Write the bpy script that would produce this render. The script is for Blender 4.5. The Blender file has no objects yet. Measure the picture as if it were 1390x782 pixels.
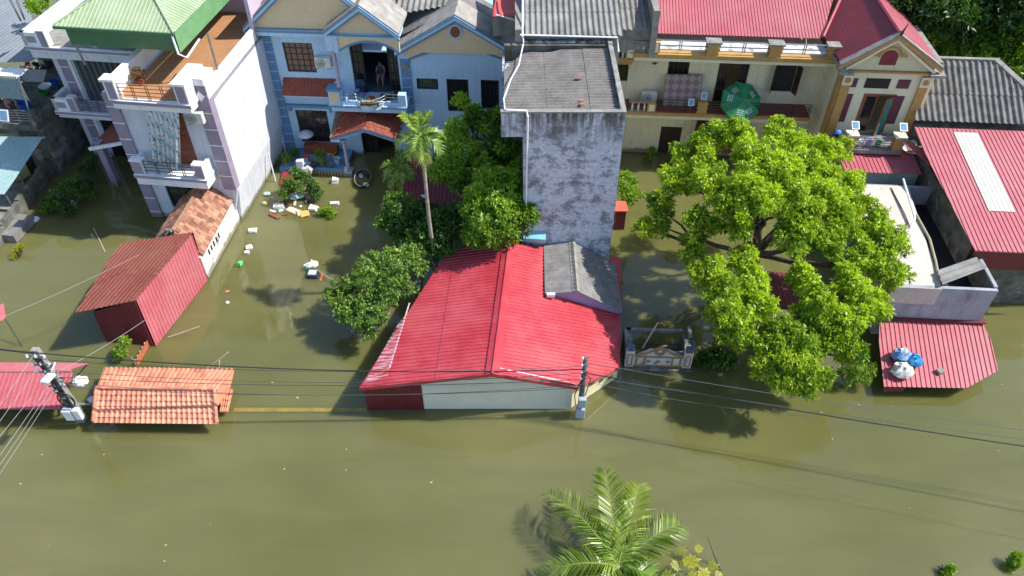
import bpy, math, random
import numpy as np
from mathutils import Vector, Matrix
random.seed(7); NR = np.random.default_rng(11)
sc = bpy.context.scene; col = sc.collection
R = math.radians
# ---------------- camera
FPX, TH, HC = 1035.0, R(44), 25.3
cam = bpy.data.objects.new('camera', bpy.data.cameras.new('camera')); col.objects.link(cam)
cam.location = (0, 0, HC); cam.rotation_euler = (R(90) - TH, 0, 0)
cam.data.sensor_width = 36; cam.data.lens = FPX / 1390 * 36; cam.data.clip_end = 2000; sc.camera = cam
# ---------------- sky and sun (shadows fall to the left and slightly towards the camera)
SUN = Vector((0.90, 0.05, 1.0)).normalized()
w = bpy.data.worlds.new('World'); sc.world = w; w.use_nodes = True
nt = w.node_tree; sky = nt.nodes.new('ShaderNodeTexSky'); sky.sky_type = 'NISHITA'; sky.sun_disc = False
sky.sun_elevation = math.asin(SUN.z); sky.sun_rotation = math.atan2(SUN.x, SUN.y)
sky.air_density = 1.0; sky.dust_density = 0.6; sky.ozone_density = 1.0
nt.links.new(sky.outputs[0], nt.nodes['Background'].inputs[0]); nt.nodes['Background'].inputs[1].default_value = 0.15
sl = bpy.data.lights.new('sun', 'SUN'); sl.energy = 4.5; sl.angle = R(0.5); sl.color = (1, 0.95, 0.86)
so = bpy.data.objects.new('sun', sl); col.objects.link(so); so.rotation_euler = (-SUN).to_track_quat('-Z', 'Y').to_euler()
sc.view_settings.view_transform = 'Standard'; sc.view_settings.look = 'None'; sc.view_settings.exposure = 0.66; sc.view_settings.gamma = 1
sc.cycles.max_bounces = 6; sc.cycles.transparent_max_bounces = 8
# ---------------- measuring helpers: a photo pixel on a level or on a building plane gives a real point
FW = Vector((0, math.cos(TH), -math.sin(TH))); UP = Vector((0, math.sin(TH), math.cos(TH))); CP = Vector((0, 0, HC))
def ray(x, y): return FW * FPX + Vector((x - 695, 0, 0)) - UP * (y - 391)
def PZ(x, y, z=0.0):
    r = ray(x, y); return CP + r * ((z - HC) / r.z)
class Fr:   # a building's own axes: u along its front, v into its depth, z up; sc = its scale
    def __init__(s, px, py, ang, z0=0, sc=(1, 1, 1), du=0):
        s.O = PZ(px, py, z0); s.O.z = 0; s.a = R(ang); s.sc = sc
        s.U = Vector((math.cos(s.a), math.sin(s.a), 0)); s.V = Vector((-s.U.y, s.U.x, 0)); s.O += s.U * du
    def L(s, q): return Vector((q.dot(s.U) / s.sc[0], q.dot(s.V) / s.sc[1], q.z / s.sc[2]))
    def uz(s, px, py, v=0):
        r = ray(px, py); t = ((s.O - CP).dot(s.V) + v * s.sc[1]) / r.dot(s.V); q = s.L(CP + r * t - s.O); return q.x, q.z
    def uv(s, px, py, z):
        q = s.L(PZ(px, py, z * s.sc[2]) - s.O); return q.x, q.y
    def vz(s, px, py, u):
        r = ray(px, py); t = ((s.O - CP).dot(s.U) + u * s.sc[0]) / r.dot(s.U); q = s.L(CP + r * t - s.O); return q.y, q.z
    def W(s, u, v, z): return s.O + s.U * (u * s.sc[0]) + s.V * (v * s.sc[1]) + Vector((0, 0, z * s.sc[2]))
    def P(s, px, py, z):
        u, v = s.uv(px, py, z); return Vector((u, v, z))
# ---------------- materials
def _n(t, typ, **k):
    n = t.nodes.new(typ)
    for a, b in k.items(): setattr(n, a, b)
    return n
MC = {}
def mat(name, c, c2=None, sc_=3.0, rough=0.6, metal=0.0, bump=0.0, streak=None, s_amt=0.5, s_scale=1.2, blotch=None, b_thr=0.55, b_scale=1.0, detail=6, spec=0.5, attr=None, fine=0.15, coat=0.0, tide=False, fade=None):
    if name in MC: return MC[name]
    m = bpy.data.materials.new(name); m.use_nodes = True; t = m.node_tree; b = t.nodes['Principled BSDF']; MC[name] = m
    L = t.links.new
    tc = _n(t, 'ShaderNodeTexCoord')
    no = _n(t, 'ShaderNodeTexNoise'); no.inputs['Scale'].default_value = sc_; no.inputs['Detail'].default_value = detail; L(tc.outputs['Object'], no.inputs['Vector'])
    rp = _n(t, 'ShaderNodeValToRGB'); rp.color_ramp.elements[0].position = 0.32; rp.color_ramp.elements[1].position = 0.68
    c2 = c2 or tuple(x * 0.8 for x in c)
    rp.color_ramp.elements[0].color = (*c2, 1); rp.color_ramp.elements[1].color = (*c, 1); L(no.outputs[0], rp.inputs[0]); out = rp.outputs[0]
    def mix(fac, a, colr, mode='MIX'):
        x = _n(t, 'ShaderNodeMix', data_type='RGBA', blend_type=mode); L(fac, x.inputs[0]) if not isinstance(fac, float) else setattr(x.inputs[0], 'default_value', fac)
        L(a, x.inputs[6])
        if isinstance(colr, tuple): x.inputs[7].default_value = (*colr, 1)
        else: L(colr, x.inputs[7])
        return x.outputs[2]
    if fine:
        n2 = _n(t, 'ShaderNodeTexNoise'); n2.inputs['Scale'].default_value = sc_ * 9; n2.inputs['Detail'].default_value = 5; L(tc.outputs['Object'], n2.inputs['Vector'])
        mr = _n(t, 'ShaderNodeMapRange'); mr.inputs[1].default_value = 0.25; mr.inputs[2].default_value = 0.75; mr.inputs[3].default_value = 1 - fine; mr.inputs[4].default_value = 1 + fine; L(n2.outputs[0], mr.inputs[0])
        out = mix(1.0, out, mr.outputs[0], 'MULTIPLY')
    if attr:
        at = _n(t, 'ShaderNodeAttribute'); at.attribute_name = 'tv'
        mr = _n(t, 'ShaderNodeMapRange'); mr.inputs[3].default_value = 1 - attr; mr.inputs[4].default_value = 1 + attr; L(at.outputs['Fac'], mr.inputs[0])
        out = mix(1.0, out, mr.outputs[0], 'MULTIPLY')
    if streak:
        mp = _n(t, 'ShaderNodeMapping'); mp.inputs['Scale'].default_value = (s_scale * 3, s_scale * 3, s_scale * 0.35); L(tc.outputs['Object'], mp.inputs[0])
        n3 = _n(t, 'ShaderNodeTexNoise'); n3.inputs['Scale'].default_value = 1.0; n3.inputs['Detail'].default_value = 7; n3.inputs['Roughness'].default_value = 0.65; L(mp.outputs[0], n3.inputs['Vector'])
        mr = _n(t, 'ShaderNodeMapRange'); mr.inputs[1].default_value = 0.5; mr.inputs[2].default_value = 0.72; mr.inputs[4].default_value = s_amt; L(n3.outputs[0], mr.inputs[0])
        out = mix(mr.outputs[0], out, streak)
    if blotch:
        n4 = _n(t, 'ShaderNodeTexNoise'); n4.inputs['Scale'].default_value = b_scale; n4.inputs['Detail'].default_value = 9; n4.inputs['Roughness'].default_value = 0.62; L(tc.outputs['Object'], n4.inputs['Vector'])
        mr = _n(t, 'ShaderNodeMapRange'); mr.inputs[1].default_value = b_thr - 0.03; mr.inputs[2].default_value = b_thr + 0.04; mr.inputs[4].default_value = 0.85; L(n4.outputs[0], mr.inputs[0])
        out = mix(mr.outputs[0], out, blotch)
    if fade:
        n5 = _n(t, 'ShaderNodeTexNoise'); n5.inputs['Scale'].default_value = .45; n5.inputs['Detail'].default_value = 8; n5.inputs['Roughness'].default_value = .7; L(tc.outputs['Object'], n5.inputs['Vector'])
        mr = _n(t, 'ShaderNodeMapRange'); mr.inputs[1].default_value = .42; mr.inputs[2].default_value = .72; mr.inputs[4].default_value = .7; L(n5.outputs[0], mr.inputs[0]); out = mix(mr.outputs[0], out, fade)
        n6 = _n(t, 'ShaderNodeTexNoise'); n6.inputs['Scale'].default_value = 11; n6.inputs['Detail'].default_value = 3; L(tc.outputs['Object'], n6.inputs['Vector'])
        mr = _n(t, 'ShaderNodeMapRange'); mr.inputs[1].default_value = .68; mr.inputs[2].default_value = .74; mr.inputs[4].default_value = .6; L(n6.outputs[0], mr.inputs[0]); out = mix(mr.outputs[0], out, (.14, .09, .06))
    if tide:
        sz = _n(t, 'ShaderNodeSeparateXYZ'); L(tc.outputs['Object'], sz.inputs[0]); n7 = _n(t, 'ShaderNodeTexNoise'); n7.inputs['Scale'].default_value = 2.2; n7.inputs['Detail'].default_value = 6; L(tc.outputs['Object'], n7.inputs['Vector'])
        ma = _n(t, 'ShaderNodeMath', operation='MULTIPLY_ADD'); ma.inputs[1].default_value = -.55; L(n7.outputs[0], ma.inputs[0]); L(sz.outputs[2], ma.inputs[2])
        mr = _n(t, 'ShaderNodeMapRange'); mr.inputs[1].default_value = -.12; mr.inputs[2].default_value = .06; mr.inputs[3].default_value = .8; mr.inputs[4].default_value = 0; L(ma.outputs[0], mr.inputs[0]); out = mix(mr.outputs[0], out, (.16, .13, .07))
    L(out, b.inputs['Base Color'])
    b.inputs['Roughness'].default_value = rough; b.inputs['Metallic'].default_value = metal
    b.inputs['Specular IOR Level'].default_value = spec
    if coat: b.inputs['Coat Weight'].default_value = coat
    if bump:
        bp = _n(t, 'ShaderNodeBump'); bp.inputs['Strength'].default_value = bump; bp.inputs['Distance'].default_value = 0.02; L(no.outputs[0], bp.inputs['Height']); L(bp.outputs[0], b.inputs['Normal'])
    return m
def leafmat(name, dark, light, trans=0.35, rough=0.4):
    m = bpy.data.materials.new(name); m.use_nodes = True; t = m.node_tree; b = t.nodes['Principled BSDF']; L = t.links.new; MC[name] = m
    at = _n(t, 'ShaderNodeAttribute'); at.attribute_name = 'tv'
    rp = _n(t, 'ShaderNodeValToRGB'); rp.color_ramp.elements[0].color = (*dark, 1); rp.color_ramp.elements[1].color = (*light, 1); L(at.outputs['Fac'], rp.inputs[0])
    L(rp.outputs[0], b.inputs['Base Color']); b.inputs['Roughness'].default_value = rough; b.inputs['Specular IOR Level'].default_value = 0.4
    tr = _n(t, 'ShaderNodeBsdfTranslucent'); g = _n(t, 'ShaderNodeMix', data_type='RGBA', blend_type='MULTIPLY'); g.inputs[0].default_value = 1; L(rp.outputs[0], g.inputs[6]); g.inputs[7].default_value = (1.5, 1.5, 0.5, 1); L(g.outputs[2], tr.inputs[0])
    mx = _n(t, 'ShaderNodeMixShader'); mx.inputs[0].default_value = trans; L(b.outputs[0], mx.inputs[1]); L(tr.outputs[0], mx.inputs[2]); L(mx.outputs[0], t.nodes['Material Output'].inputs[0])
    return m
# ---------------- object helpers
def tag(o, label=None, cat=None, group=None, kind=None):
    for k, v in (('label', label), ('category', cat), ('group', group), ('kind', kind)):
        if v: o[k] = v
    return o
def root(name, label, cat, group=None, at=None, fr=None, rz=0):
    o = bpy.data.objects.new(name, None); col.objects.link(o); o.empty_display_size = 0.3
    if fr is not None: o.location = fr.O; o.rotation_euler = (0, 0, fr.a); o.scale = fr.sc
    if at is not None: o.location = at; o.rotation_euler = (0, 0, rz)
    return tag(o, label, cat, group)
class MB:
    def __init__(s): s.v = []; s.f = []; s.tv = []
    def add(s, vs, fs, tv=None):
        n = len(s.v); s.v += [tuple(x) for x in vs]; s.f += [tuple(i + n for i in f) for f in fs]
        s.tv += [random.random() if tv is None else tv] * len(fs); return s
    def hexa(s, p, tv=None):   # 8 points: bottom ring, top ring
        return s.add(p, [(3, 2, 1, 0), (4, 5, 6, 7), (0, 1, 5, 4), (1, 2, 6, 5), (2, 3, 7, 6), (3, 0, 4, 7)], tv if tv is not None else random.random())
    def box(s, x0, x1, y0, y1, z0, z1, tv=None):
        if x0 > x1: x0, x1 = x1, x0
        if y0 > y1: y0, y1 = y1, y0
        if z0 > z1: z0, z1 = z1, z0
        return s.hexa([(x0, y0, z0), (x1, y0, z0), (x1, y1, z0), (x0, y1, z0), (x0, y0, z1), (x1, y0, z1), (x1, y1, z1), (x0, y1, z1)], tv)
    def prism(s, pts, d, tv=None):   # polygon pts extruded along vector d
        n = len(pts); pts = [Vector(p) for p in pts]; d = Vector(d); tv = random.random() if tv is None else tv
        nr = Vector((0, 0, 0))
        for i in range(n): nr += pts[i].cross(pts[(i + 1) % n])
        if nr.dot(d) < 0: pts = pts[::-1]
        q = pts + [p + d for p in pts]
        return s.add(q, [tuple(range(n - 1, -1, -1)), tuple(range(n, 2 * n))] + [(i, (i + 1) % n, n + (i + 1) % n, n + i) for i in range(n)], tv)
    def tube(s, pts, r, k=8, caps=True, tv=None):
        pts = [Vector(p) for p in pts]; rs = r if isinstance(r, (list, tuple)) else [r] * len(pts); vs = []; fs = []
        tv = random.random() if tv is None else tv
        pn = None
        for i, p in enumerate(pts):
            d = (pts[min(i + 1, len(pts) - 1)] - pts[max(i - 1, 0)]).normalized()
            if pn is None:
                pn = d.orthogonal().normalized()
            else:
                pn = (pn - d * pn.dot(d)).normalized()
            b = d.cross(pn)
            for j in range(k):
                a = 2 * math.pi * j / k; vs.append(p + (pn * math.cos(a) + b * math.sin(a)) * rs[i])
        for i in range(len(pts) - 1):
            for j in range(k):
                j2 = (j + 1) % k; fs.append((i * k + j, i * k + j2, (i + 1) * k + j2, (i + 1) * k + j))
        if caps: fs.append(tuple(range(k - 1, -1, -1))); fs.append(tuple((len(pts) - 1) * k + j for j in range(k)))
        return s.add(vs, fs, tv)
    def bar(s, a, b, r=0.02): return s.tube([a, b], r, 6)
    def lathe(s, c, prof, k=12, tv=None):   # prof [(r,z)]
        vs = []; fs = []; n = len(prof)
        for r, z in prof:
            for j in range(k):
                a = 2 * math.pi * j / k; vs.append((c[0] + r * math.cos(a), c[1] + r * math.sin(a), c[2] + z))
        for i in range(n - 1):
            for j in range(k):
                j2 = (j + 1) % k; fs.append((i * k + j, i * k + j2, (i + 1) * k + j2, (i + 1) * k + j))
        fs.append(tuple(range(k - 1, -1, -1))); fs.append(tuple((n - 1) * k + j for j in range(k)))
        return s.add(vs, fs, random.random() if tv is None else tv)
    def lump(s, c, r, n=10, jit=0.25, flat=0.0, tv=None):   # crumpled closed blob
        c = Vector(c); rx, ry, rz = r; vs = []; fs = []; k = n; m = n // 2 + 1; ph = random.random() * 9
        vs.append(c + Vector((0, 0, -rz)))
        for i in range(1, m):
            th = -math.pi / 2 + math.pi * i / m
            for j in range(k):
                a = 2 * math.pi * j / k; q = 1 + jit * (random.random() - 0.5) * 2
                z = math.sin(th); z = max(z, -flat) if flat else z
                vs.append(c + Vector((rx * math.cos(a) * math.cos(th) * q, ry * math.sin(a) * math.cos(th) * q, rz * z * q)))
        vs.append(c + Vector((0, 0, rz)))
        for j in range(k): fs.append((0, 1 + (j + 1) % k, 1 + j))
        for i in range(m - 2):
            for j in range(k):
                j2 = (j + 1) % k; fs.append((1 + i * k + j, 1 + i * k + j2, 1 + (i + 1) * k + j2, 1 + (i + 1) * k + j))
        t = len(vs) - 1
        for j in range(k): fs.append((t, 1 + (m - 2) * k + j, 1 + (m - 2) * k + (j + 1) % k))
        return s.add(vs, fs, tv)
    def build(s, name, m, parent=None, smooth=False, bevel=0):
        me = bpy.data.meshes.new(name); me.from_pydata(s.v, [], s.f); me.materials.append(m)
        a = me.attributes.new('tv', 'FLOAT', 'FACE'); a.data.foreach_set('value', np.array(s.tv, dtype=np.float32))
        if smooth: me.polygons.foreach_set('use_smooth', [True] * len(me.polygons))
        me.update()
        o = bpy.data.objects.new(name, me); col.objects.link(o)
        if parent is not None: o.parent = parent
        if bevel:
            bm_ = o.modifiers.new('bevel', 'BEVEL'); bm_.width = bevel; bm_.segments = 1; bm_.limit_method = 'ANGLE'
        return o
def split_build(mb, name, m, parent, nf):
    """build every nf faces of mb as its own part"""
    fc = mb.f; i = 0
    while i < len(fc):
        sub = fc[i:i + nf]; ids = sorted({k for f in sub for k in f}); mp = {k: j for j, k in enumerate(ids)}
        q = MB(); q.v = [mb.v[k] for k in ids]; q.f = [tuple(mp[k] for k in f) for f in sub]; q.tv = mb.tv[i:i + nf]; q.build(name, m, parent); i += nf
def wall_holes(mb, u0, u1, z0, z1, holes, v=0.0, th=0.2, top=None):
    us = sorted({u0, u1, *[min(max(h[i], u0), u1) for h in holes for i in (0, 1)]}); zs = sorted({z0, z1, *[min(max(h[i], z0), z1) for h in holes for i in (2, 3)]})
    inh = lambda a, b: any(h[0] < a < h[1] and h[2] < b < h[3] for h in holes)
    nu, nz = len(us) - 1, len(zs) - 1
    g = [[not inh((us[i] + us[i + 1]) / 2, (zs[j] + zs[j + 1]) / 2) for j in range(nz)] for i in range(nu)]
    ok = lambda i, j: 0 <= i < nu and 0 <= j < nz and g[i][j]
    for i in range(nu):
        for j in range(nz):
            if not g[i][j]: continue
            a, b, c, d = us[i], us[i + 1], zs[j], zs[j + 1]
            mb.add([(a, v, c), (b, v, c), (b, v, d), (a, v, d)], [(0, 1, 2, 3)], .5)
            mb.add([(a, v + th, c), (b, v + th, c), (b, v + th, d), (a, v + th, d)], [(3, 2, 1, 0)], .5)
            if not ok(i - 1, j): mb.add([(a, v, c), (a, v, d), (a, v + th, d), (a, v + th, c)], [(0, 1, 2, 3)], .5)
            if not ok(i + 1, j): mb.add([(b, v, c), (b, v, d), (b, v + th, d), (b, v + th, c)], [(3, 2, 1, 0)], .5)
            if not ok(i, j - 1): mb.add([(a, v, c), (b, v, c), (b, v + th, c), (a, v + th, c)], [(3, 2, 1, 0)], .5)
            if not ok(i, j + 1): mb.add([(a, v, d), (b, v, d), (b, v + th, d), (a, v + th, d)], [(0, 1, 2, 3)], .5)
def clipt(P2, s):
    ts = []
    n = len(P2)
    for i in range(n):
        (s0, t0), (s1, t1) = P2[i], P2[(i + 1) % n]
        if (s0 <= s <= s1) or (s1 <= s <= s0):
            if abs(s1 - s0) < 1e-9: ts += [t0, t1]
            else: ts.append(t0 + (t1 - t0) * (s - s0) / (s1 - s0))
    return (min(ts), max(ts)) if ts else None
def sheet(mb, poly, d, pitch=0.2, amp=0.03, prof='trap', lap=0, th=0.012, jit=0.0):
    """ribbed roofing laid on a convex planar polygon, ribs running along d (pointing down the slope)"""
    P = [Vector(p) for p in poly]; n = Vector((0, 0, 0))
    for i in range(len(P)): n += P[i].cross(P[(i + 1) % len(P)])
    n.normalize()
    if n.z < 0 or (abs(n.z) < 1e-3 and n.y > 0): n = -n
    d = Vector(d); d = (d - n * d.dot(n)).normalized(); e = n.cross(d)
    o = P[0]; P2 = [((p - o).dot(e), (p - o).dot(d)) for p in P]
    s0 = min(p[0] for p in P2); s1 = max(p[0] for p in P2)
    if prof == 'trap': offs = [(0, 0), (.62, 0), (.7, 1), (.9, 1), (.98, 0)]
    else: offs = [(k / 6, 0.5 + 0.5 * math.sin(2 * math.pi * k / 6)) for k in range(6)]
    S = []
    k = 0
    while s0 + k * pitch < s1:
        for a, h in offs:
            x = s0 + (k + a) * pitch
            if x < s1: S.append((x, h * amp))
        k += 1
    S.append((s1, 0))
    t_lo = min(p[1] for p in P2); t_hi = max(p[1] for p in P2)
    rows = [(t_lo, t_hi, 0)] if not lap else []
    if lap:
        t = t_hi; r = 0
        while t > t_lo: rows.append((max(t - lap, t_lo), t, 1)); t -= lap; r += 1
    for (ra, rb, stp) in rows:
        prev = None; jr = (random.random() - .5) * jit
        for (x, h) in S:
            c = clipt(P2, min(max(x, s0 + 1e-6), s1 - 1e-6))
            if c is None: prev = None; continue
            ta, tb = max(c[0], ra - (0.04 if stp else 0)), min(c[1], rb)
            if tb - ta < 1e-4: prev = None; continue
            lo = 0.022 if stp else 0
            pa = o + e * x + d * ta + n * (h); pb = o + e * x + d * tb + n * (h + lo + jr)
            cur = (pa, pb, pa - n * th, pb - n * th)
            if prev:
                vs = [prev[0], cur[0], cur[1], prev[1], prev[2], cur[2], cur[3], prev[3]]
                mb.add(vs, [(0, 3, 2, 1), (4, 5, 6, 7), (3, 7, 6, 2), (0, 1, 5, 4)], .5 if not jit else None)
            prev = cur
    return mb
def grid_window(fr_root, name, u0, u1, z0, z1, v, mf, mp, nx=2, nz=3, fw=0.06, depth=0.08, label=None, leafs=0, back=None):
    """frame with glazing bars, pane behind as sub-part"""
    m = MB()
    m.box(u0, u0 + fw, v, v + depth, z0, z1).box(u1 - fw, u1, v, v + depth, z0, z1).box(u0 + fw, u1 - fw, v, v + depth, z0, z0 + fw).box(u0 + fw, u1 - fw, v, v + depth, z1 - fw, z1)
    for i in range(1, nx):
        x = u0 + (u1 - u0) * i / nx; bw = 0.022 if not leafs or i % leafs else 0.05
        m.box(x - bw, x + bw, v + .01, v + depth - .01, z0 + fw, z1 - fw)
    for j in range(1, nz):
        z = z0 + (z1 - z0) * j / nz; m.box(u0 + fw, u1 - fw, v + .014, v + depth - .014, z - .018, z + .018)
    w_ = m.build(name, mf, fr_root)
    if label: w_['label'] = label
    p = MB().box(u0 + fw, u1 - fw, v + depth * .55, v + depth * .55 + .012, z0 + fw, z1 - fw); p.build('pane', mp, w_)
    return w_
def balusters(mb, a, b, z0, z1, step=0.22, r=0.06):
    a = Vector(a); b = Vector(b); n = max(1, int((b - a).length / step)); h = z1 - z0
    for i in range(n):
        p = a.lerp(b, (i + .5) / n)
        mb.lathe((p.x, p.y, z0), [(r * .9, 0), (r * .5, h * .12), (r, h * .38), (r * .45, h * .7), (r * .8, h * .95), (r * .8, h)], 8)
def railing(mb, a, b, z0, z1, nbar=4, posts=4, r=0.018):
    a = Vector((a[0], a[1], 0)); b = Vector((b[0], b[1], 0))
    for i in range(nbar):
        z = z1 - (z1 - z0) * i / nbar; mb.bar(a + Vector((0, 0, z)), b + Vector((0, 0, z)), r)
    for i in range(posts):
        p = a.lerp(b, i / (posts - 1))
        for q in (-.05, .05):
            p2 = p + (b - a).normalized() * q; mb.bar(p2 + Vector((0, 0, z0)), p2 + Vector((0, 0, z1)), r * .9)
# ---------------- foliage
def leaves_mesh(name, C, N, length, width, m, parent=None, tvb=None, droop=0.35, per=7, spread=0.9):
    """rosettes of folded leaves at points C with outward directions N"""
    K = len(C); C = np.repeat(C, per, 0); Nn = np.repeat(N, per, 0); T = np.repeat(tvb, per, 0); n = len(C)
    rnd = NR.normal(size=(n, 3)); rnd /= np.linalg.norm(rnd, axis=1)[:, None]
    D = Nn * NR.uniform(0.15, 0.9, (n, 1)) + rnd * spread; D /= np.linalg.norm(D, axis=1)[:, None]
    Sd = np.cross(D, Nn + NR.normal(size=(n, 3)) * 0.35); Sd /= np.linalg.norm(Sd, axis=1)[:, None] + 1e-9
    L = (length * NR.uniform(0.65, 1.25, (n, 1))); Wd = width * NR.uniform(0.7, 1.2, (n, 1))
    base = C + D * L * 0.08
    mid = base + D * L * 0.5; tip = base + D * L + np.array([0, 0, -1]) * L * droop * NR.uniform(0, 1, (n, 1))
    V = np.stack([base, mid + Sd * Wd * .5, tip, mid - Sd * Wd * .5], 1).reshape(-1, 3)
    me = bpy.data.meshes.new(name); me.vertices.add(len(V)); me.vertices.foreach_set('co', V.ravel().astype(np.float32))
    me.loops.add(n * 4); me.loops.foreach_set('vertex_index', np.arange(n * 4, dtype=np.int32))
    me.polygons.add(n); me.polygons.foreach_set('loop_start', np.arange(0, n * 4, 4, dtype=np.int32)); me.polygons.foreach_set('loop_total', np.full(n, 4, dtype=np.int32))
    me.update(calc_edges=True); me.materials.append(m)
    a = me.attributes.new('tv', 'FLOAT', 'FACE'); a.data.foreach_set('value', np.clip(T + NR.normal(size=n) * .13, 0, 1).astype(np.float32))
    o = bpy.data.objects.new(name, me); col.objects.link(o)
    if parent is not None: o.parent = parent
    return o
def clump_points(cl, dens, origin, bright=0.5, sub=True):
    """cl: list of (center, radius, tint). returns rosette points relative to origin"""
    P = []; N = []; T = []
    for c, r, tint in cl:
        c = np.array(c); subs = [(c, r * .66)]
        if sub:
            for _ in range(12):
                d = NR.normal(size=3); d[2] = d[2] * .8 + .25; d /= np.linalg.norm(d); subs.append((c + d * r * NR.uniform(.62, .95), r * NR.uniform(.24, .38)))
        for sc_, sr in subs:
            k = max(6, int(4 * math.pi * sr * sr * dens)); d = NR.normal(size=(k, 3)); d /= np.linalg.norm(d, axis=1)[:, None]
            rr = sr * NR.uniform(.62, 1.08, (k, 1)) * np.array([[1, 1, .85]])
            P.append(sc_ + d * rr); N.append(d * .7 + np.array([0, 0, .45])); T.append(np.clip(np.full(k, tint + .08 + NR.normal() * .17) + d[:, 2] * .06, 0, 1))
    P = np.concatenate(P); N = np.concatenate(N); N /= np.linalg.norm(N, axis=1)[:, None]; T = np.concatenate(T)
    return P - np.array(origin), N, T
# ================ setting
m_water = bpy.data.materials.new('flood_water'); m_water.use_nodes = True
t = m_water.node_tree; b = t.nodes['Principled BSDF']; L = t.links.new
tc = _n(t, 'ShaderNodeTexCoord')
n1 = _n(t, 'ShaderNodeTexNoise'); n1.inputs['Scale'].default_value = 0.07; n1.inputs['Detail'].default_value = 5; n1.inputs['Distortion'].default_value = 0.6; L(tc.outputs['Object'], n1.inputs['Vector'])
rp = _n(t, 'ShaderNodeValToRGB'); rp.color_ramp.elements[0].position = .35; rp.color_ramp.elements[1].position = .7
rp.color_ramp.elements[0].color = (0.120, 0.122, 0.036, 1); rp.color_ramp.elements[1].color = (0.176, 0.170, 0.078, 1); L(n1.outputs[0], rp.inputs[0])
mpw = _n(t, 'ShaderNodeMapping'); mpw.inputs['Scale'].default_value = (.1, .4, 1); mpw.inputs['Rotation'].default_value = (0, 0, R(5)); L(tc.outputs['Object'], mpw.inputs[0])
n8 = _n(t, 'ShaderNodeTexNoise'); n8.inputs['Scale'].default_value = 2.0; n8.inputs['Detail'].default_value = 7; n8.inputs['Distortion'].default_value = .5; L(mpw.outputs[0], n8.inputs['Vector'])
mrw = _n(t, 'ShaderNodeMapRange'); mrw.inputs[1].default_value = .3; mrw.inputs[2].default_value = .7; mrw.inputs[3].default_value = .91; mrw.inputs[4].default_value = 1.07; L(n8.outputs[0], mrw.inputs[0])
mxw = _n(t, 'ShaderNodeMix', data_type='RGBA', blend_type='MULTIPLY'); mxw.inputs[0].default_value = 1; L(rp.outputs[0], mxw.inputs[6]); L(mrw.outputs[0], mxw.inputs[7])
L(mxw.outputs[2], b.inputs['Base Color']); b.inputs['Roughness'].default_value = 0.04; b.inputs['IOR'].default_value = 1.33
n2 = _n(t, 'ShaderNodeTexNoise'); n2.inputs['Scale'].default_value = 1.6; n2.inputs['Detail'].default_value = 3; L(tc.outputs['Object'], n2.inputs['Vector'])
n3 = _n(t, 'ShaderNodeTexNoise'); n3.inputs['Scale'].default_value = 0.35; n3.inputs['Detail'].default_value = 2; L(tc.outputs['Object'], n3.inputs['Vector'])
ad = _n(t, 'ShaderNodeMath', operation='MULTIPLY_ADD'); ad.inputs[1].default_value = 2.5; L(n3.outputs[0], ad.inputs[0]); L(n2.outputs[0], ad.inputs[2])
bp = _n(t, 'ShaderNodeBump'); bp.inputs['Strength'].default_value = 0.09; bp.inputs['Distance'].default_value = 0.05; L(ad.outputs[0], bp.inputs['Height']); L(bp.outputs[0], b.inputs['Normal'])
b.inputs['Subsurface Weight'].default_value = 1.0; b.inputs['Subsurface Radius'].default_value = (1.5, 1.4, .9); b.inputs['Subsurface Scale'].default_value = 1.0; b.inputs['IOR'].default_value = 1.5
wt = MB().box(-400, 400, -300, 500, -1.9, 0).build('flood_water', m_water)
tag(wt, kind='structure')
gd = MB().add([(-400, -300, -2), (400, -300, -2), (400, 500, -2), (-400, 500, -2)], [(0, 1, 2, 3)]).build('ground', mat('mud', (.12, .09, .05)))
tag(gd, kind='structure')
# ================ shared materials
M_lav = mat('white_plaster', (.62, .64, .70), (.56, .58, .66), 1.5, .8, streak=(.33, .33, .35), s_amt=.55, tide=True)
M_lavp = mat('lavender_paint', (.30, .25, .33), (.25, .21, .28), 2, .7, tide=True)
M_white = mat('white_paint', (.78, .79, .80), (.68, .69, .71), 2, .7, streak=(.35, .35, .34), s_amt=.3)
M_sky = mat('pale_blue_paint', (.44, .61, .78), (.38, .56, .73), 1.2, .75, streak=(.24, .34, .42), s_amt=.25, tide=True)
M_skyd = mat('blue_trim_paint', (.12, .25, .42), (.10, .21, .36), 2, .65)
M_peach = mat('peach_stucco', (.70, .55, .35), (.63, .48, .30), 9, .9, bump=.4)
M_cream = mat('cream_plaster', (.80, .72, .50), (.74, .66, .44), 1.2, .8, streak=(.38, .33, .22), s_amt=.35, tide=True)
M_creaml = mat('pale_cream_paint', (.74, .69, .50), (.68, .63, .45), 1.2, .8, fine=.06)
M_ochre = mat('ochre_paint', (.50, .29, .09), (.42, .24, .07), 2, .7, streak=(.2, .13, .06), s_amt=.4)
M_con = mat('weathered_concrete', (.30, .29, .26), (.19, .185, .17), 2.5, .9, bump=.5, streak=(.07, .07, .065), s_amt=.6)
M_cond = mat('dark_mossy_concrete', (.17, .165, .14), (.06, .065, .05), 2, .95, bump=.5, blotch=(.26, .26, .25), b_thr=.6, b_scale=1.2)
M_fib = mat('fibre_cement', (.24, .235, .225), (.15, .145, .14), 1.8, .9, streak=(.09, .09, .085), s_amt=.5, bump=.2)
M_fibl = mat('light_fibre_cement', (.26, .255, .24), (.14, .137, .13), 1.2, .9, streak=(.16, .155, .15), s_amt=.5)
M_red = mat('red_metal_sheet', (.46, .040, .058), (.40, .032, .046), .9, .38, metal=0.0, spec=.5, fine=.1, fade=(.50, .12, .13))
M_redp = mat('faded_red_metal_sheet', (.47, .115, .14), (.40, .095, .115), .8, .45, fine=.1, fade=(.46, .19, .20))
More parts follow.
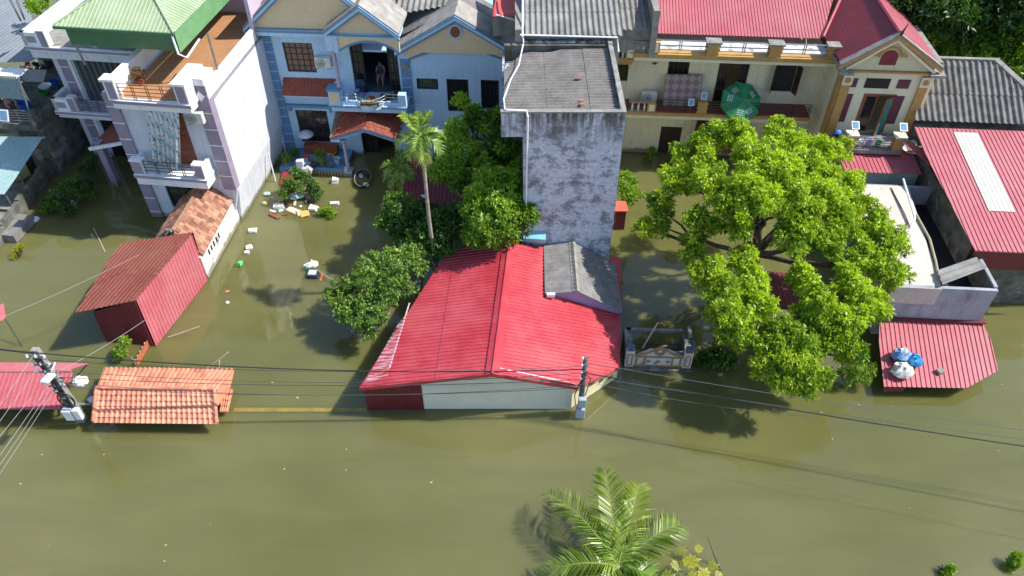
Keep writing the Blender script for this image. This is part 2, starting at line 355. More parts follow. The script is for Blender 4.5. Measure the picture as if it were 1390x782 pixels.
M_redd = mat('maroon_metal_sheet', (.16, .018, .028), (.12, .013, .02), 1, .45)
M_rust = mat('rusty_red_sheet', (.20, .042, .03), (.14, .032, .022), .8, .6, blotch=(.25, .09, .06), b_thr=.63, b_scale=4, fine=.25, fade=(.20, .085, .05))
M_green = mat('green_metal_sheet', (.31, .39, .23), (.27, .35, .20), .8, .45, fine=.1, fade=(.44, .50, .36))
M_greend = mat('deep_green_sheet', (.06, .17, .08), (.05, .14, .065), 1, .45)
M_tile = mat('orange_clay_tile', (.64, .26, .16), (.50, .18, .11), .8, .6, attr=.25, fine=.2)
M_terra = mat('old_clay_tile', (.40, .19, .12), (.26, .12, .075), 1.6, .85, attr=.45, blotch=(.10, .08, .04), b_thr=.62, b_scale=1.5, fine=.3)
M_brownt = mat('brown_red_tile', (.26, .065, .04), (.20, .05, .03), 2, .7, attr=.12)
M_wood = mat('dark_brown_wood', (.050, .024, .018), (.035, .017, .013), 4, .5)
M_woodr = mat('red_brown_wood', (.28, .085, .04), (.20, .06, .03), 5, .5)
M_black = mat('dark_opening', (.012, .012, .013), (.008, .008, .009), 3, .6)
M_glass = mat('dark_glass', (.02, .023, .026), (.012, .013, .015), 1.5, .12, spec=.8, fine=0)
M_steel = mat('grey_steel', (.38, .40, .42), (.28, .29, .30), 4, .35, metal=.7)
M_dsteel = mat('dark_steel', (.07, .07, .07), (.05, .045, .04), 4, .5, metal=.4)
M_pvc = mat('white_plastic', (.78, .80, .82), (.70, .72, .75), 3, .4)
M_blue = mat('blue_plastic', (.03, .14, .50), (.02, .10, .42), 3, .35)
M_redpl = mat('red_plastic', (.55, .02, .03), None, 3, .35)
M_cable = mat('black_cable', (.02, .02, .022), None, 8, .5)
M_bark = mat('brown_bark', (.11, .085, .06), (.05, .04, .03), 5, .95, bump=.6)
M_palmb = mat('grey_palm_bark', (.36, .33, .27), (.20, .19, .15), 6, .9, bump=.5)
M_mango = leafmat('mango_leaf', (.04, .14, .014), (.46, .60, .035), .40)
M_leafd = leafmat('dark_leaf', (.022, .07, .014), (.14, .27, .03), .3)
M_leafm = leafmat('mid_leaf', (.03, .10, .014), (.26, .42, .03), .36)
M_palm = leafmat('palm_leaf', (.05, .14, .02), (.36, .46, .08), .35, .28)
M_yel = leafmat('yellow_leaf', (.12, .18, .02), (.40, .38, .03), .3)
# ================ lavender and white house with green hipped roof
A = Fr(206, 292.5, -7.3, 0, (1.0, 1.07, .965), -.28)
H = root('townhouse', 'white and lavender townhouse with green hipped metal roof and striped corner pilasters', 'house', fr=A)
UL, UR, ZT = .35, 5.55, 7.55
m = MB()
dw = (*A.uz(262, 228, 0), *A.uz(236, 145, 0)); dhole = (A.uz(250, 190, 0)[0] - 1.15, A.uz(250, 190, 0)[0] + .35, 3.6, 6.7)
whole = (1.68, 3.35, .72, 2.45)
wall_holes(m, UL, UR, 2.2, ZT, [dhole, whole], 0, .2); wall_holes(m, UL, 4.84, -2, 2.2, [whole], 0, .2); m.prism([(4.84, 0, -2), (4.84, 0, 0), (UR, 0, 2.2), (4.84, 0, 2.2)], (0, .2, 0))
m.box(UR - .2, UR, .2, 12, 2.2, ZT)            # right flank
m.hexa([(4.6, .2, -2), (4.84, .2, -2), (4.84, 12, -2), (4.6, 12, -2), (UR - .2, .2, 2.2), (UR, .2, 2.2), (UR, 12, 2.2), (UR - .2, 12, 2.2)])
m.box(UL, UL + .2, .2, 12, -2, ZT)
m.box(UL, UR, 11.8, 12, -2, ZT)
m.box(UL, UR, .2, 11.8, 7.35, ZT)           # slab under the terrace
m.box(UL + .2, UR - .2, .2, 11.8, 3.2, 3.4)
m.build('wall', M_lav, H)
for a_, b_ in ((UL, UL + .62), (UR - .62, UR + .03)):
    p = MB()
    z = -1.9; p.box(a_, b_, -.09, -.003, -2 if a_ < 1 else 2.3, ZT if a_ < 1 else 8.3)
    if a_ > 1: p.box(UR - .003 + .003, UR + .03, -.003, .35, 2.3, ZT)
    q = p.build('pilaster', M_lavp, H)
    g = MB()
    for k in range(0 if a_ < 1 else 4, 9): g.box(a_ - .006, b_ + .006, -.096, -.088, -.55 + k * .92, -.50 + k * .92)
    g.build('joint_lines', M_white, q)
# gem ornament on right pilaster
g = MB(); c = Vector((UR - .3, -.1, 7.75)); g.prism([c + Vector((-.2, 0, 0)), c + Vector((0, 0, -.3)), c + Vector((.2, 0, 0)), c + Vector((0, 0, .3))], (0, -.03, 0)); g.build('ornament', M_white, H)
grid_window(H, 'window', *whole, .08, M_dsteel, M_glass, 3, 3)
d_ = MB().box(dhole[0], dhole[1], .08, .14, dhole[2], dhole[3])
for k in range(7): d_.box(dhole[0] + .75, dhole[1] - .08, .062, .079, 3.75 + k * .42, 4.08 + k * .42)
d_.build('door', M_woodr, H)
# lower balcony
B0 = root  # noqa
m = MB(); bu0, bu1, bz, bv = 1.15, 4.75, 3.45, -1.0
m.box(bu0, bu1, bv, -.1, bz - .42, bz)
m.box(bu0 - .05, bu1 + .05, bv - .06, -.1, bz, bz + .16)
m.box(bu0, bu0 + .5, bv + .02, bv + .28, bz + .16, bz + .95).box(bu1 - .45, bu1, bv + .02, bv + .28, bz + .16, bz + .95)
m.box(bu0, bu0 + .16, bv + .28, -.1, bz + .16, bz + .85).box(bu1 - .16, bu1, bv + .28, -.1, bz + .16, bz + .85)
m.box(bu0 - .05, bu0 + .56, bv - .03, bv + .33, bz + .95, bz + 1.03).box(bu1 - .51, bu1 + .05, bv - .03, bv + .33, bz + .95, bz + 1.03)
bal = m.build('balcony', M_white, H)
MB().box(bu0 - .06, bu1 + .06, bv - .07, bv - .005, bz + .005, bz + .15).box(bu0 + .02, bu0 + .48, bv + .005, bv + .018, bz + .2, bz + .9).box(bu1 - .43, bu1 - .02, bv + .005, bv + .018, bz + .2, bz + .9).build('moulding', M_lavp, bal)
m = MB(); railing(m, (bu0 + .5, bv + .15), (bu1 - .45, bv + .15), bz + .16, bz + .9, 4, 5); m.build('railing', M_dsteel, bal)
# terrace
rz0 = 10.1
m = MB(); tu0, tu1, tz, tv_ = 1.35, 5.05, 7.55, -.8
m.box(tu0, tu1, tv_, -.1, tz - .28, tz + .02).box(tu0 - .08, tu1 + .1, tv_ - .08, .3, tz + .02, tz + .2)
m.box(tu0 - .1, tu0 + .42, tv_ - .02, tv_ + .35, tz + .2, tz + 1.15).box(tu1 - .5, tu1 + .05, tv_ - .02, tv_ + .35, tz + .2, tz + 1.15)
m.box(tu0 - .18, tu0 + .5, tv_ - .1, tv_ + .43, tz + 1.15, tz + 1.27)
m.box(tu1 - .2, tu1 + .05, tv_ + .35, .5, tz + .2, tz + 1.15).box(tu1 - .58, tu1 + .12, tv_ - .1, .9, tz + 1.15, tz + 1.27)
m.box(tu1, UR + .03, -.09, .95, tz + .2, tz + 1.1).box(tu1, UR, -.08, .95, ZT - .3, tz + .2).box(UR - .2, UR, .95, 12, ZT, ZT + .62)          # right parapet
m.box(tu0 - .1, tu0 + .1, tv_ + .35, 7.0, tz + .2, tz + .95).box(tu0 - .16, tu0 + .16, tv_ + .43, 7.0, tz + .95, tz + 1.03)
m.build('parapet', M_white, H)
MB().box(tu0 - .09, tu1 + .11, tv_ - .09, tv_ - .004 - .078, tz + .03, tz + .19).box(tu0 + .0, tu0 + .36, tv_ - .035, tv_ - .022, tz + .25, tz + 1.1).box(tu1 - .42, tu1 - .02, tv_ - .035, tv_ - .022, tz + .25, tz + 1.1).build('moulding', M_lavp, H)
m = MB(); railing(m, (tu0 + .42, tv_ + .12), (tu1 - .5, tv_ + .12), tz + .2, tz + .98, 4, 5, .022); m.build('railing', mat('rusty_rail', (.40, .17, .06), (.28, .12, .06), 5, .5), H)
MB().box(tu0 + .1, UR - .2, .15, 11.8, ZT, ZT + .04).build('terrace_floor', mat('orange_floor_tile', (.40, .21, .10), (.34, .17, .08), 1.2, .7, streak=(.2, .1, .06), s_amt=.25), H)
MB().box(tu0 + .12, tu1 - .22, tv_ + .2, .35, tz + .2, tz + .215).build('terrace_floor', MC['orange_floor_tile'], H)
MB().box(.05, .3, 5.2, 11, 7.26, rz0 - .2).box(tu0 + .1, UR - .02, 8.3, 8.5, ZT, 11.2).box(UR - .2, UR, 5.6, 8.3, ZT, 9.8).build('stair_wall_and_sun_block', mat('pale_lilac_wall', (.52, .44, .55), (.46, .39, .49), 1.5, .8), H)  # first box: mostly hidden partition added to block sun from the left terrace
# green roof (hipped, corrugated, deep fascia)
rz = 10.1
c0 = A.P(66, 40, rz); c1 = A.P(240, 41, rz); c0.y = c1.y = (c0.y + c1.y) / 2
pk0 = Vector((c0.x + 2.9, c0.y + 3.2, rz + 1.5)); pk1 = Vector((c1.x - 2.9, c0.y + 3.2, rz + 1.5)); c2 = Vector((c1.x, c0.y + 9, rz)); c3 = Vector((c0.x, c0.y + 9, rz))
pk2 = Vector(((c0.x + c1.x) / 2 + .3, c0.y + 5.8, rz + 1.5))
e_ = lambda a, b: a.lerp(b, .0)
m = MB()
sheet(m, [c0, c1, pk1, pk0], (0, -1, -.4), .2, .03); sheet(m, [c1, c2, pk1], (1, 0, -.4), .2, .03); sheet(m, [c0, c3, pk0], (-1, 0, -.4), .2, .03)
sheet(m, [pk0, pk1, c2, c3], (0, 1, -.2), .2, .03)
gr = m.build('roof', M_green, H)
m = MB()
for a, b_ in ((c0, pk0), (c1, pk1), (pk0, pk1)): m.tube([a + Vector((0, 0, .04)), b_ + Vector((0, 0, .04))], .055, 6)
m.build('ridge_cap', M_green, gr)
m = MB()
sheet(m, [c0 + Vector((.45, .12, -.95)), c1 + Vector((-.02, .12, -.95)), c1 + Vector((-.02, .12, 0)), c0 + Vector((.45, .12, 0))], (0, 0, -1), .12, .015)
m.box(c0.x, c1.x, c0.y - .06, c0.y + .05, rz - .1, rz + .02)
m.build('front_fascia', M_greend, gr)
m = MB(); m.prism([c1 + Vector((.02, 0, 0)), c2 + Vector((.02, 0, 0)), c2 + Vector((.02, 0, -.95)), c1 + Vector((.02, 0, -.95))], (.03, 0, 0)); m.build('side_fascia', mat('green_fascia', (.15, .32, .14), None, 2, .5), gr)
m = MB()
pt = A.uv(272, 92, 8.2); m.tube([(UR - .12, pt[1], 7.6), (UR - .12, pt[1], rz - .1)], .05, 8)
m.tube([(UR - .12, pt[1] + 4.2, 7.6), (UR - .12, pt[1] + 4.2, rz - .1)], .05, 8)
m.tube([(c0.x + .5, c0.y + .25, rz - .4), (c0.x + .55, c0.y + .3, 8.0)], .05, 8)
split_build(m, 'post', M_steel, gr, 10)
m = MB(); m.tube([c1 + Vector((-.1, -.02, -.1)), c1 + Vector((-.05, -.06, -1.0)), c1 + Vector((.2, .1, -1.25)), c1 + Vector((.6, .9, -.7))], .05, 8); m.build('downpipe', M_pvc, gr)
# recessed left part of the same house
LV = 4.6
m = MB(); lu0, lu1 = -5.6, UL
lz = 3.7
h_up = (lu0 + 1.15, lu1 - .05, lz + .1, 6.9); h_lo = (lu0 + 1.2, lu1 - .3, -.8, 3.0)
wall_holes(m, lu0, lu1, -2, 7.2, [h_up, h_lo], LV, .2)
m.box(lu0, lu1, LV, LV + .2, 7.2, 7.5).box(lu0 - .1, lu1, LV - 1.0, LV, 7.2, 7.5).box(lu0, lu0 + .2, LV + .2, 12, -2, 7.5).box(lu0, lu1, 11.8, 12, -2, 7.2).box(lu0, lu1, LV + .2, 11.8, 7.0, 7.2).box(lu0, lu1, LV + .2, 11.8, 3.2, 3.4)
m.box(lu0 - .1, lu1, LV - 1.1, LV, lz - .35, lz).box(lu0 - .1, lu1, LV - 1.0, LV, 6.9, 7.2)
m.build('side_wall', M_lav, H)
for z0_, name in ((lz, 'lower'), (7.55, 'upper')):
    m = MB(); v0 = LV - 1.15
    m.box(lu0 - .16, lu1, v0 - .05, v0 + .1, z0_ - .12, z0_ + .1)
    m.box(lu0 - .1, lu0 + .1, v0, LV if name == 'lower' else LV + 4, z0_, z0_ + .85).box(lu0 - .1, lu0 + 1.0, v0, v0 + .2, z0_ + .1, z0_ + .85).box(lu0 + .8, lu0 + 1.25, v0 - .04, v0 + .3, z0_ + .1, z0_ + 1.0)
    p = m.build('side_parapet', M_white, H)
    MB().box(lu0 - .17, lu1, v0 - .06, v0 - .052, z0_ - .08, z0_ + .06).box(lu0 + .85, lu0 + 1.2, v0 - .05, v0 - .042, z0_ + .12, z0_ + .95).build('moulding', M_lavp, p)
    MB().box(lu0, lu1, LV - .9, 12, 7.52, 7.56).build('upper_floor', M_con, p) if name == 'upper' else None
    MB().box(lu0 + .12, lu0 + .62, v0 - .012, v0 - .002, z0_ + .3, z0_ + .65).build('inset_frame', mat('grey_paint', (.30, .32, .38)), p)
    if name == 'lower':
        r_ = MB(); railing(r_, (lu0 + 1.25, v0 + .1), (lu1, v0 + .1), z0_ + .1, z0_ + .85, 6, 9, .014); r_.build('railing', M_dsteel, p)
m = MB()
for k in range(15):
    x = h_up[0] + (h_up[1] - h_up[0]) * k / 15; m.prism([(x, LV + .08, 3.8), (x + .1, LV - .06, 3.8), (x + .2, LV - .06, 3.8), (x + .3, LV + .08, 3.8)], (0, 0, 3.1))
m.build('roller_blind', mat('dark_grey_blind', (.10, .115, .13), (.08, .09, .10), 2, .5, fine=.05), H)
grid_window(H, 'window', *h_lo, LV + .06, M_wood, M_glass, 8, 8, .07)
p = MB().box(lu0 + .35, lu0 + .85, LV - .08, LV - .003, -2, 3.35).box(lu0 + .35, lu0 + .85, LV - .08, LV - .003, 3.75, 6.9).build('pilaster', M_lavp, H)
g = MB()
for k in range(9): g.box(lu0 + .345, lu0 + .855, LV - .086, LV - .078, -.6 + k * .92, -.55 + k * .92)
g.box(lu0 + .86, lu0 + 1.05, LV - .06, LV - .004, -2, 3.3).box(lu0 + .86, lu0 + 1.05, LV - .06, LV - .004, 3.8, 6.8)
g.build('joint_lines', M_white, p)
# porch roof with tiles in front of recessed part
pz = 2.55; a0 = A.P(122, 205, pz); a1 = A.P(166, 188, pz)
ax = A.P(160, 181, 3.1)
m = MB(); m.prism([(a0.x, a0.y, pz), (UL, a0.y, pz + 1.0), (UL, a0.y, pz + 1.14), (a0.x - .05, a0.y, pz + .16)], (0, .14, 0)); m.build('porch_gable', M_white, H)
m = MB(); sheet(m, [(a0.x, a0.y + .14, pz + .1), (UL, a0.y + .14, pz + 1.1), (UL, LV, pz + 1.1), (a0.x, LV, pz + .1)], (-1, 0, -.3), .25, .05, 'sin', lap=.4); m.build('porch_roof', M_brownt, H)
cu = A.uv(157, 253, 0)
m = MB().box(cu[0] - .18, cu[0] + .18, cu[1], cu[1] + .36, -2, pz + .35); c_ = m.build('porch_column', M_lavp, H)
MB().box(cu[0] - .24, cu[0] + .24, cu[1] - .06, cu[1] + .42, pz - .05, pz + .1).build('capital', M_ochre, c_)
# curtain hanging off the terrace
m_c = bpy.data.materials.new('floral_curtain'); m_c.use_nodes = True; t = m_c.node_tree; b = t.nodes['Principled BSDF']
tc = _n(t, 'ShaderNodeTexCoord'); wv = _n(t, 'ShaderNodeTexWave'); wv.bands_direction = 'X'; wv.inputs['Scale'].default_value = 1.5; wv.inputs['Distortion'].default_value = .12; t.links.new(tc.outputs['Object'], wv.inputs[0])
rp = _n(t, 'ShaderNodeValToRGB'); rp.color_ramp.elements[0].position = .62; rp.color_ramp.elements[0].color = (.60, .62, .60, 1); rp.color_ramp.elements[1].position = .8; rp.color_ramp.elements[1].color = (.26, .42, .53, 1)
t.links.new(wv.outputs[0], rp.inputs[0])
vo = _n(t, 'ShaderNodeTexVoronoi'); vo.inputs['Scale'].default_value = 5; t.links.new(tc.outputs['Object'], vo.inputs[0])
cr = _n(t, 'ShaderNodeValToRGB'); cr.color_ramp.elements[0].position = .25; cr.color_ramp.elements[0].color = (.45, .34, .42, 1); cr.color_ramp.elements[1].position = .4; cr.color_ramp.elements[1].color = (1, 1, 1, 1); t.links.new(vo.outputs[0], cr.inputs[0])
mx = _n(t, 'ShaderNodeMix', data_type='RGBA', blend_type='MULTIPLY'); mx.inputs[0].default_value = .8; t.links.new(rp.outputs[0], mx.inputs[6]); t.links.new(cr.outputs[0], mx.inputs[7]); t.links.new(mx.outputs[2], b.inputs['Base Color']); b.inputs['Roughness'].default_value = .9
top_l = A.uz(197, 146, -.7); top_r = A.uz(241, 146, -.7); bot_l = A.uz(206, 226, -.75); bot_r = A.uz(246, 226, -.75)
K, J = 40, 16; vs = []; fs = []
for j in range(J + 1):
    f = j / J
    for i in range(K + 1):
        g = i / K; x0 = top_l[0] + (bot_l[0] - top_l[0]) * f; x1 = top_r[0] + (bot_r[0] - top_r[0]) * f
        vs.append((x0 + (x1 - x0) * g, -.72 + .07 * math.sin(g * 40 + f * 1.5) * (.4 + f) + .12 * f * math.sin(g * 5), 7.28 + (bot_l[1] - 7.28) * f))
for j in range(J):
    for i in range(K): a = j * (K + 1) + i; fs.append((a, a + 1, a + K + 2, a + K + 1))
cr_ = root('curtain', 'blue and white striped floral curtain hanging from the terrace over the white balcony', 'curtain', fr=A)
o = MB().add(vs, fs).build('cloth', m_c, cr_, smooth=True); md = o.modifiers.new('s', 'SOLIDIFY'); md.thickness = .01
MB().bar((top_l[0] - .1, -.72, 7.26), (top_r[0] + .1, -.72, 7.26), .015).build('rail', M_steel, cr_)
# AC unit under terrace end
def ac_unit(at, rz, label, fr=None, g='air conditioner units'):
    o = root('air_conditioner', label, 'air conditioner', g, at=at, rz=rz)
    MB().box(-.42, .42, -.15, .15, .08, .66).build('casing', mat('off_white_casing', (.66, .66, .62), (.55, .55, .51), 4, .5), o, bevel=.02)
    m = MB()
    for r_ in (.08, .14, .2, .25): m.tube([(-.12 + r_ * math.cos(a * math.pi / 8), -.16, .37 + r_ * math.sin(a * math.pi / 8)) for a in range(17)], .008, 4)
    for k in range(6): a = k * math.pi / 6; m.bar((-.12 - .26 * math.cos(a), -.158, .37 - .26 * math.sin(a)), (-.12 + .26 * math.cos(a), -.158, .37 + .26 * math.sin(a)), .006)
    m.build('fan_grille', M_steel, o)
    MB().box(-.35, -.3, -.1, .3, .0, .08).build('bracket', M_dsteel, o); MB().box(.3, .35, -.1, .3, .0, .08).build('bracket', M_dsteel, o)
    return o
ac_unit(A.W(4.75, -.22, 6.3), A.a, 'air conditioner unit under the end of the white terrace', )
# red basin on terrace, brown sculpture
def basin(at, r, h, mt, name, label, cat, group=None):
    return tag(_bas(at, r, h, mt, name), label, cat, group)
def _bas(at, r, h, mt, name):
    o = MB().lathe((0, 0, 0), [(r * .7, 0), (r, h), (r * 1.08, h), (r * 1.06, h * 1.06), (r * .93, h), (r * .66, h * .12)], 18).build(name, mt, None, smooth=False); o.location = at; return o
bp_ = A.uv(277, 47, ZT + .1); basin(A.W(UR - .85, 7.6, ZT + .04), .3, .16, M_redpl, 'basin', 'red plastic basin on the orange terrace floor', 'basin')
pp = A.uv(168, 98, ZT + .4); sc2 = root('potted_shrub', 'brown dried shrub in a pot beside the terrace railing', 'plant', at=A.W(tu0 + .55, .75, ZT + .04))
MB().lathe((0, 0, 0), [(.16, 0), (.22, .3), (.24, .3), (.2, .26)], 12).build('pot', M_brownt, sc2)
C_, N_, T_ = clump_points([((0, 0, .55), .3, .3)], 60, (0, 0, 0)); leaves_mesh('foliage', C_, N_, .12, .06, leafmat('dry_leaf', (.10, .05, .02), (.30, .16, .06)), sc2, T_, per=3)

# ================ left neighbour buildings (grey roof, cluttered balcony, teal roof, yellow wall)
LN = Fr(85, 215, -7)
N1 = root('neighbour_house', 'dim grey-roofed house with cluttered open balcony beside the lavender townhouse', 'house', fr=A)
P = lambda px, py, z: A.P(px, py, z)
m = MB()
r0, r1, r2, r3 = P(-30, -10, 6.6), P(20, -14, 6.6), P(52, 76, 6.2), P(-30, 80, 6.2)
r1 = P(28, 0, 6.6)
sheet(m, [P(-60, -60, 6.6), P(14, -60, 6.6), P(56, 60, 6.6), P(56, 76, 6.6), P(40, 84, 6.6), P(-60, 86, 6.6)], (0, -1, 0), .25, .02); m.build('roof', mat('blue_grey_sheet', (.20, .225, .25), (.16, .18, .20), 1, .6), N1)
zf = 3.3
f0 = P(-40, 172, zf); f1 = P(75, 178, zf); f1b = P(48, 172, zf)
m = MB(); yv = f1b.y
m.box(f0.x, f1b.x, yv, yv + 6, zf - .3, zf)      # floor slab
m.box(f0.x, f1b.x + .1, yv + 5.8, yv + 6, zf, 6.2).box(f1b.x, f1b.x + .15, yv + 3.2, yv + 6, zf, 6.2)
m.box(f1b.x - .15, f1b.x + .12, yv - .02, yv + .3, zf, zf + .9)
m.box(f1b.x + .0, f1b.x + .12, yv + .3, yv + 3.2, zf, zf + .5)
m.box(f0.x, f1b.x + .1, yv + .2, yv + 6, -2, zf - .3)
m.build('wall', M_cond, N1)
m = MB(); railing(m, (f0.x, yv + .1), (f1b.x - .15, yv + .1), zf + .1, zf + .9, 5, 6, .02); m.build('railing', M_steel, N1)
aw = MB(); q0, q1 = P(-30, 98, 6.0), P(25, 107, 6.0); q2, q3 = P(36, 96, 6.15), P(-30, 86, 6.15)
sheet(aw, [P(-30, 92, 6.3), P(36, 93, 6.3), P(26, 104, 6.1), P(-30, 102, 6.1)], (0, -1, -.1), .15, .015); aw.build('awning_top', M_pvc, N1)
aw = MB(); z1 = 6.08; g0, g1 = A.uz(-30, 103, q1.y), A.uz(25, 106, q1.y); gb = A.uz(34, 119, q1.y)
sheet(aw, [(g0[0], q1.y, g0[1]), (g1[0], q1.y, g0[1]), (g1[0], q1.y - .05, g0[1] - 1.25), (g0[0], q1.y - .05, g0[1] - 1.25)], (0, 0, -1), .14, .03, 'sin'); aw.build('awning_screen', mat('grey_awning', (.22, .30, .34), (.18, .25, .29), 3, .5), N1)
m = MB(); m.tube([(g1[0], q1.y, 6.1), (f1b.x - .05, yv + .15, zf + .9)], .04, 8); m.tube([(g1[0] - .5, q1.y + .6, 6.1), (f1b.x - 1.0, yv + 1.9, zf)], .04, 8); m.build('awning_post', M_steel, N1)
# things on that balcony
def tub(px, py, z, r, h, mt, name, label, cat='tub', g=None): basin(A.W(*A.uv(px, py, z), z), r, h, mt, name, label, cat, g)
tub(36, 148, zf, .34, .42, M_blue, 'plastic_tub', 'blue plastic tub on the cluttered dark balcony')
tub(62, 128, zf, .3, .22, mat('green_plastic', (.03, .25, .04)), 'basin', 'green plastic basin below the grey bowl on the dark balcony', 'basin')
tub(62, 119, zf + .25, .34, .14, M_pvc, 'bowl', 'large white bowl leaning over the green basin', 'bowl')
tub(77, 118, zf, .26, .4, M_blue, 'bucket', 'small blue bucket beside the lavender pilaster', 'bucket')
o = MB().box(-.75, .75, -.45, .45, .0, .07).build('white_sheet', mat('patterned_panel', (.55, .57, .58), (.38, .40, .42), 9, .6)); u_ = A.uv(42, 103, zf + .6); o.location = A.W(*u_, zf + .6); o.rotation_euler = (R(18), R(8), .15); tag(o, 'pale patterned board lying among the balcony clutter', 'board')
def clutter(px, py, z, label, mts, n=7, s=.5):
    o = root('clutter_heap', label, 'household clutter', at=A.W(*A.uv(px, py, z), z))
    for i in range(n): MB().lump((random.uniform(-s, s), random.uniform(-s, s), .12 + random.random() * .25), (random.uniform(.1, .28), random.uniform(.1, .25), random.uniform(.1, .25)), 7, .5).build('bundle', random.choice(mts), o)
clutter(52, 92, zf, 'heap of dark and pale bundles at the back of the balcony', [M_dsteel, M_wood, mat('grey_cloth', (.3, .33, .36)), M_dsteel, M_woodr], 12, .9)
clutter(10, 132, zf, 'heap of dark bundles behind the balcony railing', [M_dsteel, M_wood, mat('grey_cloth', (.3, .33, .36)), M_blue], 10, .8)
def solar(at, rz, label, tilt=-.9, s=1.0):
    o = root('solar_lamp', label, 'solar lamp', 'small solar lamps on balconies', at=at, rz=rz)
    f = MB().box(-.17 * s, .17 * s, -.02, .02, -.2 * s, .2 * s).build('frame', M_pvc, o); f.rotation_euler = (tilt, 0, 0); f.location = (0, 0, .45)
    p = MB().box(-.13 * s, .13 * s, -.03, -.022, -.16 * s, .16 * s).build('solar_panel', mat('solar_blue', (.16, .30, .48), None, 5, .2), f)
    MB().tube([(0, 0, 0), (0, 0, .42)], .02, 6).build('stem', M_steel, o)
    return o
solar(A.W(*A.uv(10, 166, zf + .6), zf + .55), A.a, 'solar lamp with blue panel clipped to the dark balcony railing', -.5, 1.5)
# lower teal roofed house with yellow wall
N2 = root('yellow_house', 'low pale yellow house with teal sheet roof and arched brown door', 'house', fr=A)
zr = 2.2
m = MB(); sheet(m, [P(-40, 185, 3.0), P(62, 184, 3.0), P(56, 190, 2.8), P(5, 262, 2.05), P(-40, 262, 2.05)], (0, -1, -.2), .14, .02); m.build('roof', mat('teal_sheet', (.28, .42, .42), (.23, .36, .36), 1, .5, blotch=(.5, .52, .5), b_thr=.66), N2)
m = MB(); a_, b_ = P(30, 242, 0), P(83, 218, 0)
y0 = P(45, 235, 0).y; x0, x1 = P(-40, 260, 0).x, P(70, 222, 0).x
w0, w1 = P(2, 262, 0), P(86, 214, 0); w1 = P(84, 216, 0)
# wall runs back along the plot; front face with door
dd = (P(84, 216, 0) - P(38, 240, 0)).normalized(); nn = Vector((-dd.y, dd.x, 0))
m.prism([w1, w1 - dd * 3.2, w1 - dd * 3.2 + nn * 4, w1 + nn * 4], (0, 0, 2.55)); yw = m.build('wall', mat('pale_yellow_paint', (.50, .50, .24), (.44, .44, .20), 1.5, .8), N2)
c = w1 - dd * 1.3; d_ = MB()
arch = [c + dd * (-.5) , c + dd * .5] ; arcp = [c + dd * .5 + Vector((0, 0, 1.6))] + [c + dd * .5 * math.cos(k * math.pi / 8) + Vector((0, 0, 1.6 + .4 * math.sin(k * math.pi / 8))) for k in range(1, 8)] + [c - dd * .5 + Vector((0, 0, 1.6))]
d_.prism([p - nn * .03 for p in arch + arcp], -nn * .03); d_.build('door', M_wood, N2)
m = MB()
for px, py in ((38, 262), (17, 284)): q = P(px, py, 0); m.tube([(q.x, q.y, -2), (q.x - .1, q.y + .2, 2.2)], .05, 8)
split_build(m, 'post', M_steel, N2, 10)
MB().box(P(0, 275, .2).x - 3, P(20, 285, .2).x, P(10, 283, .2).y, P(10, 283, .2).y + 2.2, -1, .12).build('porch_floor', M_con, N2)
# mossy boundary wall running diagonally
fw_ = root('boundary_wall', 'old mossy concrete boundary wall running diagonally out of the dark water', 'wall', fr=A)
pts = [P(-8, 345, 0), P(12, 322, 0), P(35, 290, 0), P(62, 252, 0), P(84, 222, 0)]; m = MB()
for i in range(4):
    a, b_ = pts[i], pts[i + 1]; n_ = Vector((-(b_ - a).y, (b_ - a).x, 0)).normalized() * .22; hh = .75 + .1 * i
    m.prism([a, b_, b_ + n_, a + n_], (0, 0, hh)); m.prism([a + Vector((0, 0, -1)), b_ + Vector((0, 0, -1)), b_ + n_ + Vector((0, 0, -1)), a + n_ + Vector((0, 0, -1))], (0, 0, .995))
m.build('wall', M_cond, fw_)
pr_ = MB(); q = P(0, 318, .5); pr_.box(q.x - 3, q.x + .7, q.y, q.y + 1.6, -1, .45); tag(pr_.build('shed_roof_slab', M_fib), 'small grey slab roof behind the mossy boundary wall', 'roof slab').location = A.O; col.objects['shed_roof_slab'].scale = A.sc; col.objects['shed_roof_slab'].rotation_euler = (0, 0, A.a)

# ================ old terracotta annex
X = Fr(283, 378, -5.3, 0, (1.0, 1.05, 1.0))
AN = root('tiled_annex', 'narrow annex with old mossy clay tile roof and long white side wall', 'annex', fr=X)
rz_ = 2.4; M_stain = mat('stained_white_wall', (.74, .73, .70), (.64, .63, .59), 1.4, .85, streak=(.24, .22, .19), s_amt=.6, blotch=(.20, .19, .16), b_thr=.64, b_scale=.9, tide=True)
m = MB(); m.box(-.2, 0, 0, 11.5, -2, 1.35).box(-2.55, -.2, .5, .7, -2, 1.4).box(-2.55, -2.35, .7, 4.0, -2, 1.3)
m.box(-.21, .02, 4.15, 11.5, 1.35, 1.45)
m.prism([(-2.55, .5, 1.4), (-.2, .5, 1.4), (-1.2, .5, rz_ - .08)], (0, .15, 0))
m.build('wall', M_stain, AN)
def pick_on(fr, px, py, a, b, c):
    A_, B_, C_ = (fr.W(*a), fr.W(*b), fr.W(*c)); n = (B_ - A_).cross(C_ - A_); r = ray(px, py); t = (A_ - CP).dot(n) / r.dot(n); p = CP + r * t - fr.O
    return fr.L(p)
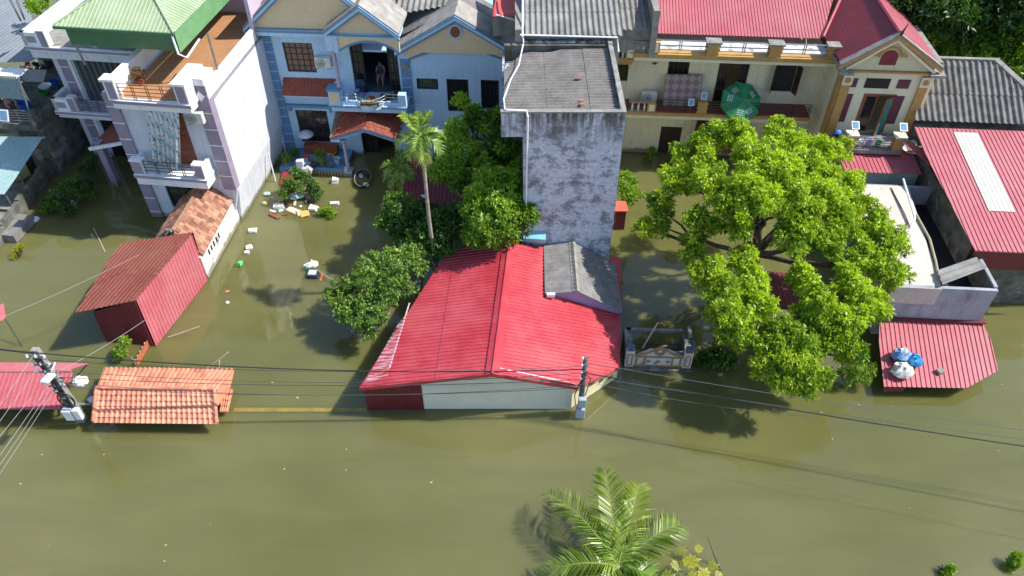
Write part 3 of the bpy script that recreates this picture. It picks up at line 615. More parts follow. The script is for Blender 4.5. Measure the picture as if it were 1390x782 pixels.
def tiles(mb, a, b, c, d, cw=.22, ch=.26):
    nu = int((b - a).length / cw); nv = int((d - a).length / ch); n = (b - a).cross(d - a).normalized(); n = n if n.z > 0 else -n
    for j in range(nv):
        for i in range(nu):
            o = a + (b - a) * ((i + .5 * (j % 2) * .6) / nu) + (d - a) * (j / nv); u = (b - a) / nu * .94; w_ = (d - a) / nv * 1.12
            k1 = random.uniform(-.014, .014); l = n * (.035 + k1); h = n * (.012 + k1); t_ = n * .022; sk = u * random.uniform(-.05, .05)
            mb.hexa([o + l + sk, o + u + l + sk, o + u + w_ + h, o + w_ + h, o + l + t_ + sk, o + u + l + t_ + sk, o + u + w_ + h + t_, o + w_ + h + t_])
E0, E1 = .25, 4.15
ra, rb, rc, rd = Vector((.05, .1, 1.36)), Vector((.05, E1, 1.5)), Vector((-1.25, E1, rz_ + .05)), Vector((-1.25, .55, rz_))
la, lb = Vector((-2.65, .45, 1.4)), Vector((-2.65, E1, 1.45))
m = MB(); tiles(m, ra, rb, rc, rd); tiles(m, lb, la, rd, rc)
m.prism([ra, rb, rc, rd], (0, 0, -.05), .5); m.prism([lb, la, rd, rc], (0, 0, -.05), .5)
tr_ = m.build('roof', M_terra, AN)
MB().tube([rd + Vector((0, -.05, .06)), rc + Vector((0, .0, .06))], .1, 6).build('ridge_cap', mat('mossy_ridge', (.34, .17, .11), (.2, .12, .08), 4, .9), tr_)
MB().tube([la + Vector((.05, 0, .1)), la + Vector((.5, .0, .42)), rd + Vector((-.25, -.05, .1)), rd + Vector((0, -.1, .12))], .08, 6).build('mortar_edge', M_con, tr_)
for k in range(5): MB().box(.003, .014, .7 + k * .3, .82 + k * .3, .85, 1.15).build('vent', M_black, AN)
MB().box(.003, .22, 6.2, 6.5, .6, 1.0).build('meter_box', M_dsteel, AN)

# ================ red sheet shed
S0 = Fr(144, 463, -9.8)
SH = root('metal_shed', 'red corrugated metal shed with rusty roof standing in the water', 'shed', fr=S0)
sw = S0.uv(212, 470, 0)[0]; sd = S0.uv(282, 380, 0)[1]
tr2 = S0.P(185, 407, 2.5); bl2 = Vector((0, 0, 0)); br2 = S0.P(212, 470, 0); bb = S0.P(282, 380, 0)
tl = pick_on(S0, 126, 424, bl2, br2, tr2); tb = pick_on(S0, 262, 316, br2, bb, tr2)
dn_ = Vector((0, 0, -.8)); tlb = tl + (tb - tr2)
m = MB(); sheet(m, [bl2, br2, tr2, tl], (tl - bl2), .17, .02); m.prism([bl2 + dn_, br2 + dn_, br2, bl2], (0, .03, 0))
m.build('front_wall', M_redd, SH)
m = MB(); sheet(m, [br2, bb, tb, tr2], (tr2 - br2), .2, .03); m.prism([br2 + dn_, bb + dn_, bb, br2], (-.02, 0, 0))
m.build('side_wall', M_redp, SH)
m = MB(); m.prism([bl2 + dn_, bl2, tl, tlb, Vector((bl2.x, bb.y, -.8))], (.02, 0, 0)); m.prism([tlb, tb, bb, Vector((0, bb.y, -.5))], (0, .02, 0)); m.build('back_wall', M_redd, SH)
m = MB(); up_ = Vector((0, 0, .04)); e1, e2 = tr2 + up_ + (tr2 - tb) * .02, tb + up_; e0 = S0.P(102, 425, 2.3); e3 = pick_on(S0, 162, 331, e0, e1, e2)
sheet(m, [e0, e1, e2, e3], (e1 - e2), .19, .03); rr_ = m.build('roof', M_rust, SH)
dr = MB(); dr.prism([bl2.lerp(br2, .2) + Vector((0, -.05, 0)), bl2.lerp(br2, .55) + Vector((0, -.05, 0)), tl.lerp(tr2, .5) + Vector((0, -.05, -.5)), tl.lerp(tr2, .2) + Vector((0, -.05, -.5))], (0, .03, 0)); dr.build('door', mat('dull_red_door', (.20, .03, .035), (.16, .025, .03), 2, .5), SH)
# ================ blue house
B = Fr(500, 210, -3.7, 0, (1.025, 1.07, .99), -.2)
BH = root('blue_house', 'pale blue two-storey house with peach gables and arched balcony', 'house', fr=B)
holes = []
def hole(BLp, TRp, v=0):
    a = B.uz(*BLp, v); b = B.uz(*TRp, v); return (a[0], b[0], a[1], b[1])
hU = (-3.4, -1.85, 5.2, 6.9); hLo = (-3.5, -1.75, .75, 2.85); hBal = (.05, 2.5, 4.02, 7.0); hDoor = (-.05, 1.9, -1.5, 2.5)
hS = (3.37, 4.5, 4.4, 5.06); hD1 = (4.95, 6.1, 3.1, 5.08); hD2 = (6.75, 7.7, 3.3, 5.09)
m = MB(); BL, BR = -4.55, 8.75
wall_holes(m, BL, BR, -2, 7.0, [hU, hLo, hBal, hDoor, hS, hD1, hD2], 0, .2)
m.box(BL, BL + .2, .2, 9, -2, 7.4).box(BR - .2, BR, .2, 9, -2, 6.6).box(BL, BR, 8.8, 9, -2, 6.6)
m.box(BL, 2.6, 0, .2, 7.0, 7.6)
m.box(BL + .2, BR - .2, .2, 8.8, 6.4, 6.5).box(BL + .2, BR - .2, .2, 8.8, 3.7, 3.95)
m.build('wall', M_sky, BH)
grid_window(BH, 'window', *hU, .06, M_wood, mat('curtained_pane', (.20, .11, .08), (.13, .08, .06), 3, .4), 5, 5, .07)
grid_window(BH, 'window', *hLo, .06, M_wood, M_glass, 4, 4, .07)
grid_window(BH, 'window', *hS, .06, M_black, mat('tinted_pane', (.10, .13, .10), (.02, .03, .02), 2, .15), 1, 1, .06)
grid_window(BH, 'window', *hD1, .06, M_black, M_glass, 4, 4, .09)
grid_window(BH, 'window', *hD2, .06, M_black, M_glass, 4, 4, .09)
grid_window(BH, 'balcony_door', hBal[0], hBal[0] + .62, hBal[2], hBal[3], .12, M_black, M_glass, 2, 5, .09)
grid_window(BH, 'balcony_door', hBal[1] - .55, hBal[1], hBal[2], hBal[3], .12, M_black, M_glass, 2, 5, .09)
grid_window(BH, 'front_door', hDoor[0] + .1, hDoor[0] + .85, hDoor[2], hDoor[3], .25, M_black, M_glass, 2, 5, .1)
MB().box(BL + .25, BR - .25, .25, 6, 3.95, 3.98).build('upper_floor', mat('blue_grey_tile', (.10, .16, .22), None, 2, .4), BH)
# quoins
def quoin(u0, u1, z0, z1, v=0.0):
    p = MB().box(u0, u1, v - .07, v - .003, z0, z1).build('corner_pilaster', M_skyd, BH)
    g = MB(); z = z0 + .5
    while z < z1 - .2: g.box(u0 - .004, u1 + .004, v - .075, v - .069, z, z + .035); z += .56
    g.build('joint_lines', M_sky, p); return p
q = quoin(BL + .1, BL + .62, -2, 7.35); MB().tube([(BL, -.12, -1), (BL + .02, -.12, 7.3)], .05, 8).build('downpipe', M_pvc, BH)
q = quoin(2.62, 3.12, 2.9, 6.15)
MB().lathe((0, 0, 0), [(.2, 0), (.2, .03), (.12, .05)], 16).build('medallion', M_sky, q).matrix_local = Matrix.Translation((2.87, -.07, 5.75)) @ Matrix.Rotation(R(90), 4, 'X')
# eaves slabs and gables
M_roofc = mat('grey_roof_mortar', (.36, .34, .31), (.22, .21, .19), 2, .9, bump=.4, streak=(.12, .12, .11), s_amt=.5)
def gable(uL, zL, uA, zA, uR, zR, vf, vb, face=True, base=None, slab=.14, name='gable'):
    base = base if base is not None else min(zL, zR)
    g = MB(); g.prism([(uL + .35, vf + .25, base), (uR - .35, vf + .25, base), (uR - .35, vf + .25, zR + .12), (uA, vf + .25, zA - .1), (uL + .35, vf + .25, zL + .12)], (0, .15, 0)); go = g.build(name, M_peach, BH)
    for (a, za, b, zb) in ((uL, zL, uA, zA), (uA, zA, uR, zR)):
        A0 = Vector((a, vf, za)); B0_ = Vector((b, vf, zb)); d = Vector((0, 0, 1))
        t_ = MB(); t_.prism([A0 - d * .17, B0_ - d * .17, B0_, A0], (0, .24, 0)); t_.build('rake_trim', M_sky, go)
        t_ = MB(); t_.prism([A0 - d * .30 + Vector((0, .08, 0)), B0_ - d * .30 + Vector((0, .08, 0)), B0_ - d * .172 + Vector((0, .08, 0)), A0 - d * .172 + Vector((0, .08, 0))], (0, .16, 0)); t_.prism([A0 + d * .002 + Vector((0, -.03, 0)), B0_ + d * .002 + Vector((0, -.03, 0)), B0_ + d * .06 + Vector((0, -.03, 0)), A0 + d * .06 + Vector((0, -.03, 0))], (0, .1, 0)); t_.build('rake_moulding', M_skyd, go)
        t_ = MB(); t_.prism([A0 + d * .005 + Vector((0, .08, 0)), B0_ + d * .005 + Vector((0, .08, 0)), B0_ + d * slab + Vector((0, .08, 0)), A0 + d * slab + Vector((0, .08, 0))], (0, vb - vf, 0)); t_.build('roof_slab', M_roofc, go)
    return go
g1 = gable(-5.0, 7.85, -1.4, 11.1, 2.4, 7.85, -.55, 1.2)
g2 = gable(-.75, 8.05, 1.15, 9.45, 2.95, 8.0, -1.15, 1.2)
g3 = gable(2.45, 6.75, 5.62, 8.72, 8.95, 6.65, -.4, 1.3)
m = MB(); m.box(-5.0, -.75, -.5, 0, 7.5, 7.78).box(-.75, 2.95, -1.1, 0, 7.86, 8.0); m.box(-.75, -.4, -1.1, 0, 7.1, 7.86).build('eaves', M_sky, BH)
m = MB().box(-5.03, -.78, -.53, -.502, 7.7, 7.8).box(-.78, 2.98, -1.13, -1.102, 7.93, 8.02); m.build('eaves_moulding', M_skyd, BH)
# arch panel of the balcony and of the right gable
def arch(u0, u1, zs, rise, ztop, v, mt, th=.15, edge=None, n=14):
    m = MB(); e = MB()
    for i in range(n):
        a, b = i / n, (i + 1) / n; f = lambda t: zs + rise * (1 - (2 * t - 1) ** 2)
        ua, ub = u0 + (u1 - u0) * a, u0 + (u1 - u0) * b
        m.prism([(ua, v, f(a)), (ub, v, f(b)), (ub, v, ztop), (ua, v, ztop)], (0, th, 0), .5)
        e.prism([(ua, v - .04, f(a) - .06), (ub, v - .04, f(b) - .06), (ub, v - .04, f(b) + .05), (ua, v - .04, f(a) + .05)], (0, .04, 0), .5)
    o = m.build('arch_panel', mt, BH); e.build('arch_moulding', M_skyd, o); return o
arch(-.15, 2.9, 7.1, .55, 7.86, -1.05, M_peach)
MB().box(-.42, -.15, -1.1, -.9, 7.02, 7.86).build('arch_post', M_sky, BH)
arch(3.0, 8.35, 6.15, .72, 6.95, -.06, M_peach, .05)
# round vent
o = MB(); n = 20
o.prism([(5.58 + .34 * math.cos(2 * math.pi * k / n), -.2, 7.86 + .4 * math.sin(2 * math.pi * k / n)) for k in range(n)], (0, .06, 0)); rv = o.build('round_vent', M_sky, BH)
o = MB(); o.prism([(5.58 + .25 * math.cos(2 * math.pi * k / n), -.215, 7.86 + .3 * math.sin(2 * math.pi * k / n)) for k in range(n)], (0, .01, 0)); o.build('grille', M_woodr, rv)
# balcony
bz = 4.0; v0 = -1.15
m = MB(); m.box(-1.05, 2.9, v0 + .05, -.003, bz - .42, bz - .12).box(-1.15, 2.95, v0 - .05, -.004, bz - .118, bz)
m.box(-1.08, -.5, v0, v0 + .5, bz, bz + .82).box(2.55, 2.95, v0, v0 + .4, bz, bz + .7).box(-.5, 2.55, v0 + .05, v0 + .2, bz, bz + .2).box(-.95, -.8, v0 + .5, -.003, bz, bz + .8)
# belly of the balcony
pts = [(.35 + 1.5 * k / 10, v0 + .1 - .42 * math.sin(math.pi * k / 10)) for k in range(11)]
m.prism([(x, y, bz - .1) for x, y in pts], (0, 0, .28)); m.build('balcony', M_sky, BH)
m = MB(); m.box(-1.14, -.44, v0 - .06, v0 + .56, bz + .822, bz + .95).box(-1.18, 2.98, v0 - .08, v0 - .052, bz - .1, bz - .02); m.build('cap_moulding', M_skyd, BH)
MB().box(-1.0, -.58, v0 - .012, v0 - .002, bz + .1, bz + .72).build('inset_panel', M_peach, BH)
m = MB()
for z in (.3, .48, .66):
    m.tube([(-.5, v0 + .12, bz + z), (.3, v0 + .12, bz + z)] + [(x, y - .08 if 0 < i < 10 else y, bz + z - .06) for i, (x, y) in enumerate(pts)] + [(1.9, v0 + .12, bz + z), (2.55, v0 + .12, bz + z)], .018, 6)
for x in (-.1, .3, 1.9, 2.3): m.tube([(x, v0 + .12, bz + .1), (x, v0 + .12, bz + .68)], .016, 6)
m.build('railing', M_steel, BH)
m = MB(); m.lathe((-.5, v0 + .28, bz + .95), [(.15, 0), (.15, .06), (.11, .1), (.095, 1.9), (.13, 2.0), (.16, 2.06), (.16, 2.15)], 14); m.build('column', mat('lilac_column', (.42, .38, .46), (.36, .33, .40), 3, .6), BH, smooth=False)
# tiled awning between storeys, hood over lower window
m = MB(); tiles(m, Vector((-3.75, -.55, 4.15)), Vector((-.9, -.55, 4.15)), Vector((-.9, 0, 4.85)), Vector((-3.75, 0, 4.85)), .16, .14)
m.prism([(-3.75, -.55, 4.12), (-.9, -.55, 4.12), (-.9, 0, 4.82), (-3.75, 0, 4.82)], (0, 0, -.04)); m.build('tiled_awning', M_brownt, BH)
MB().box(-3.78, -.9, -.5, -.005, 3.98, 4.06).build('awning_slab', M_sky, BH)
m = MB(); m.box(-3.9, -1.3, -.22, -.004, 3.12, 3.26).box(-3.8, -3.65, -.15, -.004, 2.85, 3.118).box(-1.55, -1.4, -.15, -.004, 2.85, 3.118); m.build('window_hood', M_skyd, BH)
# porch
m = MB(); pv = -1.9
zE, zA_ = 2.3, 2.95; pu0, puA, pu1 = -1.05, .72, 2.5
sheetP = [((pu0, zE), (puA, zA_)), ((puA, zA_), (pu1, zE))]
for (a, za), (b, zb) in sheetP:
    tiles(m, Vector((a, pv, za + .1)), Vector((b, pv, zb + .1)), Vector((b, -.02, zb + .75)), Vector((a, -.02, za + .6)), .2, .2)
pr = m.build('porch_roof', M_brownt, BH)
m = MB()
for (a, za), (b, zb) in sheetP: m.prism([(a, pv + .05, za - .12), (b, pv + .05, zb - .12), (b, pv + .05, zb + .06), (a, pv + .05, za + .06)], (0, 1.85, 0))
m.box(pu0 - .1, pu0 + .4, pv, -.01, zE - .14, zE + .02); m.build('porch_gable', M_sky, pr)
m = MB()
for (a, za), (b, zb) in sheetP: m.prism([(a, pv - .03, za - .0), (b, pv - .03, zb - .0), (b, pv - .03, zb + .12), (a, pv - .03, za + .12)], (0, .08, 0))
m.build('porch_moulding', M_skyd, pr)
MB().prism([(pu0 - .12, pv, zE + .03), (pu0 + .12, pv, zE + .03), (pu0 + .12, -.01, zE + .62), (pu0 - .12, -.01, zE + .62)], (0, 0, .1)).build('parapet_edge', M_cond, pr)
cb = B.uv(475, 236, 0); 
MB().lathe((cb[0] - .02, cb[1], .3), [(.15, 0), (.15, .06), (.115, .1), (.095, 1.75), (.14, 1.85), (.16, 1.95)], 14).build('porch_column', MC['lilac_column'], BH)
MB().box(cb[0] - .22, cb[0] + .2, cb[1] - .22, cb[1] + .2, -1, .3).build('column_base', M_sky, BH)
MB().box(-4.3, cb[0] - .2, cb[1] - .12, -.01, -.1, .32).box(-3.4, cb[0] - .2, cb[1] - .18, cb[1] - .12, .22, .42).build('terrace_floor', M_skyd, BH)
m = MB()
for k in range(15): m.box(-3.2 + k * .175, -3.12 + k * .175, cb[1] - .2, cb[1] - .12, -.2, .22)
m.build('balustrade', mat('yellow_paint', (.50, .36, .10), None, 3, .7), BH)
ac_unit(B.W(-1.35, -.2, 5.6), B.a, 'air conditioner unit on the pale blue wall beside the balcony column')
# fibre roofs of the blue house
FR = B
m = MB()
sheet(m, [(2.2, .6, 6.9), (5.6, .6, 8.6), (5.6, 8.5, 8.6), (2.2, 8.5, 6.9)], (-1, 0, -.4), .3, .05, 'sin', lap=1.5)
sheet(m, [(5.6, .6, 8.6), (8.9, .6, 6.7), (8.9, 3.2, 6.7), (5.6, 3.2, 8.6)], (1, 0, -.4), .3, .05, 'sin', lap=1.5)
m.build('roof', M_fib, BH)
m = MB()
sheet(m, [(2.3, 1.2, 7.95), (2.3, 8.5, 10.3), (7.6, 8.5, 10.3), (7.6, 4.6, 9.05), (5.6, 2.6, 8.4), (5.0, 1.9, 8.2)], (0, -1, -.32), .3, .1, 'sin', lap=1.4)
m.build('roof', M_fibl, BH)
m = MB(); sheet(m, [(-5.0, .6, 8.0), (-1.4, .6, 11.2), (-1.4, 8, 11.2), (-5, 8, 8)], (-1, 0, -.9), .3, .05, 'sin', lap=1.5); sheet(m, [(-1.4, .6, 11.2), (2.4, .6, 8), (2.4, 8, 8), (-1.4, 8, 11.2)], (1, 0, -.9), .3, .05, 'sin', lap=1.5); m.build('roof', M_fib, BH)
# pipes and cable on its right end
MB().tube([(8.8, -.12, 7.4), (8.77, -.12, 3.0)], .07, 8).build('downpipe', M_pvc, BH)
# person sitting inside balcony door
def person(name, label, at, rz, joints, edges, rad, cloth, skin, head, hair=None, s=1.0):
    o = root(name, label, 'person', at=at, rz=rz)
    me = bpy.data.meshes.new('body'); me.from_pydata([Vector(j) * s for j in joints], edges, []); ob = bpy.data.objects.new('body', me); col.objects.link(ob); ob.parent = o
    me.materials.append(skin)
    md = ob.modifiers.new('skin', 'SKIN')
    for i, r_ in enumerate(rad): me.skin_vertices[0].data[i].radius = (r_ * s, r_ * s)
    me.skin_vertices[0].data[0].use_root = True
    sb = ob.modifiers.new('sub', 'SUBSURF'); sb.levels = 1; sb.render_levels = 2
    return o
M_skin = mat('skin', (.42, .24, .16), (.36, .20, .13), 4, .55)
def seated(at, rz, label, top, short):
    J = [(0, 0, .45), (0, .03, .72), (0, .02, .95), (0, 0, 1.06), (0, -.03, 1.17), (0, -.03, 1.27),
         (.1, -.02, .46), (.14, -.42, .47), (.14, -.45, .08), (.14, -.58, .04), (-.1, -.02, .46), (-.14, -.42, .47), (-.14, -.45, .08), (-.14, -.58, .04),
         (.17, .02, .95), (.24, -.08, .70), (.16, -.32, .58), (-.17, .02, .95), (-.24, -.08, .70), (-.16, -.32, .58)]
    E_ = [(0, 1), (1, 2), (2, 3), (3, 4), (4, 5), (0, 6), (6, 7), (7, 8), (8, 9), (0, 10), (10, 11), (11, 12), (12, 13), (2, 14), (14, 15), (15, 16), (2, 17), (17, 18), (18, 19)]
    Rr = [.13, .13, .12, .05, .095, .07, .09, .07, .045, .035, .09, .07, .045, .035, .06, .045, .03, .06, .045, .03]
    o = person('person', label, at, rz, J, E_, Rr, None, M_skin, None)
    MB().lathe((0, .02, .4), [(.17, 0), (.175, .1), (.155, .3), (.18, .5), (.12, .6), (.07, .62)], 14).build('shirt', top, o, smooth=True)
    m = MB(); 
    for sx in (-1, 1): m.tube([(sx * .1, .02, .46), (sx * .135, -.3, .47)], [.125, .1], 10)
    m.build('shorts', short, o, smooth=True)
    MB().lump((0, .0, 1.235), (.1, .11, .1), 12, .04).build('hair', M_black, o, smooth=True)
    return o
seated(B.W(1.2, 1.3, 3.98), B.a, 'person with bare legs in the dark doorway of the blue house balcony', mat('dark_shirt', (.05, .06, .09)), mat('grey_shorts', (.25, .28, .34)))
st = root('chair', 'low dark stool in the balcony doorway', 'stool', at=B.W(1.2, 1.35, 3.98)); MB().box(-.2, .2, -.2, .2, .34, .38).build('seat', M_blue, st)
for sx in (-1, 1):
    for sy in (-1, 1): MB().box(sx * .17 - .02, sx * .17 + .02, sy * .17 - .02, sy * .17 + .02, 0, .34).build('leg', M_blue, st)
st.name = 'stool'
ch = root('plastic_chair', 'dark blue chair behind the balcony railing', 'chair', at=B.W(.35, -.35, 4.0), rz=B.a)
MB().box(-.25, .25, -.25, .25, .42, .47).build('seat', mat('navy_plastic', (.02, .04, .12)), ch); MB().box(-.25, .25, .22, .26, .5, .95).build('backrest', MC['navy_plastic'], ch)
for sx in (-1, 1):
    for sy in (-1, 1): MB().bar((sx * .22, sy * .22, 0), (sx * .22, sy * .22, .42), .02).build('leg', MC['navy_plastic'], ch)
basin(B.W(1.0, -.6, 4.0), .2, .15, M_redpl, 'bowl', 'red plastic bowl on the blue house balcony', 'bowl')
clutter_at = lambda at, label, mts, n, s: None
o = root('clutter_heap', 'dark heap of bags at the right end of the blue house balcony', 'household clutter', at=B.W(2.0, -.5, 4.0))
for i in range(7): MB().lump((random.uniform(-.35, .35), random.uniform(-.25, .25), .15 + random.random() * .2), (.2, .16, .15), 7, .4).build('bag', random.choice([M_dsteel, M_wood, M_black, M_con]), o)
o = root('potted_plant', 'low green planter inside the curved balcony railing', 'plant', at=B.W(1.1, -1.35, 4.18)); MB().box(-.5, .5, -.1, .12, 0, .16).build('trough', M_brownt, o)
C_, N_, T_ = clump_points([((x, 0, .25), .16, .5) for x in (-.4, -.2, 0, .2, .4)], 80, (0, 0, 0), sub=False); leaves_mesh('foliage', C_, N_, .1, .05, M_leafm, o, T_, per=3)

# ================ tall grey tower block
G = Fr(712, 322, 0, 2.6, (1.02, 1.07, .98))
GT = root('grey_tower', 'tall narrow house with bare weathered grey plaster and corrugated roof', 'house', fr=G)
gw = bpy.data.materials.new('patchy_plaster'); gw.use_nodes = True; t = gw.node_tree; b = t.nodes['Principled BSDF']; L = t.links.new
tc = _n(t, 'ShaderNodeTexCoord')
mpn = _n(t, 'ShaderNodeMapping'); mpn.inputs['Scale'].default_value = (.8, .8, 1.0); L(tc.outputs['Object'], mpn.inputs[0])
na = _n(t, 'ShaderNodeTexNoise'); na.inputs['Scale'].default_value = 1.5; na.inputs['Detail'].default_value = 12; na.inputs['Roughness'].default_value = .72; L(mpn.outputs[0], na.inputs['Vector'])
r1 = _n(t, 'ShaderNodeValToRGB'); e = r1.color_ramp.elements; e[0].position = .42; e[0].color = (.58, .63, .72, 1); e[1].position = .62; e[1].color = (.20, .21, .24, 1)
x = e.new(.505); x.color = (.55, .60, .69, 1); x = e.new(.53); x.color = (.37, .40, .46, 1); L(na.outputs[0], r1.inputs[0])
nb = _n(t, 'ShaderNodeTexNoise'); nb.inputs['Scale'].default_value = 7; nb.inputs['Detail'].default_value = 8; nb.inputs['Roughness'].default_value = .7; L(tc.outputs['Object'], nb.inputs['Vector'])
mr = _n(t, 'ShaderNodeMapRange'); mr.inputs[1].default_value = .3; mr.inputs[2].default_value = .7; mr.inputs[3].default_value = .6; mr.inputs[4].default_value = 1.25; L(nb.outputs[0], mr.inputs[0])
mx = _n(t, 'ShaderNodeMix', data_type='RGBA', blend_type='MULTIPLY'); mx.inputs[0].default_value = 1; L(r1.outputs[0], mx.inputs[6]); L(mr.outputs[0], mx.inputs[7])
mp2 = _n(t, 'ShaderNodeMapping'); mp2.inputs['Scale'].default_value = (5, 5, .6); L(tc.outputs['Object'], mp2.inputs[0]); nc = _n(t, 'ShaderNodeTexNoise'); nc.inputs['Scale'].default_value = 1; nc.inputs['Detail'].default_value = 6; L(mp2.outputs[0], nc.inputs['Vector'])
sx_ = _n(t, 'ShaderNodeSeparateXYZ'); L(tc.outputs['Object'], sx_.inputs[0]); mz = _n(t, 'ShaderNodeMapRange'); mz.inputs[1].default_value = 7.4; mz.inputs[2].default_value = 9.2; L(sx_.outputs[2], mz.inputs[0])
mm = _n(t, 'ShaderNodeMath', operation='MULTIPLY'); L(mz.outputs[0], mm.inputs[0]); mr2 = _n(t, 'ShaderNodeMapRange'); mr2.inputs[1].default_value = .38; mr2.inputs[2].default_value = .6; L(nc.outputs[0], mr2.inputs[0]); L(mr2.outputs[0], mm.inputs[1])
mx2 = _n(t, 'ShaderNodeMix', data_type='RGBA'); L(mm.outputs[0], mx2.inputs[0]); L(mx.outputs[2], mx2.inputs[6]); mx2.inputs[7].default_value = (.09, .085, .075, 1)
L(mx2.outputs[2], b.inputs['Base Color']); b.inputs['Roughness'].default_value = .9
m = MB(); gz = 9.29; gR, gB = 3.92, 6.0
m.box(-.08, gR, 0, .18, -2, gz).box(gR - .16, gR, .18, gB, -2, gz).box(-.08, .1, .18, gB, -2, 8.1).box(-.08, gR, gB - .2, gB, -2, gz)
m.box(-1.0, -.08, .0, .18, 8.15, gz).box(-1.0, -.9, .18, 5.8, 8.15, 8.75).box(-.9, gR - .16, .18, gB - .2, 8.2, 8.4)
m.build('wall', gw, GT)
m = MB(); m.box(-1.02, gR + .02, -.02, .2, gz + .002, gz + .06).box(gR - .18, gR + .02, .2, gB, gz + .002, gz + .06); m.build('coping', M_con, GT)
m = MB(); sheet(m, [(-.9, .2, 8.9), (gR - .18, .2, 9.05), (gR - .18, 5.75, 9.05), (-.1, 5.2, 8.9), (-.9, 3.9, 8.9)], (-1, 0, -.05), .23, .10, 'sin', lap=1.75, jit=.02); m.build('roof', mat('grey_roof_sheet', (.23, .215, .20), (.15, .14, .13), 1.6, .9, streak=(.12, .115, .11), s_amt=.4, fine=.25), GT)
MB().box(-.92, gR - .16, 5.6, 5.8, 8.4, 9.2).build('back_wall', M_cond, GT)
m = MB(); m.tube([(-.8, .08, gz + .09), (.0, .02, gz + .09), (.05, -.07, gz - .1), (.05, -.08, 3.0)], .045, 8); m.tube([(-.85, .1, gz + .1), (-.9, 1.1, 9.25), (-.62, 2.6, 9.25), (-.27, 3.8, 9.25), (-.05, 5.6, 9.35), (-.1, 6.1, 9.9)], .032, 6); m.build('pipework', M_pvc, GT)
br = lambda px, py: G.W(*G.uv(px, py, 9.05), 9.1)
for i, (px, py, lb) in enumerate(((785, 109, 'lone red brick on the grey corrugated roof'), (789, 139, 'upper of two red bricks close together on the grey roof'), (789.5, 144, 'lower of two red bricks close together on the grey roof'))):
    o = MB().box(-.1, .1, -.06, .06, 0, .07).build('brick', M_terra, None); o.location = br(px, py); o.rotation_euler = (0, 0, .3 * i); tag(o, lb, 'brick', 'loose bricks on the grey roof')
# ================ large red roofed house in the centre
m1 = PZ(576, 555); Cf = Fr(576, 555, 0)
CH = root('red_roof_house', 'large low house with wide bright red corrugated gable roof and cream walls', 'house', fr=Cf)
C = lambda px, py, z: Cf.P(px, py, z)
zL, zR_, zA = 1.6, 1.45, 2.75
rA0 = C(668, 508, zA); rA1 = C(691, 330, zA)
eL0 = C(488, 527, zL); eL1 = C(612, 334, zL)
eR0 = C(785, 526, zR_); eRm = C(843, 460, zR_); eR1 = C(843, 380, zR_)
# put the slopes exactly on planes through ridge and eave
def onplane(p, z, a, b, c):
    n = (b - a).cross(c - a); return Vector((p.x, p.y, a.z - (n.x * (p.x - a.x) + n.y * (p.y - a.y)) / n.z))
m = MB(); q = lambda px, py, z, a, b, c: None
LP = [eL0, rA0, rA1]; 
eL1p = onplane(eL1, 0, *LP)
def plane_pick(px, py, a, b, c):   # photo pixel dropped on the slope plane
    A_, B_, C_ = (Cf.W(*a), Cf.W(*b), Cf.W(*c)); n = (B_ - A_).cross(C_ - A_); r = ray(px, py); t = (A_ - CP).dot(n) / r.dot(n); p = CP + r * t - Cf.O
    return Cf.L(p)
PL = lambda px, py: plane_pick(px, py, *LP)
pl = [eL0, rA0, rA1, PL(640, 334), PL(603, 345), PL(540, 440)]
sheet(m, [eL0, rA0, rA1, PL(610, 338)], (eL0 - rA0), .19, .03, lap=3.1)
lf = m.build('roof_left', M_red, CH)
RPl = [rA0, eR0, rA1]; RP = lambda px, py: plane_pick(px, py, *RPl)
m = MB(); sheet(m, [rA0, RP(785, 526), RP(841, 500), RP(843, 350), rA1], (RP(784, 526) - rA0), .19, .03, lap=2.6)
rf = m.build('roof_right', M_red, CH)
m = MB(); u = Vector((0, 0, .06))
for s_, pk in ((-1, lf), (1, rf)): pass
a, b_ = rA0 + Vector((0, -.04, 0)), rA1
for s_, dz in ((-1, -.085), (1, -.09)):
    m.prism([a + Vector((0, 0, .075)), b_ + Vector((0, 0, .075)), b_ + Vector((s_ * .27, 0, .075 + dz)), a + Vector((s_ * .27, 0, .075 + dz))], (0, 0, .02))
m.tube([a + Vector((0, 0, .09)), b_ + Vector((0, 0, .09))], .05, 6); m.build('ridge_cap', M_red, CH)
m = MB()
for p0, p1 in ((eL0, rA0), (rA0, RP(784, 526))): m.prism([p0 + Vector((0, -.03, .05)), p1 + Vector((0, -.03, .05)), p1 + Vector((0, -.03, -.13)), p0 + Vector((0, -.03, -.13))], (0, .03, 0))
e1, e2 = RP(784, 526), RP(841, 500); m.prism([e1 + Vector((.02, 0, .04)), e2 + Vector((.02, 0, .04)), e2 + Vector((.02, 0, -.04)), e1 + Vector((.02, 0, -.04))], (.02, -.02, 0))
m.build('verge_trim', M_red, CH)
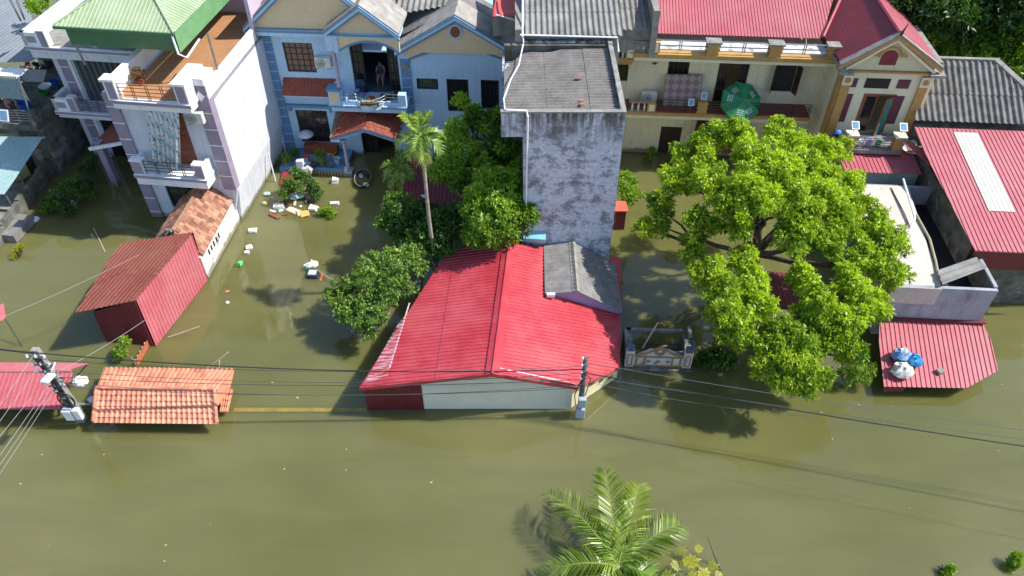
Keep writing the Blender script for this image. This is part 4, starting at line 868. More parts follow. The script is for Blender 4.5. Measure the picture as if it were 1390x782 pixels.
# pale worn stripes on the sheets (dried sealant / paint wear)
M_wear = mat('chalky_wear', (.62, .50, .54), (.45, .22, .27), 8, .8)
def stripe(px0, px1, pick, w, parent, off=.034):
    a, b = pick(*px0), pick(*px1); d = (b - a).normalized(); n_ = d.cross(Vector((0, 0, 1))).normalized() * w / 2; up = Vector((0, 0, off))
    MB().prism([a - n_ + up, b - n_ + up, b + n_ + up, a + n_ + up], (0, 0, .004)).build('worn_stripe', M_wear, parent)
stripe((529, 500), (556, 412), PL, .06, lf); stripe((676, 500), (783, 522), RP, .07, rf)
mw = bpy.data.materials.new('chalky_patch'); mw.use_nodes = True; t = mw.node_tree; b = t.nodes['Principled BSDF']; b.inputs['Base Color'].default_value = (.62, .45, .50, 1); b.inputs['Roughness'].default_value = .8
tc = _n(t, 'ShaderNodeTexCoord'); mp_ = _n(t, 'ShaderNodeMapping'); mp_.inputs['Scale'].default_value = (1.2, 7, 1); t.links.new(tc.outputs['Object'], mp_.inputs[0]); nz_ = _n(t, 'ShaderNodeTexNoise'); nz_.inputs['Scale'].default_value = 2; nz_.inputs['Detail'].default_value = 8; t.links.new(mp_.outputs[0], nz_.inputs['Vector'])
mr = _n(t, 'ShaderNodeMapRange'); mr.inputs[1].default_value = .4; mr.inputs[2].default_value = .65; mr.inputs[4].default_value = .75; t.links.new(nz_.outputs[0], mr.inputs[0]); t.links.new(mr.outputs[0], b.inputs['Alpha'])
up = Vector((0, 0, .05)); MB().add([PL(494, 522) + up, PL(526, 512) + up, PL(553, 425) + up, PL(541, 440) + up], [(0, 1, 2, 3)]).build('worn_patch', mw, lf)
# walls
w1 = C(775, 554, 0); w2 = C(837, 513, 0)
m = MB(); zt = lambda x: zA - .12 - (rA0.x - x) / (rA0.x - eL0.x) * (zA - zL) if x < rA0.x else zA - .12 - (x - rA0.x) / (eR0.x - rA0.x) * (zA - zR_)
m.prism([(0, 0, -1.5), (w1.x, 0, -1.5), (w1.x, 0, zt(w1.x)), (rA0.x, 0, zt(rA0.x)), (0, 0, zt(0))], (0, .15, 0))
m.build('front_wall', mat('cream_wall_shaded', (.66, .64, .54), (.60, .58, .48), 1, .8, fine=.06), CH)  # greyer cream: shade on the front is put into the colour
m = MB(); dirv = (w2 - w1); L_ = dirv.length; dn = dirv.normalized(); nn_ = Vector((dn.y, -dn.x, 0))
pb = C(842, 420, 0); pb.z = 0
m.prism([w1 + Vector((0, .01, -1.5)), w1 + Vector((0, .01, zt(w1.x) - .02)), w2 + Vector((0, 0, RP(841, 500).z - .03)), w2 + Vector((0, 0, -1.5))], (-.12, .1, 0))
m.box(w2.x - .12, w2.x, w2.y + .003, 7.0, -1.5, RP(841, 500).z - .05)
m.build('side_wall', mat('cream_wall_sunlit', (.70, .64, .40), (.62, .56, .34), 1.5, .8, fine=.06), CH)  # warmer cream: sunlight on this side is put into the colour
m = MB()
for k in range(3):
    c = w1.lerp(w2, .42 + .21 * k) + nn_ * .004 + Vector((0, 0, .75 - .2 * k)); m2 = MB(); m2.prism([c - dn * .12 - Vector((0, 0, .09)), c + dn * .12 - Vector((0, 0, .09)), c + dn * .12 + Vector((0, 0, .09)), c - dn * .12 + Vector((0, 0, .09))], nn_ * .01); m2.build('vent_hole', M_woodr, CH)
cl_ = C(499, 556, 0)
m = MB(); sheet(m, [(cl_.x, -.02, -.8), (-.003, -.02, -.8), (-.003, -.02, zt(0) - .02), (cl_.x, -.02, zt(cl_.x) - .05)], (0, 0, -1), .16, .02); m.build('metal_infill', M_redd, CH)
bL = Vector((eL1.x + .25, eL1.y - .3, 0)); MB().prism([(cl_.x, 0, -1), (bL.x, bL.y, -1), (bL.x, bL.y, 1.55), (cl_.x, 0, 1.55)], (.03, 0, 0)).build('left_wall', M_redd, CH)
MB().box(bL.x, w2.x, bL.y - .1, bL.y + .05, -1.5, .9).build('back_wall', M_con, CH)
for (px, py, s_) in ((570, 383, .04), (635, 468, .03), (733, 424, .025), (598, 450, .025)):
    MB().lump(PL(px, py) + Vector((0, 0, .05)) if px < 680 else RP(px, py) + Vector((0, 0, .05)), (s_, s_, .02), 6, .3).build('roof_litter', M_woodr, lf)
# ================ small grey gabled annex on the tower side
D = Fr(843, 418, 0, 1.7)
DA = root('small_annex', 'small annex with dark grey corrugated gable roof and lilac gable beside the red roof', 'annex', fr=Cf)
r0_, r1_ = RP(741, 405), RP(843, 419); zg = (r0_.z + r1_.z) / 2 + .95; f0, fa, f1 = C(740, 404, r0_.z + .12), C(783, 391, zg), C(843, 417, r1_.z + .25); b0, ba, b1 = f0.copy(), fa.copy(), f1.copy()
fv = (f0.y + f1.y) / 2; bv_ = 7.25 + 3.0
bv_ = G.O.y - Cf.O.y - .05
f0.y = fa.y = f1.y = fv - .1; b0.y = ba.y = b1.y = bv_; b0.x, ba.x, b1.x = f0.x + .05, fa.x, f1.x; b0.z, b1.z = f0.z, f1.z
m = MB(); sheet(m, [f0, fa, ba, b0], (f0 - fa), .24, .05, 'sin', lap=1.2); dl = m.build('roof_left', M_fib, DA)
m = MB(); sheet(m, [fa, f1, b1, ba], (f1 - fa), .24, .05, 'sin', lap=1.2); m.build('roof_right', M_fib, DA)
m = MB()
for p0, p1, s_ in ((fa, ba, 1), ):
    m.prism([p0 + Vector((-.12, -.06, .03)), p0 + Vector((0, -.06, .13)), p0 + Vector((.12, -.06, .03))], (0, (p1 - p0).length + .05, 0))
m.build('ridge_cap', M_con, DA)
m = MB(); m.prism([(f0.x + .15, fv + .05, -1), (f1.x - .1, fv + .05, -1), (f1.x - .1, fv + .05, f1.z - .02), (fa.x, fv + .05, zg - .03), (f0.x + .15, fv + .05, f0.z - .02)], (0, .12, 0)); m.box(f1.x - .2, f1.x - .08, fv + .17, bv_, -1, f1.z - .04)
m.build('wall', mat('lilac_plaster', (.36, .32, .52), (.30, .27, .46), 2, .8), DA)
o = MB().box(-.18, .18, -.08, .08, -.06, .1).build('gutter_box', M_pvc, DA); o.location = (f0.x + .25, fv - .18, f0.z + .02)
tank = MB().box(-.5, .5, -.22, .22, 0, .32).build('blue_tray', mat('light_blue_plastic', (.24, .55, .68), None, 2, .4)); tank.location = PZ(726, 324, 2.6); tank.rotation_euler = (.3, 0, -.1); tag(tank, 'pale blue tray on the red roof at the foot of the grey tower', 'tray')
# ================ yellow house
Y = Fr(842, 205.6, -4.0, 0, (1.035, 1.07, .985), .08)
YH = root('cream_house', 'long cream two-storey house with ochre cornices, balconies and faded red metal roof', 'house', fr=Y)
YP = lambda px, py, z: Y.P(px, py, z)
hY = [(-1.2, -.15, 4.6, 6.2), (1.87, 2.95, 4.4, 6.06), (4.45, 6.0, 3.4, 6.0), (7.35, 8.4, 4.3, 5.95)]
hY2 = [(2.0, 3.15, -1.5, 1.81)]
m = MB(); wall_holes(m, -2.5, 9.95, -2, 6.75, hY + hY2, 0, .2)
m.box(-2.5, -2.3, .2, 12, -2, 6.75).box(9.75, 14.2, 11.8, 12, -2, 6.9).box(14.0, 14.2, -2.2, 11.8, -2, 6.9).box(-2.5, 9.95, 11.8, 12, -2, 6.75).box(-2.3, 9.95, .2, 11.8, 3.2, 3.4).box(-2.3, 9.75, .2, 11.8, 6.4, 6.5)
m.build('wall', M_cream, YH)
grid_window(YH, 'window', *hY[0], .06, M_wood, M_glass, 4, 4, .07); grid_window(YH, 'window', *hY[1], .06, M_wood, M_glass, 4, 3, .07)
grid_window(YH, 'balcony_door', 4.47, 4.95, 3.42, 5.98, -.02, M_wood, M_glass, 2, 5, .08); grid_window(YH, 'balcony_door', 5.5, 5.98, 3.42, 5.98, -.02, M_wood, M_glass, 2, 5, .08)
grid_window(YH, 'window', *hY[3], .05, M_dsteel, M_black, 8, 3, .05)
for (a, b_) in ((7.35, 7.2), (8.4, 8.55)):
    MB().prism([(a, -.02, 4.3), (b_, -.4, 4.3), (b_, -.4, 5.95), (a, -.02, 5.95)], (.03, 0.01, 0)).build('shutter', M_wood, YH)
grid_window(YH, 'front_door', *hY2[0], .06, M_wood, M_wood, 2, 3, .08)
for (a, b_) in ((1.9, 2.9), (4.1, 5.9), (7.2, 8.2)): MB().box(a, b_, -.02, -.002, 6.2, 6.36).build('transom', M_wood, YH)
for (a, z) in ((1.15, 5.75), (8.85, 6.1)): 
    lm = MB(); lm.lump((a, -.08, z), (.07, .07, .07), 6, .2).box(a - .15, a + .15, -.06, -.03, z - .01, z + .01); lm.build('wall_lamp', M_dsteel, YH)
# cornice and roof terrace edge
m = MB(); m.box(-.05, 9.9, -1.0, -.002, 6.42, 6.62); m.build('cornice', M_creaml, YH)
m = MB(); m.box(-.1, 9.95, -1.08, .1, 6.622, 6.84); m.box(-1.6, -.1, -.9, -.002, 6.1, 6.3).box(-1.6, .0, -1.0, .3, 6.302, 6.45) ; m.build('cornice_band', M_ochre, YH)
pill = []
for px in (964, 1046, 1122):
    u = Y.uv(px, 62, 6.9)[0]; pill.append(u); m = MB()
    for k in range(5): m.box(u - .3 + (.04 if k % 2 else 0), u + .3 - (.04 if k % 2 else 0), -1.05, -.62, 6.842 + k * .13, 6.842 + (k + 1) * .13 - .002)
    q = m.build('parapet_pillar', M_ochre, YH); MB().box(u - .38, u + .38, -1.12, -.55, 7.492, 7.58).build('cap', M_con, q)
us = [.6] + pill
for a, b_ in zip(us[:-1], us[1:]):
    r_ = MB(); railing(r_, (a + .3, -.85), (b_ - .3, -.85), 6.95, 7.5, 2, 3, .03); r_.build('railing', M_steel, YH)
MB().box(.3, 9.5, -.6, .45, 6.842, 6.9).build('gutter', mat('gutter_white', (.66, .68, .70), (.45, .46, .46), 2.5, .5, blotch=(.2, .19, .17), b_thr=.6, b_scale=2), YH)
def balustrade(u0, u1, v, z0, z1, v1=None):
    m = MB(); balusters(m, (u0, v, 0), (u1, v, 0), z0 + .06, z1 - .08, .24, .075); b = m.build('balustrade', M_creaml, YH)
    MB().box(u0 - .05, u1 + .05, v - .13, v + .13, z1 - .08, z1).box(u0 - .05, u1 + .05, v - .13, v + .13, z0, z0 + .06).build('rail', M_con, b)
    m = MB(); m.box(u1 - .02, u1 + .42, v - .14, v + .14, z0 + .061, z1 - .081); p = m.build('end_pillar', M_ochre, YH); 
    MB().box(u1 + .06, u1 + .34, v - .155, v - .143, z0 + .12, z1 - .14).build('inset', M_creaml, p)
balustrade(-.25, .75, -.95, 6.842, 7.55); balustrade(-1.35, -.45, -.9, 6.46, 7.15); balustrade(.35 - .35, .95, -1.15, 3.5, 4.15)
# balcony
zb = 3.5
m = MB(); m.box(-.1, 9.3, -1.15, -.002, zb - .42, zb - .18); m.build('balcony_slab', M_creaml, YH)
m = MB(); m.box(-.15, 9.35, -1.25, -.004, zb - .178, zb - .0); m.build('balcony_band', M_ochre, YH)
MB().box(-.1, 9.3, -1.2, -.01, zb + .002, zb + .02).build('balcony_floor', M_brownt, YH)
u = Y.uv(898 + 105, 145, 3.9)[0]
for px in (951,):
    u = Y.uv(px, 150, zb)[0]; m = MB()
    for k in range(5): m.box(u - .26 + (.03 if k % 2 else 0), u + .26 - (.03 if k % 2 else 0), -1.2, -.85, zb + .02 + k * .13, zb + .02 + (k + 1) * .13 - .003)
    m.build('balcony_pillar', M_ochre, YH)
    r_ = MB(); railing(r_, (1.45, -1.1), (u - .26, -1.1), zb + .08, zb + .72, 4, 4, .022); r_.build('railing', M_dsteel, YH)
    r_ = MB(); railing(r_, (u + .26, -1.1), (9.25, -1.1), zb + .08, zb + .72, 4, 7, .022); r_.build('railing', M_dsteel, YH)
# main red roof
m = MB(); ze = 7.25; sheet(m, [(.75, .35, ze), (9.3, .35, ze), (12.9, 10.5, ze + 3.3), (.75, 10.5, ze + 3.3)], (0, -1, -.325), .16, .03); rf = m.build('roof', M_redp, YH)
MB().box(.45, .75, .3, 10.5, 6.9, 8.4).prism([(.45, .3, 8.39), (.75, .3, 8.39), (.75, 10.5, 11.0), (.45, 10.5, 11.0)], (0, .002, -.3)).build('gable_parapet', M_con, YH)
# projecting wing with gable
gv = -2.2; gu0, gu1, ga = 9.95, 13.95, 11.75
hw = [(11.2, 12.75, 3.46, 5.6)]
m = MB(); wall_holes(m, gu0, gu1, -2, 6.95, hw, gv, .2); m.box(gu0, gu0 + .2, gv + .2, 0, -2, 6.95)
m.box(gu0 + .2, gu1, gv + .2, 3, 3.0, 3.15).box(gu0 + .2, gu1, gv + .2, 3, 6.7, 6.9); m.build('wing_wall', M_creaml, YH)
for a in (gu0 - .02, gu1 - .36):
    q = MB().box(a, a + .42, gv - .12, gv - .003, -1.9, 6.75).build('pilaster', M_ochre, YH)
    m = MB().box(a - .03, a + .45, gv - .16, gv - .122, 6.2, 6.75); q2 = m.build('capital', M_creaml, q)
    o = MB().lathe((0, 0, 0), [(.15, 0), (.15, .03), (.08, .05), (.05, .02)], 14).build('rosette', M_ochre, q2); o.matrix_local = Matrix.Translation((a + .21, gv - .16, 6.48)) @ Matrix.Rotation(R(90), 4, 'X')
if True: MB().box(gu0 - .12, gu0 - .003, gv, gv + .5, -1.9, 6.7).build('side_pilaster', M_ochre, YH)
sh = mat('maroon_shutter', (.13, .035, .06), (.10, .028, .045), 3, .5)
for (x0, x1, ym, yb_, yt_) in ((1136, 1152, 146, 165, 127), (1205, 1221, 149, 168, 130), (1147.5, 1163.5, 112, 118, 106), (1218, 1235, 114, 120, 108)):
    ua, ub = Y.uz(x0, ym, gv)[0], Y.uz(x1, ym, gv)[0]; za, zb_ = Y.uz((x0 + x1) / 2, yb_, gv)[1], Y.uz((x0 + x1) / 2, yt_, gv)[1]; m = MB(); m.box(ua, ub, gv - .03, gv - .002, za, zb_); q = m.build('shutter', sh, YH)
    n = max(1, int((zb_ - za) / .12)); m = MB()
    for k in range(n): z = za + (zb_ - za) * k / n; m.box(ua + .05, ub - .05, gv - .04, gv - .031, z + .02, z + .09)
    m.build('slats', sh, q)
a, c = Y.uz(1172, 119, gv), Y.uz(1210, 107, gv); MB().box(a[0], c[0], gv - .03, gv - .002, a[1], c[1]).build('transom', M_black, YH)
fr_ = MB(); h = hw[0]; fr_.box(h[0], h[0] + .08, gv - .03, gv + .1, h[2], h[3]).box(h[1] - .08, h[1], gv - .03, gv + .1, h[2], h[3]).box(h[0], h[1], gv - .03, gv + .1, h[3] - .001, h[3] + .08); fr_.build('door_frame', M_woodr, YH)
grid_window(YH, 'glazed_door', h[0] + .09, h[0] + .72, h[2], h[3], gv - .0, M_woodr, M_glass, 1, 1, .08, .06)
o = grid_window(YH, 'glazed_door', 0, .68, h[2], h[3], 0, M_woodr, mat('teal_glass', (.02, .20, .19), (.02, .14, .14), 1, .1), 1, 1, .08, .06); o.location = (h[1] - .1, gv - .02, 0); o.rotation_euler = (0, 0, R(218))
# gable
eL, eR, ap = (gu0 - .45, 7.3), (gu1 + .3, 7.3), (ga, 8.95)
MB().prism([(eL[0] + .4, gv - .1, 7.05), (eR[0] - .3, gv - .1, 7.05), (eR[0] - .3, gv - .1, 7.3), (ap[0], gv - .1, 8.7), (eL[0] + .4, gv - .1, 7.3)], (0, .2, 0)).build('gable', mat('stucco_cream', (.62, .58, .38), (.52, .48, .31), 12, .9, bump=.6), YH)
for (p, q) in ((eL, ap), (ap, eR)):
    MB().prism([(p[0], gv - .3, p[1] - .2), (q[0], gv - .3, q[1] - .2), (q[0], gv - .3, q[1]), (p[0], gv - .3, p[1])], (0, .22, 0)).build('rake_band', M_ochre, YH)
    MB().prism([(p[0], gv - .34, p[1] + .002), (q[0], gv - .34, q[1] + .002), (q[0], gv - .34, q[1] + .1), (p[0], gv - .34, p[1] + .1)], (0, .35, 0)).build('rake_coping', M_con, YH)
    MB().prism([(p[0] + (.25 if p == eL else 0), gv - .24, p[1] - .34), (q[0] - (.25 if q == eR else 0), gv - .24, q[1] - .34), (q[0] - (.25 if q == eR else 0), gv - .24, q[1] - .202), (p[0] + (.25 if p == eL else 0), gv - .24, p[1] - .202)], (0, .14, 0)).build('rake_moulding', M_creaml, YH)
m = MB(); m.box(gu0 - .1, gu1 + .1, gv - .25, gv - .001, 6.955, 7.02); m.build('gable_base', M_ochre, YH)
m = MB(); m.box(gu0 - .4, gu0 + .25, gv - .45, gv + .3, 6.9, 7.04).box(gu1 - .2, gu1 + .5, gv - .45, gv + .3, 6.9, 7.04).prism([(gu0 - .35, gv - .3, 7.041), (gu0 - .1, gv - .3, 7.041), (9.85, -.8, 7.041), (9.5, -.8, 7.041)], (0, 0, .12)).box(gu1 + .05, gu1 + .5, gv + .3, 11, 6.95, 7.35); m.build('eaves_gutter', M_con, YH)
m = MB(); n = 12; m.prism([(ga - .05 - .38, gv - .13, 7.35), (ga - .05 + .38, gv - .13, 7.35)] + [(ga - .05 + .38 * math.cos(math.pi * k / n), gv - .13, 7.75 + .38 * math.sin(math.pi * k / n)) for k in range(n + 1)], (0, .02, 0)); av = m.build('arched_vent', mat('dark_red_shutter', (.20, .02, .03)), YH)
m = MB(); m.tube([(ga - .8, gv - .16, 7.85), (ga - .55, gv - .16, 7.95)] + [(ga - .05 + .5 * math.cos(math.pi * k / n), gv - .16, 7.8 + .5 * math.sin(math.pi * k / n)) for k in range(n, -1, -1)] + [(ga + .5, gv - .16, 7.95), (ga + .7, gv - .16, 7.85)], .06, 6); m.build('arch_moulding', M_ochre, av)
# wing roof, ridge running back
zr = 8.95; L1 = [(eL[0] + .1, gv - .05, 7.36), (ap[0], gv - .05, zr + .06), (ap[0], 5.4, zr + .06), (9.4, .4, 7.36)]
m = MB(); sheet(m, L1, (-1, 0, -.7), .22, .02); m.build('wing_roof_left', mat('shaded_red_sheet', (.20, .022, .032), (.15, .02, .026), 1.2, .5), YH)  # left slope painted darker red for the shade away from the sun
m = MB(); sheet(m, [(ap[0], gv - .05, zr + .06), (eR[0] - .1, gv - .05, 7.4), (eR[0] - .1, 10.5, 7.4), (ap[0], 10.5, zr + .06)], (1, 0, -.7), .22, .035); m.build('wing_roof_right', M_redp, YH)
m = MB(); m.tube([(ap[0], gv - .1, zr + .1), (ap[0], 5.4, zr + .1)], .09, 6); m.tube([(9.35, .35, 7.36), (ap[0], 5.4, zr + .1)], .08, 6); m.build('ridge_cap', mat('red_ridge_cap', (.42, .07, .10), (.32, .05, .07), 2, .5), YH)
m = MB(); m.tube([(ap[0], gv - .3, zr + .1), (ap[0] - .03, gv - .45, zr + .35), (ap[0] + .05, gv - .5, zr + .75)], [.09, .05, .015], 6); m.build('finial', M_dsteel, YH)
# wing balcony
wz = 3.45; bL, bR = Y.uv(1150, 205, wz - .1), Y.uv(1222, 207, wz - .1)
bu0, bu1, bvv = bL[0] - .2, bR[0] + .05, bL[1]
m = MB(); m.box(bu0, bu1, bvv, gv - .12, wz - .22, wz); m.build('wing_balcony', M_con, YH)
for a in (bu0 + .05, bu1 - .5):
    m = MB()
    for k in range(5): m.box(a, a + .42 - (.03 if k % 2 else 0), bvv + .03, bvv + .4, wz + .003 + k * .15, wz + (k + 1) * .15)
    q = m.build('balcony_pillar', M_ochre, YH); MB().box(a - .06, a + .5, bvv - .03, bvv + .46, wz + .753, wz + .84).build('cap', M_creaml, q)
    solar(Y.W(a + .2, bvv + .2, wz + .84), Y.a, 'white solar lamp on the %s ochre pillar of the wing balcony' % ('left' if a < bu1 - 1 else 'right'), -1.0, 1.1)
r_ = MB(); railing(r_, (bu0 + .47, bvv + .15), (bu1 - .5, bvv + .15), wz + .08, wz + .72, 5, 5, .02); r_.build('railing', M_steel, YH)
for i, (x, mt, nm, lb) in enumerate(((.9, M_white, 'cup', 'white pot on the wing balcony rail'), (1.25, mat('violet_plastic', (.35, .22, .55)), 'tub', 'violet tub on the wing balcony'), (1.7, MC['green_plastic'], 'bowl', 'green bowl on the wing balcony'))):
    basin(Y.W(bu0 + x, bvv + .35, wz + .003), .16, .3, mt, nm, lb, nm)
o = root('clutter_heap', 'dark bundle left of the wing balcony pillar', 'household clutter', at=Y.W(bu0 - .25, bvv + .5, wz - .2))
for i in range(5): MB().lump((random.uniform(-.15, .15), random.uniform(-.1, .1), .2 + i * .16), (.18, .16, .15), 7, .4).build('bag', random.choice([M_dsteel, M_blue, M_black]), o)
MB().box(bu0 - 1.1, bu0 - .02, bvv - .1, bvv + .5, wz - .5, wz - .25).build('side_canopy', M_redd, YH)
m = MB(); sheet(m, [(3.3, -1.9, 1.55), (5.6, -1.9, 1.55), (5.6, -.02, 2.6), (3.9, -.02, 2.6)], (0, -1, -.5), .25, .04, 'sin'); m.build('porch_canopy', M_redd, YH)
MB().box(3.95, 4.15, -1.75, -1.55, -2, 1.5).build('porch_post', M_creaml, YH)
# mattress, AC, umbrella, lamps on main balcony
mtm = bpy.data.materials.new('chequered_brown'); mtm.use_nodes = True; t = mtm.node_tree; b = t.nodes['Principled BSDF']; b.inputs['Roughness'].default_value = .9
tc = _n(t, 'ShaderNodeTexCoord'); mp_ = _n(t, 'ShaderNodeMapping'); mp_.inputs['Rotation'].default_value = (0, R(45), 0); mp_.inputs['Location'].default_value = (0, .5, 0); t.links.new(tc.outputs['Object'], mp_.inputs[0]); ck = _n(t, 'ShaderNodeTexChecker'); ck.inputs['Scale'].default_value = 3.2; ck.inputs[1].default_value = (.36, .27, .25, 1); ck.inputs[2].default_value = (.22, .16, .155, 1); t.links.new(mp_.outputs[0], ck.inputs[0]); t.links.new(ck.outputs[0], b.inputs['Base Color'])
mt_ = root('mattress', 'brown diamond-patterned mattress propped against the cream wall above the balcony', 'mattress', at=Y.W(2.75, -.62, zb + .03), rz=Y.a)
o = MB().box(-1.0, 1.0, -.07, .07, 0, 1.75).build('mattress_body', mtm, mt_, bevel=.04); o.rotation_euler = (R(-16), 0, R(2))
ac_unit(Y.W(1.05, -.35, 3.55), Y.a, 'air conditioner unit on the cream balcony beside the patterned mattress')
solar(Y.W(3.15, -1.15, zb + .2), Y.a, 'solar lamp with blue panel in front of the patterned mattress', -.5, .9)
solar(Y.W(Y.uv(951, 150, zb)[0], -1.05, zb + .55), Y.a, 'solar lamp with blue panel on the ochre balcony pillar', -.5, .9)
# green umbrella (folded open, resting on balcony railing)
uc = Y.uv(1006, 138, 4.15); um = root('umbrella', 'large green parasol with white print tilted over the balcony railing', 'umbrella', at=Y.W(uc[0], uc[1], 4.15))
m = MB(); n = 8; r = 1.12; vs = [(0, 0, .42)]
for k in range(n): vs.append((r * math.cos(k * 2 * math.pi / n), r * math.sin(k * 2 * math.pi / n), 0))
for k in range(n): m.add([vs[0], vs[1 + k], vs[1 + (k + 1) % n]], [(0, 1, 2)], (k % 2) * .9)
rim = MB()
for k in range(n):
    a, b_ = vs[1 + k], vs[1 + (k + 1) % n]; rim.add([a, b_, (b_[0] * 1.01, b_[1] * 1.01, -.16), (a[0] * 1.01, a[1] * 1.01, -.16)], [(0, 1, 2, 3)])
cn = m.build('canopy', mat('green_fabric', (.02, .24, .09), (.015, .18, .07), 3, .55, attr=.2), um); cn.rotation_euler = (R(42), R(-4), .2)
o = rim.build('valance', MC['green_fabric'], cn)
pm = MB()
for k in (0, 2, 3, 5, 6):
    a = (k + .5) * 2 * math.pi / n
    for j in range(3):
        rr = .55 + j * .1; w_ = .2 - j * .03; c = Vector((rr * math.cos(a), rr * math.sin(a), .42 * (1 - rr / (r * math.cos(math.pi / n))) + .012)); tn = Vector((-math.sin(a), math.cos(a), 0)); rd = (Vector((math.cos(a), math.sin(a), -.45))).normalized()
        for q in range(-2, 3): pm.prism([c + tn * (q * .075 - .025), c + tn * (q * .075 + .02), c + tn * (q * .075 + .02) + rd * .05, c + tn * (q * .075 - .025) + rd * .05], (0, 0, .004))
pm.build('print', M_pvc, cn)
MB().tube([(0, 0, .42), (0, 0, -1.2)], .02, 6).build('pole', M_steel, cn)

# ================ right side: low houses, flat roof, fibro roof
MH = root('red_shed_house', 'low house with large faded red metal roof and long white skylight strip', 'house', fr=Y)
z0 = 3.5; R0 = [YP(1237, 172, 4.55), YP(1480, 182, 4.55), YP(1480, 344, z0), YP(1323, 340, z0)]
f3, f2 = R0[3], R0[2]; f2.y = f3.y; R0[0].y = R0[1].y = (R0[0].y + R0[1].y) / 2; pl_ = [R0[0], R0[1], f2, f3]
m = MB(); sheet(m, pl_, (0, -1, -.1), .2, .03); rm = m.build('roof', M_redp, MH)
def pick_on(fr, px, py, a, b, c):
    A_, B_, C_ = (fr.W(*a), fr.W(*b), fr.W(*c)); n = (B_ - A_).cross(C_ - A_); r = ray(px, py); t = (A_ - CP).dot(n) / r.dot(n); p = CP + r * t - fr.O
    return fr.L(p)
pk = lambda px, py, off=.03: pick_on(Y, px, py, *pl_[:3]) + Vector((0, 0, off))
sk = [pk(1294, 180), pk(1326, 180), pk(1386, 290), pk(1350, 286)]
sk[1].y = sk[0].y; sk[2].y = sk[3].y = (sk[2].y + sk[3].y) / 2; w_ = (sk[1].x - sk[0].x + sk[2].x - sk[3].x) / 2; sk[2].x = sk[1].x; sk[3].x = sk[0].x
for p in sk: p.z = onplane(p, 0, *pl_[:3]).z + .034
m = MB(); sheet(m, sk, (0, -1, -.1), .2, .012); m.build('skylight_strip', mat('translucent_white_sheet', (.56, .55, .49), (.50, .49, .43), 2, .5), rm)
m = MB(); m.prism([f3 + Vector((0, -.05, 0)), f2 + Vector((0, -.05, 0)), f2 + Vector((0, -.05, -1.0)), f3 + Vector((.0, -.05, -1.0))], (0, .04, 0)); m.build('front_fascia', M_redd, MH)
m = MB(); m.box(f3.x + .3, f2.x, f3.y + .4, f3.y + .6, -2, z0 - .1).box(f3.x + .1, f3.x + .3, f3.y + .4, R0[0].y, -2, 3.45); m.build('wall', M_cond, MH)
# concrete wall and flashing between red roof and flat roof
F1, F2, F3, F4 = YP(1216, 388, 3), YP(1356, 396, 3), YP(1250, 215, 3.0), YP(1165, 245, 3)
FH = root('flat_roof_house', 'grey concrete box house with pale tiled flat roof and open gutter trench', 'house', fr=Y)
xl, xr, yf, yb = F1.x - .1, F2.x, (F1.y + F2.y) / 2, YP(1200, 252, 3).y
m = MB(); m.box(xl, xr, yf, yf + .15, -2, 3.0).box(xr - .14, xr, yf + .15, yb + 2.4, -2, 3.1).box(xl - 0, xl + .14, yf + .15, yb, -2, 2.9).box(xl, xr - .14, yb, yb + .15, -2, 2.95)
m.box(xl + .14, xr - .14, yf + .15, yb, 1.7, 1.9)
slx = YP(1262, 386, 2.9).x
m.build('wall', mat('blue_grey_plaster', (.34, .36, .40), (.27, .285, .32), 1.5, .9, streak=(.13, .13, .14), s_amt=.5, blotch=(.16, .15, .14), b_thr=.64, b_scale=.8), FH)
sA, sB = YP(1275, 388, 2.9).x, YP(1231, 254, 2.9).x; MB().prism([(xl, yf - .03, 2.99), (sA, yf - .03, 2.99), (sB, yb + .02, 2.99), (xl, yb + .02, 2.99)], (0, 0, -.95)).build('roof_slab', mat('pale_tiled_floor', (.56, .50, .44), (.49, .44, .39), .8, .8, blotch=(.33, .29, .25), b_thr=.64, b_scale=1.3), FH)
MB().box(sA - .3, xr - .143, yf + .153, yb - .003, 1.9, 1.93).build('trench_floor_shade', M_black, FH); MB().box(xr - .15, xr - .142, yf + .16, yb - .01, 1.93, 3.0).build('trench_lining', M_cond, FH)  # near-black floor sheet: shade down in the trench put into its colour
m = MB(); m.prism([(R0[0].x - .25, R0[0].y - .5, 3.9), (R0[0].x + .1, R0[0].y - .5, 3.95), (f3.x + .6, f3.y + 5.2, 3.65), (f3.x + .25, f3.y + 5.2, 3.6)], (0, 0, .03)); m.build('flashing', M_redp, MH)
m = MB(); sheet(m, [YP(1272, 367, 3.2), YP(1324, 349, 3.2), YP(1341, 365, 3.2), YP(1279, 387, 3.2)], (YP(1324, 349, 3.2) - YP(1272, 367, 3.2)), .3, .05, 'sin'); tag(m.build('corrugated_offcut', M_fibl), 'light grey corrugated offcut laid across the roof trench corner', 'roof sheet').location = Y.O; col.objects['corrugated_offcut'].scale = Y.sc; col.objects['corrugated_offcut'].rotation_euler = (0, 0, Y.a)
def pipe(pts, r, mt, name, label, cat, z=None, g=None):
    o = MB().tube([Y.W(*Y.uv(px, py, zz), zz) for px, py, zz in pts], r, 8).build(name, mt); tag(o, label, cat, g); return o
pipe([(1226, 243, 3.5), (1242, 296, 3.3), (1228, 330, 3.2), (1229, 340, 3.1)], .05, M_pvc, 'pipe', 'bent white pipe crossing the pale flat roof', 'pipe')
pipe([(1244, 292, 3.06), (1262, 325, 3.06), (1270, 355, 3.06), (1275, 380, 3.06)], .06, mat('buff_hose', (.38, .34, .22)), 'hose', 'buff hose lying along the edge of the flat roof', 'hose')
pipe([(1211, 258, 3.03), (1228, 290, 3.03), (1236, 310, 3.03), (1229, 332, 3.03)], .02, M_cable, 'cable', 'thin black cable loop on the pale flat roof', 'cable')
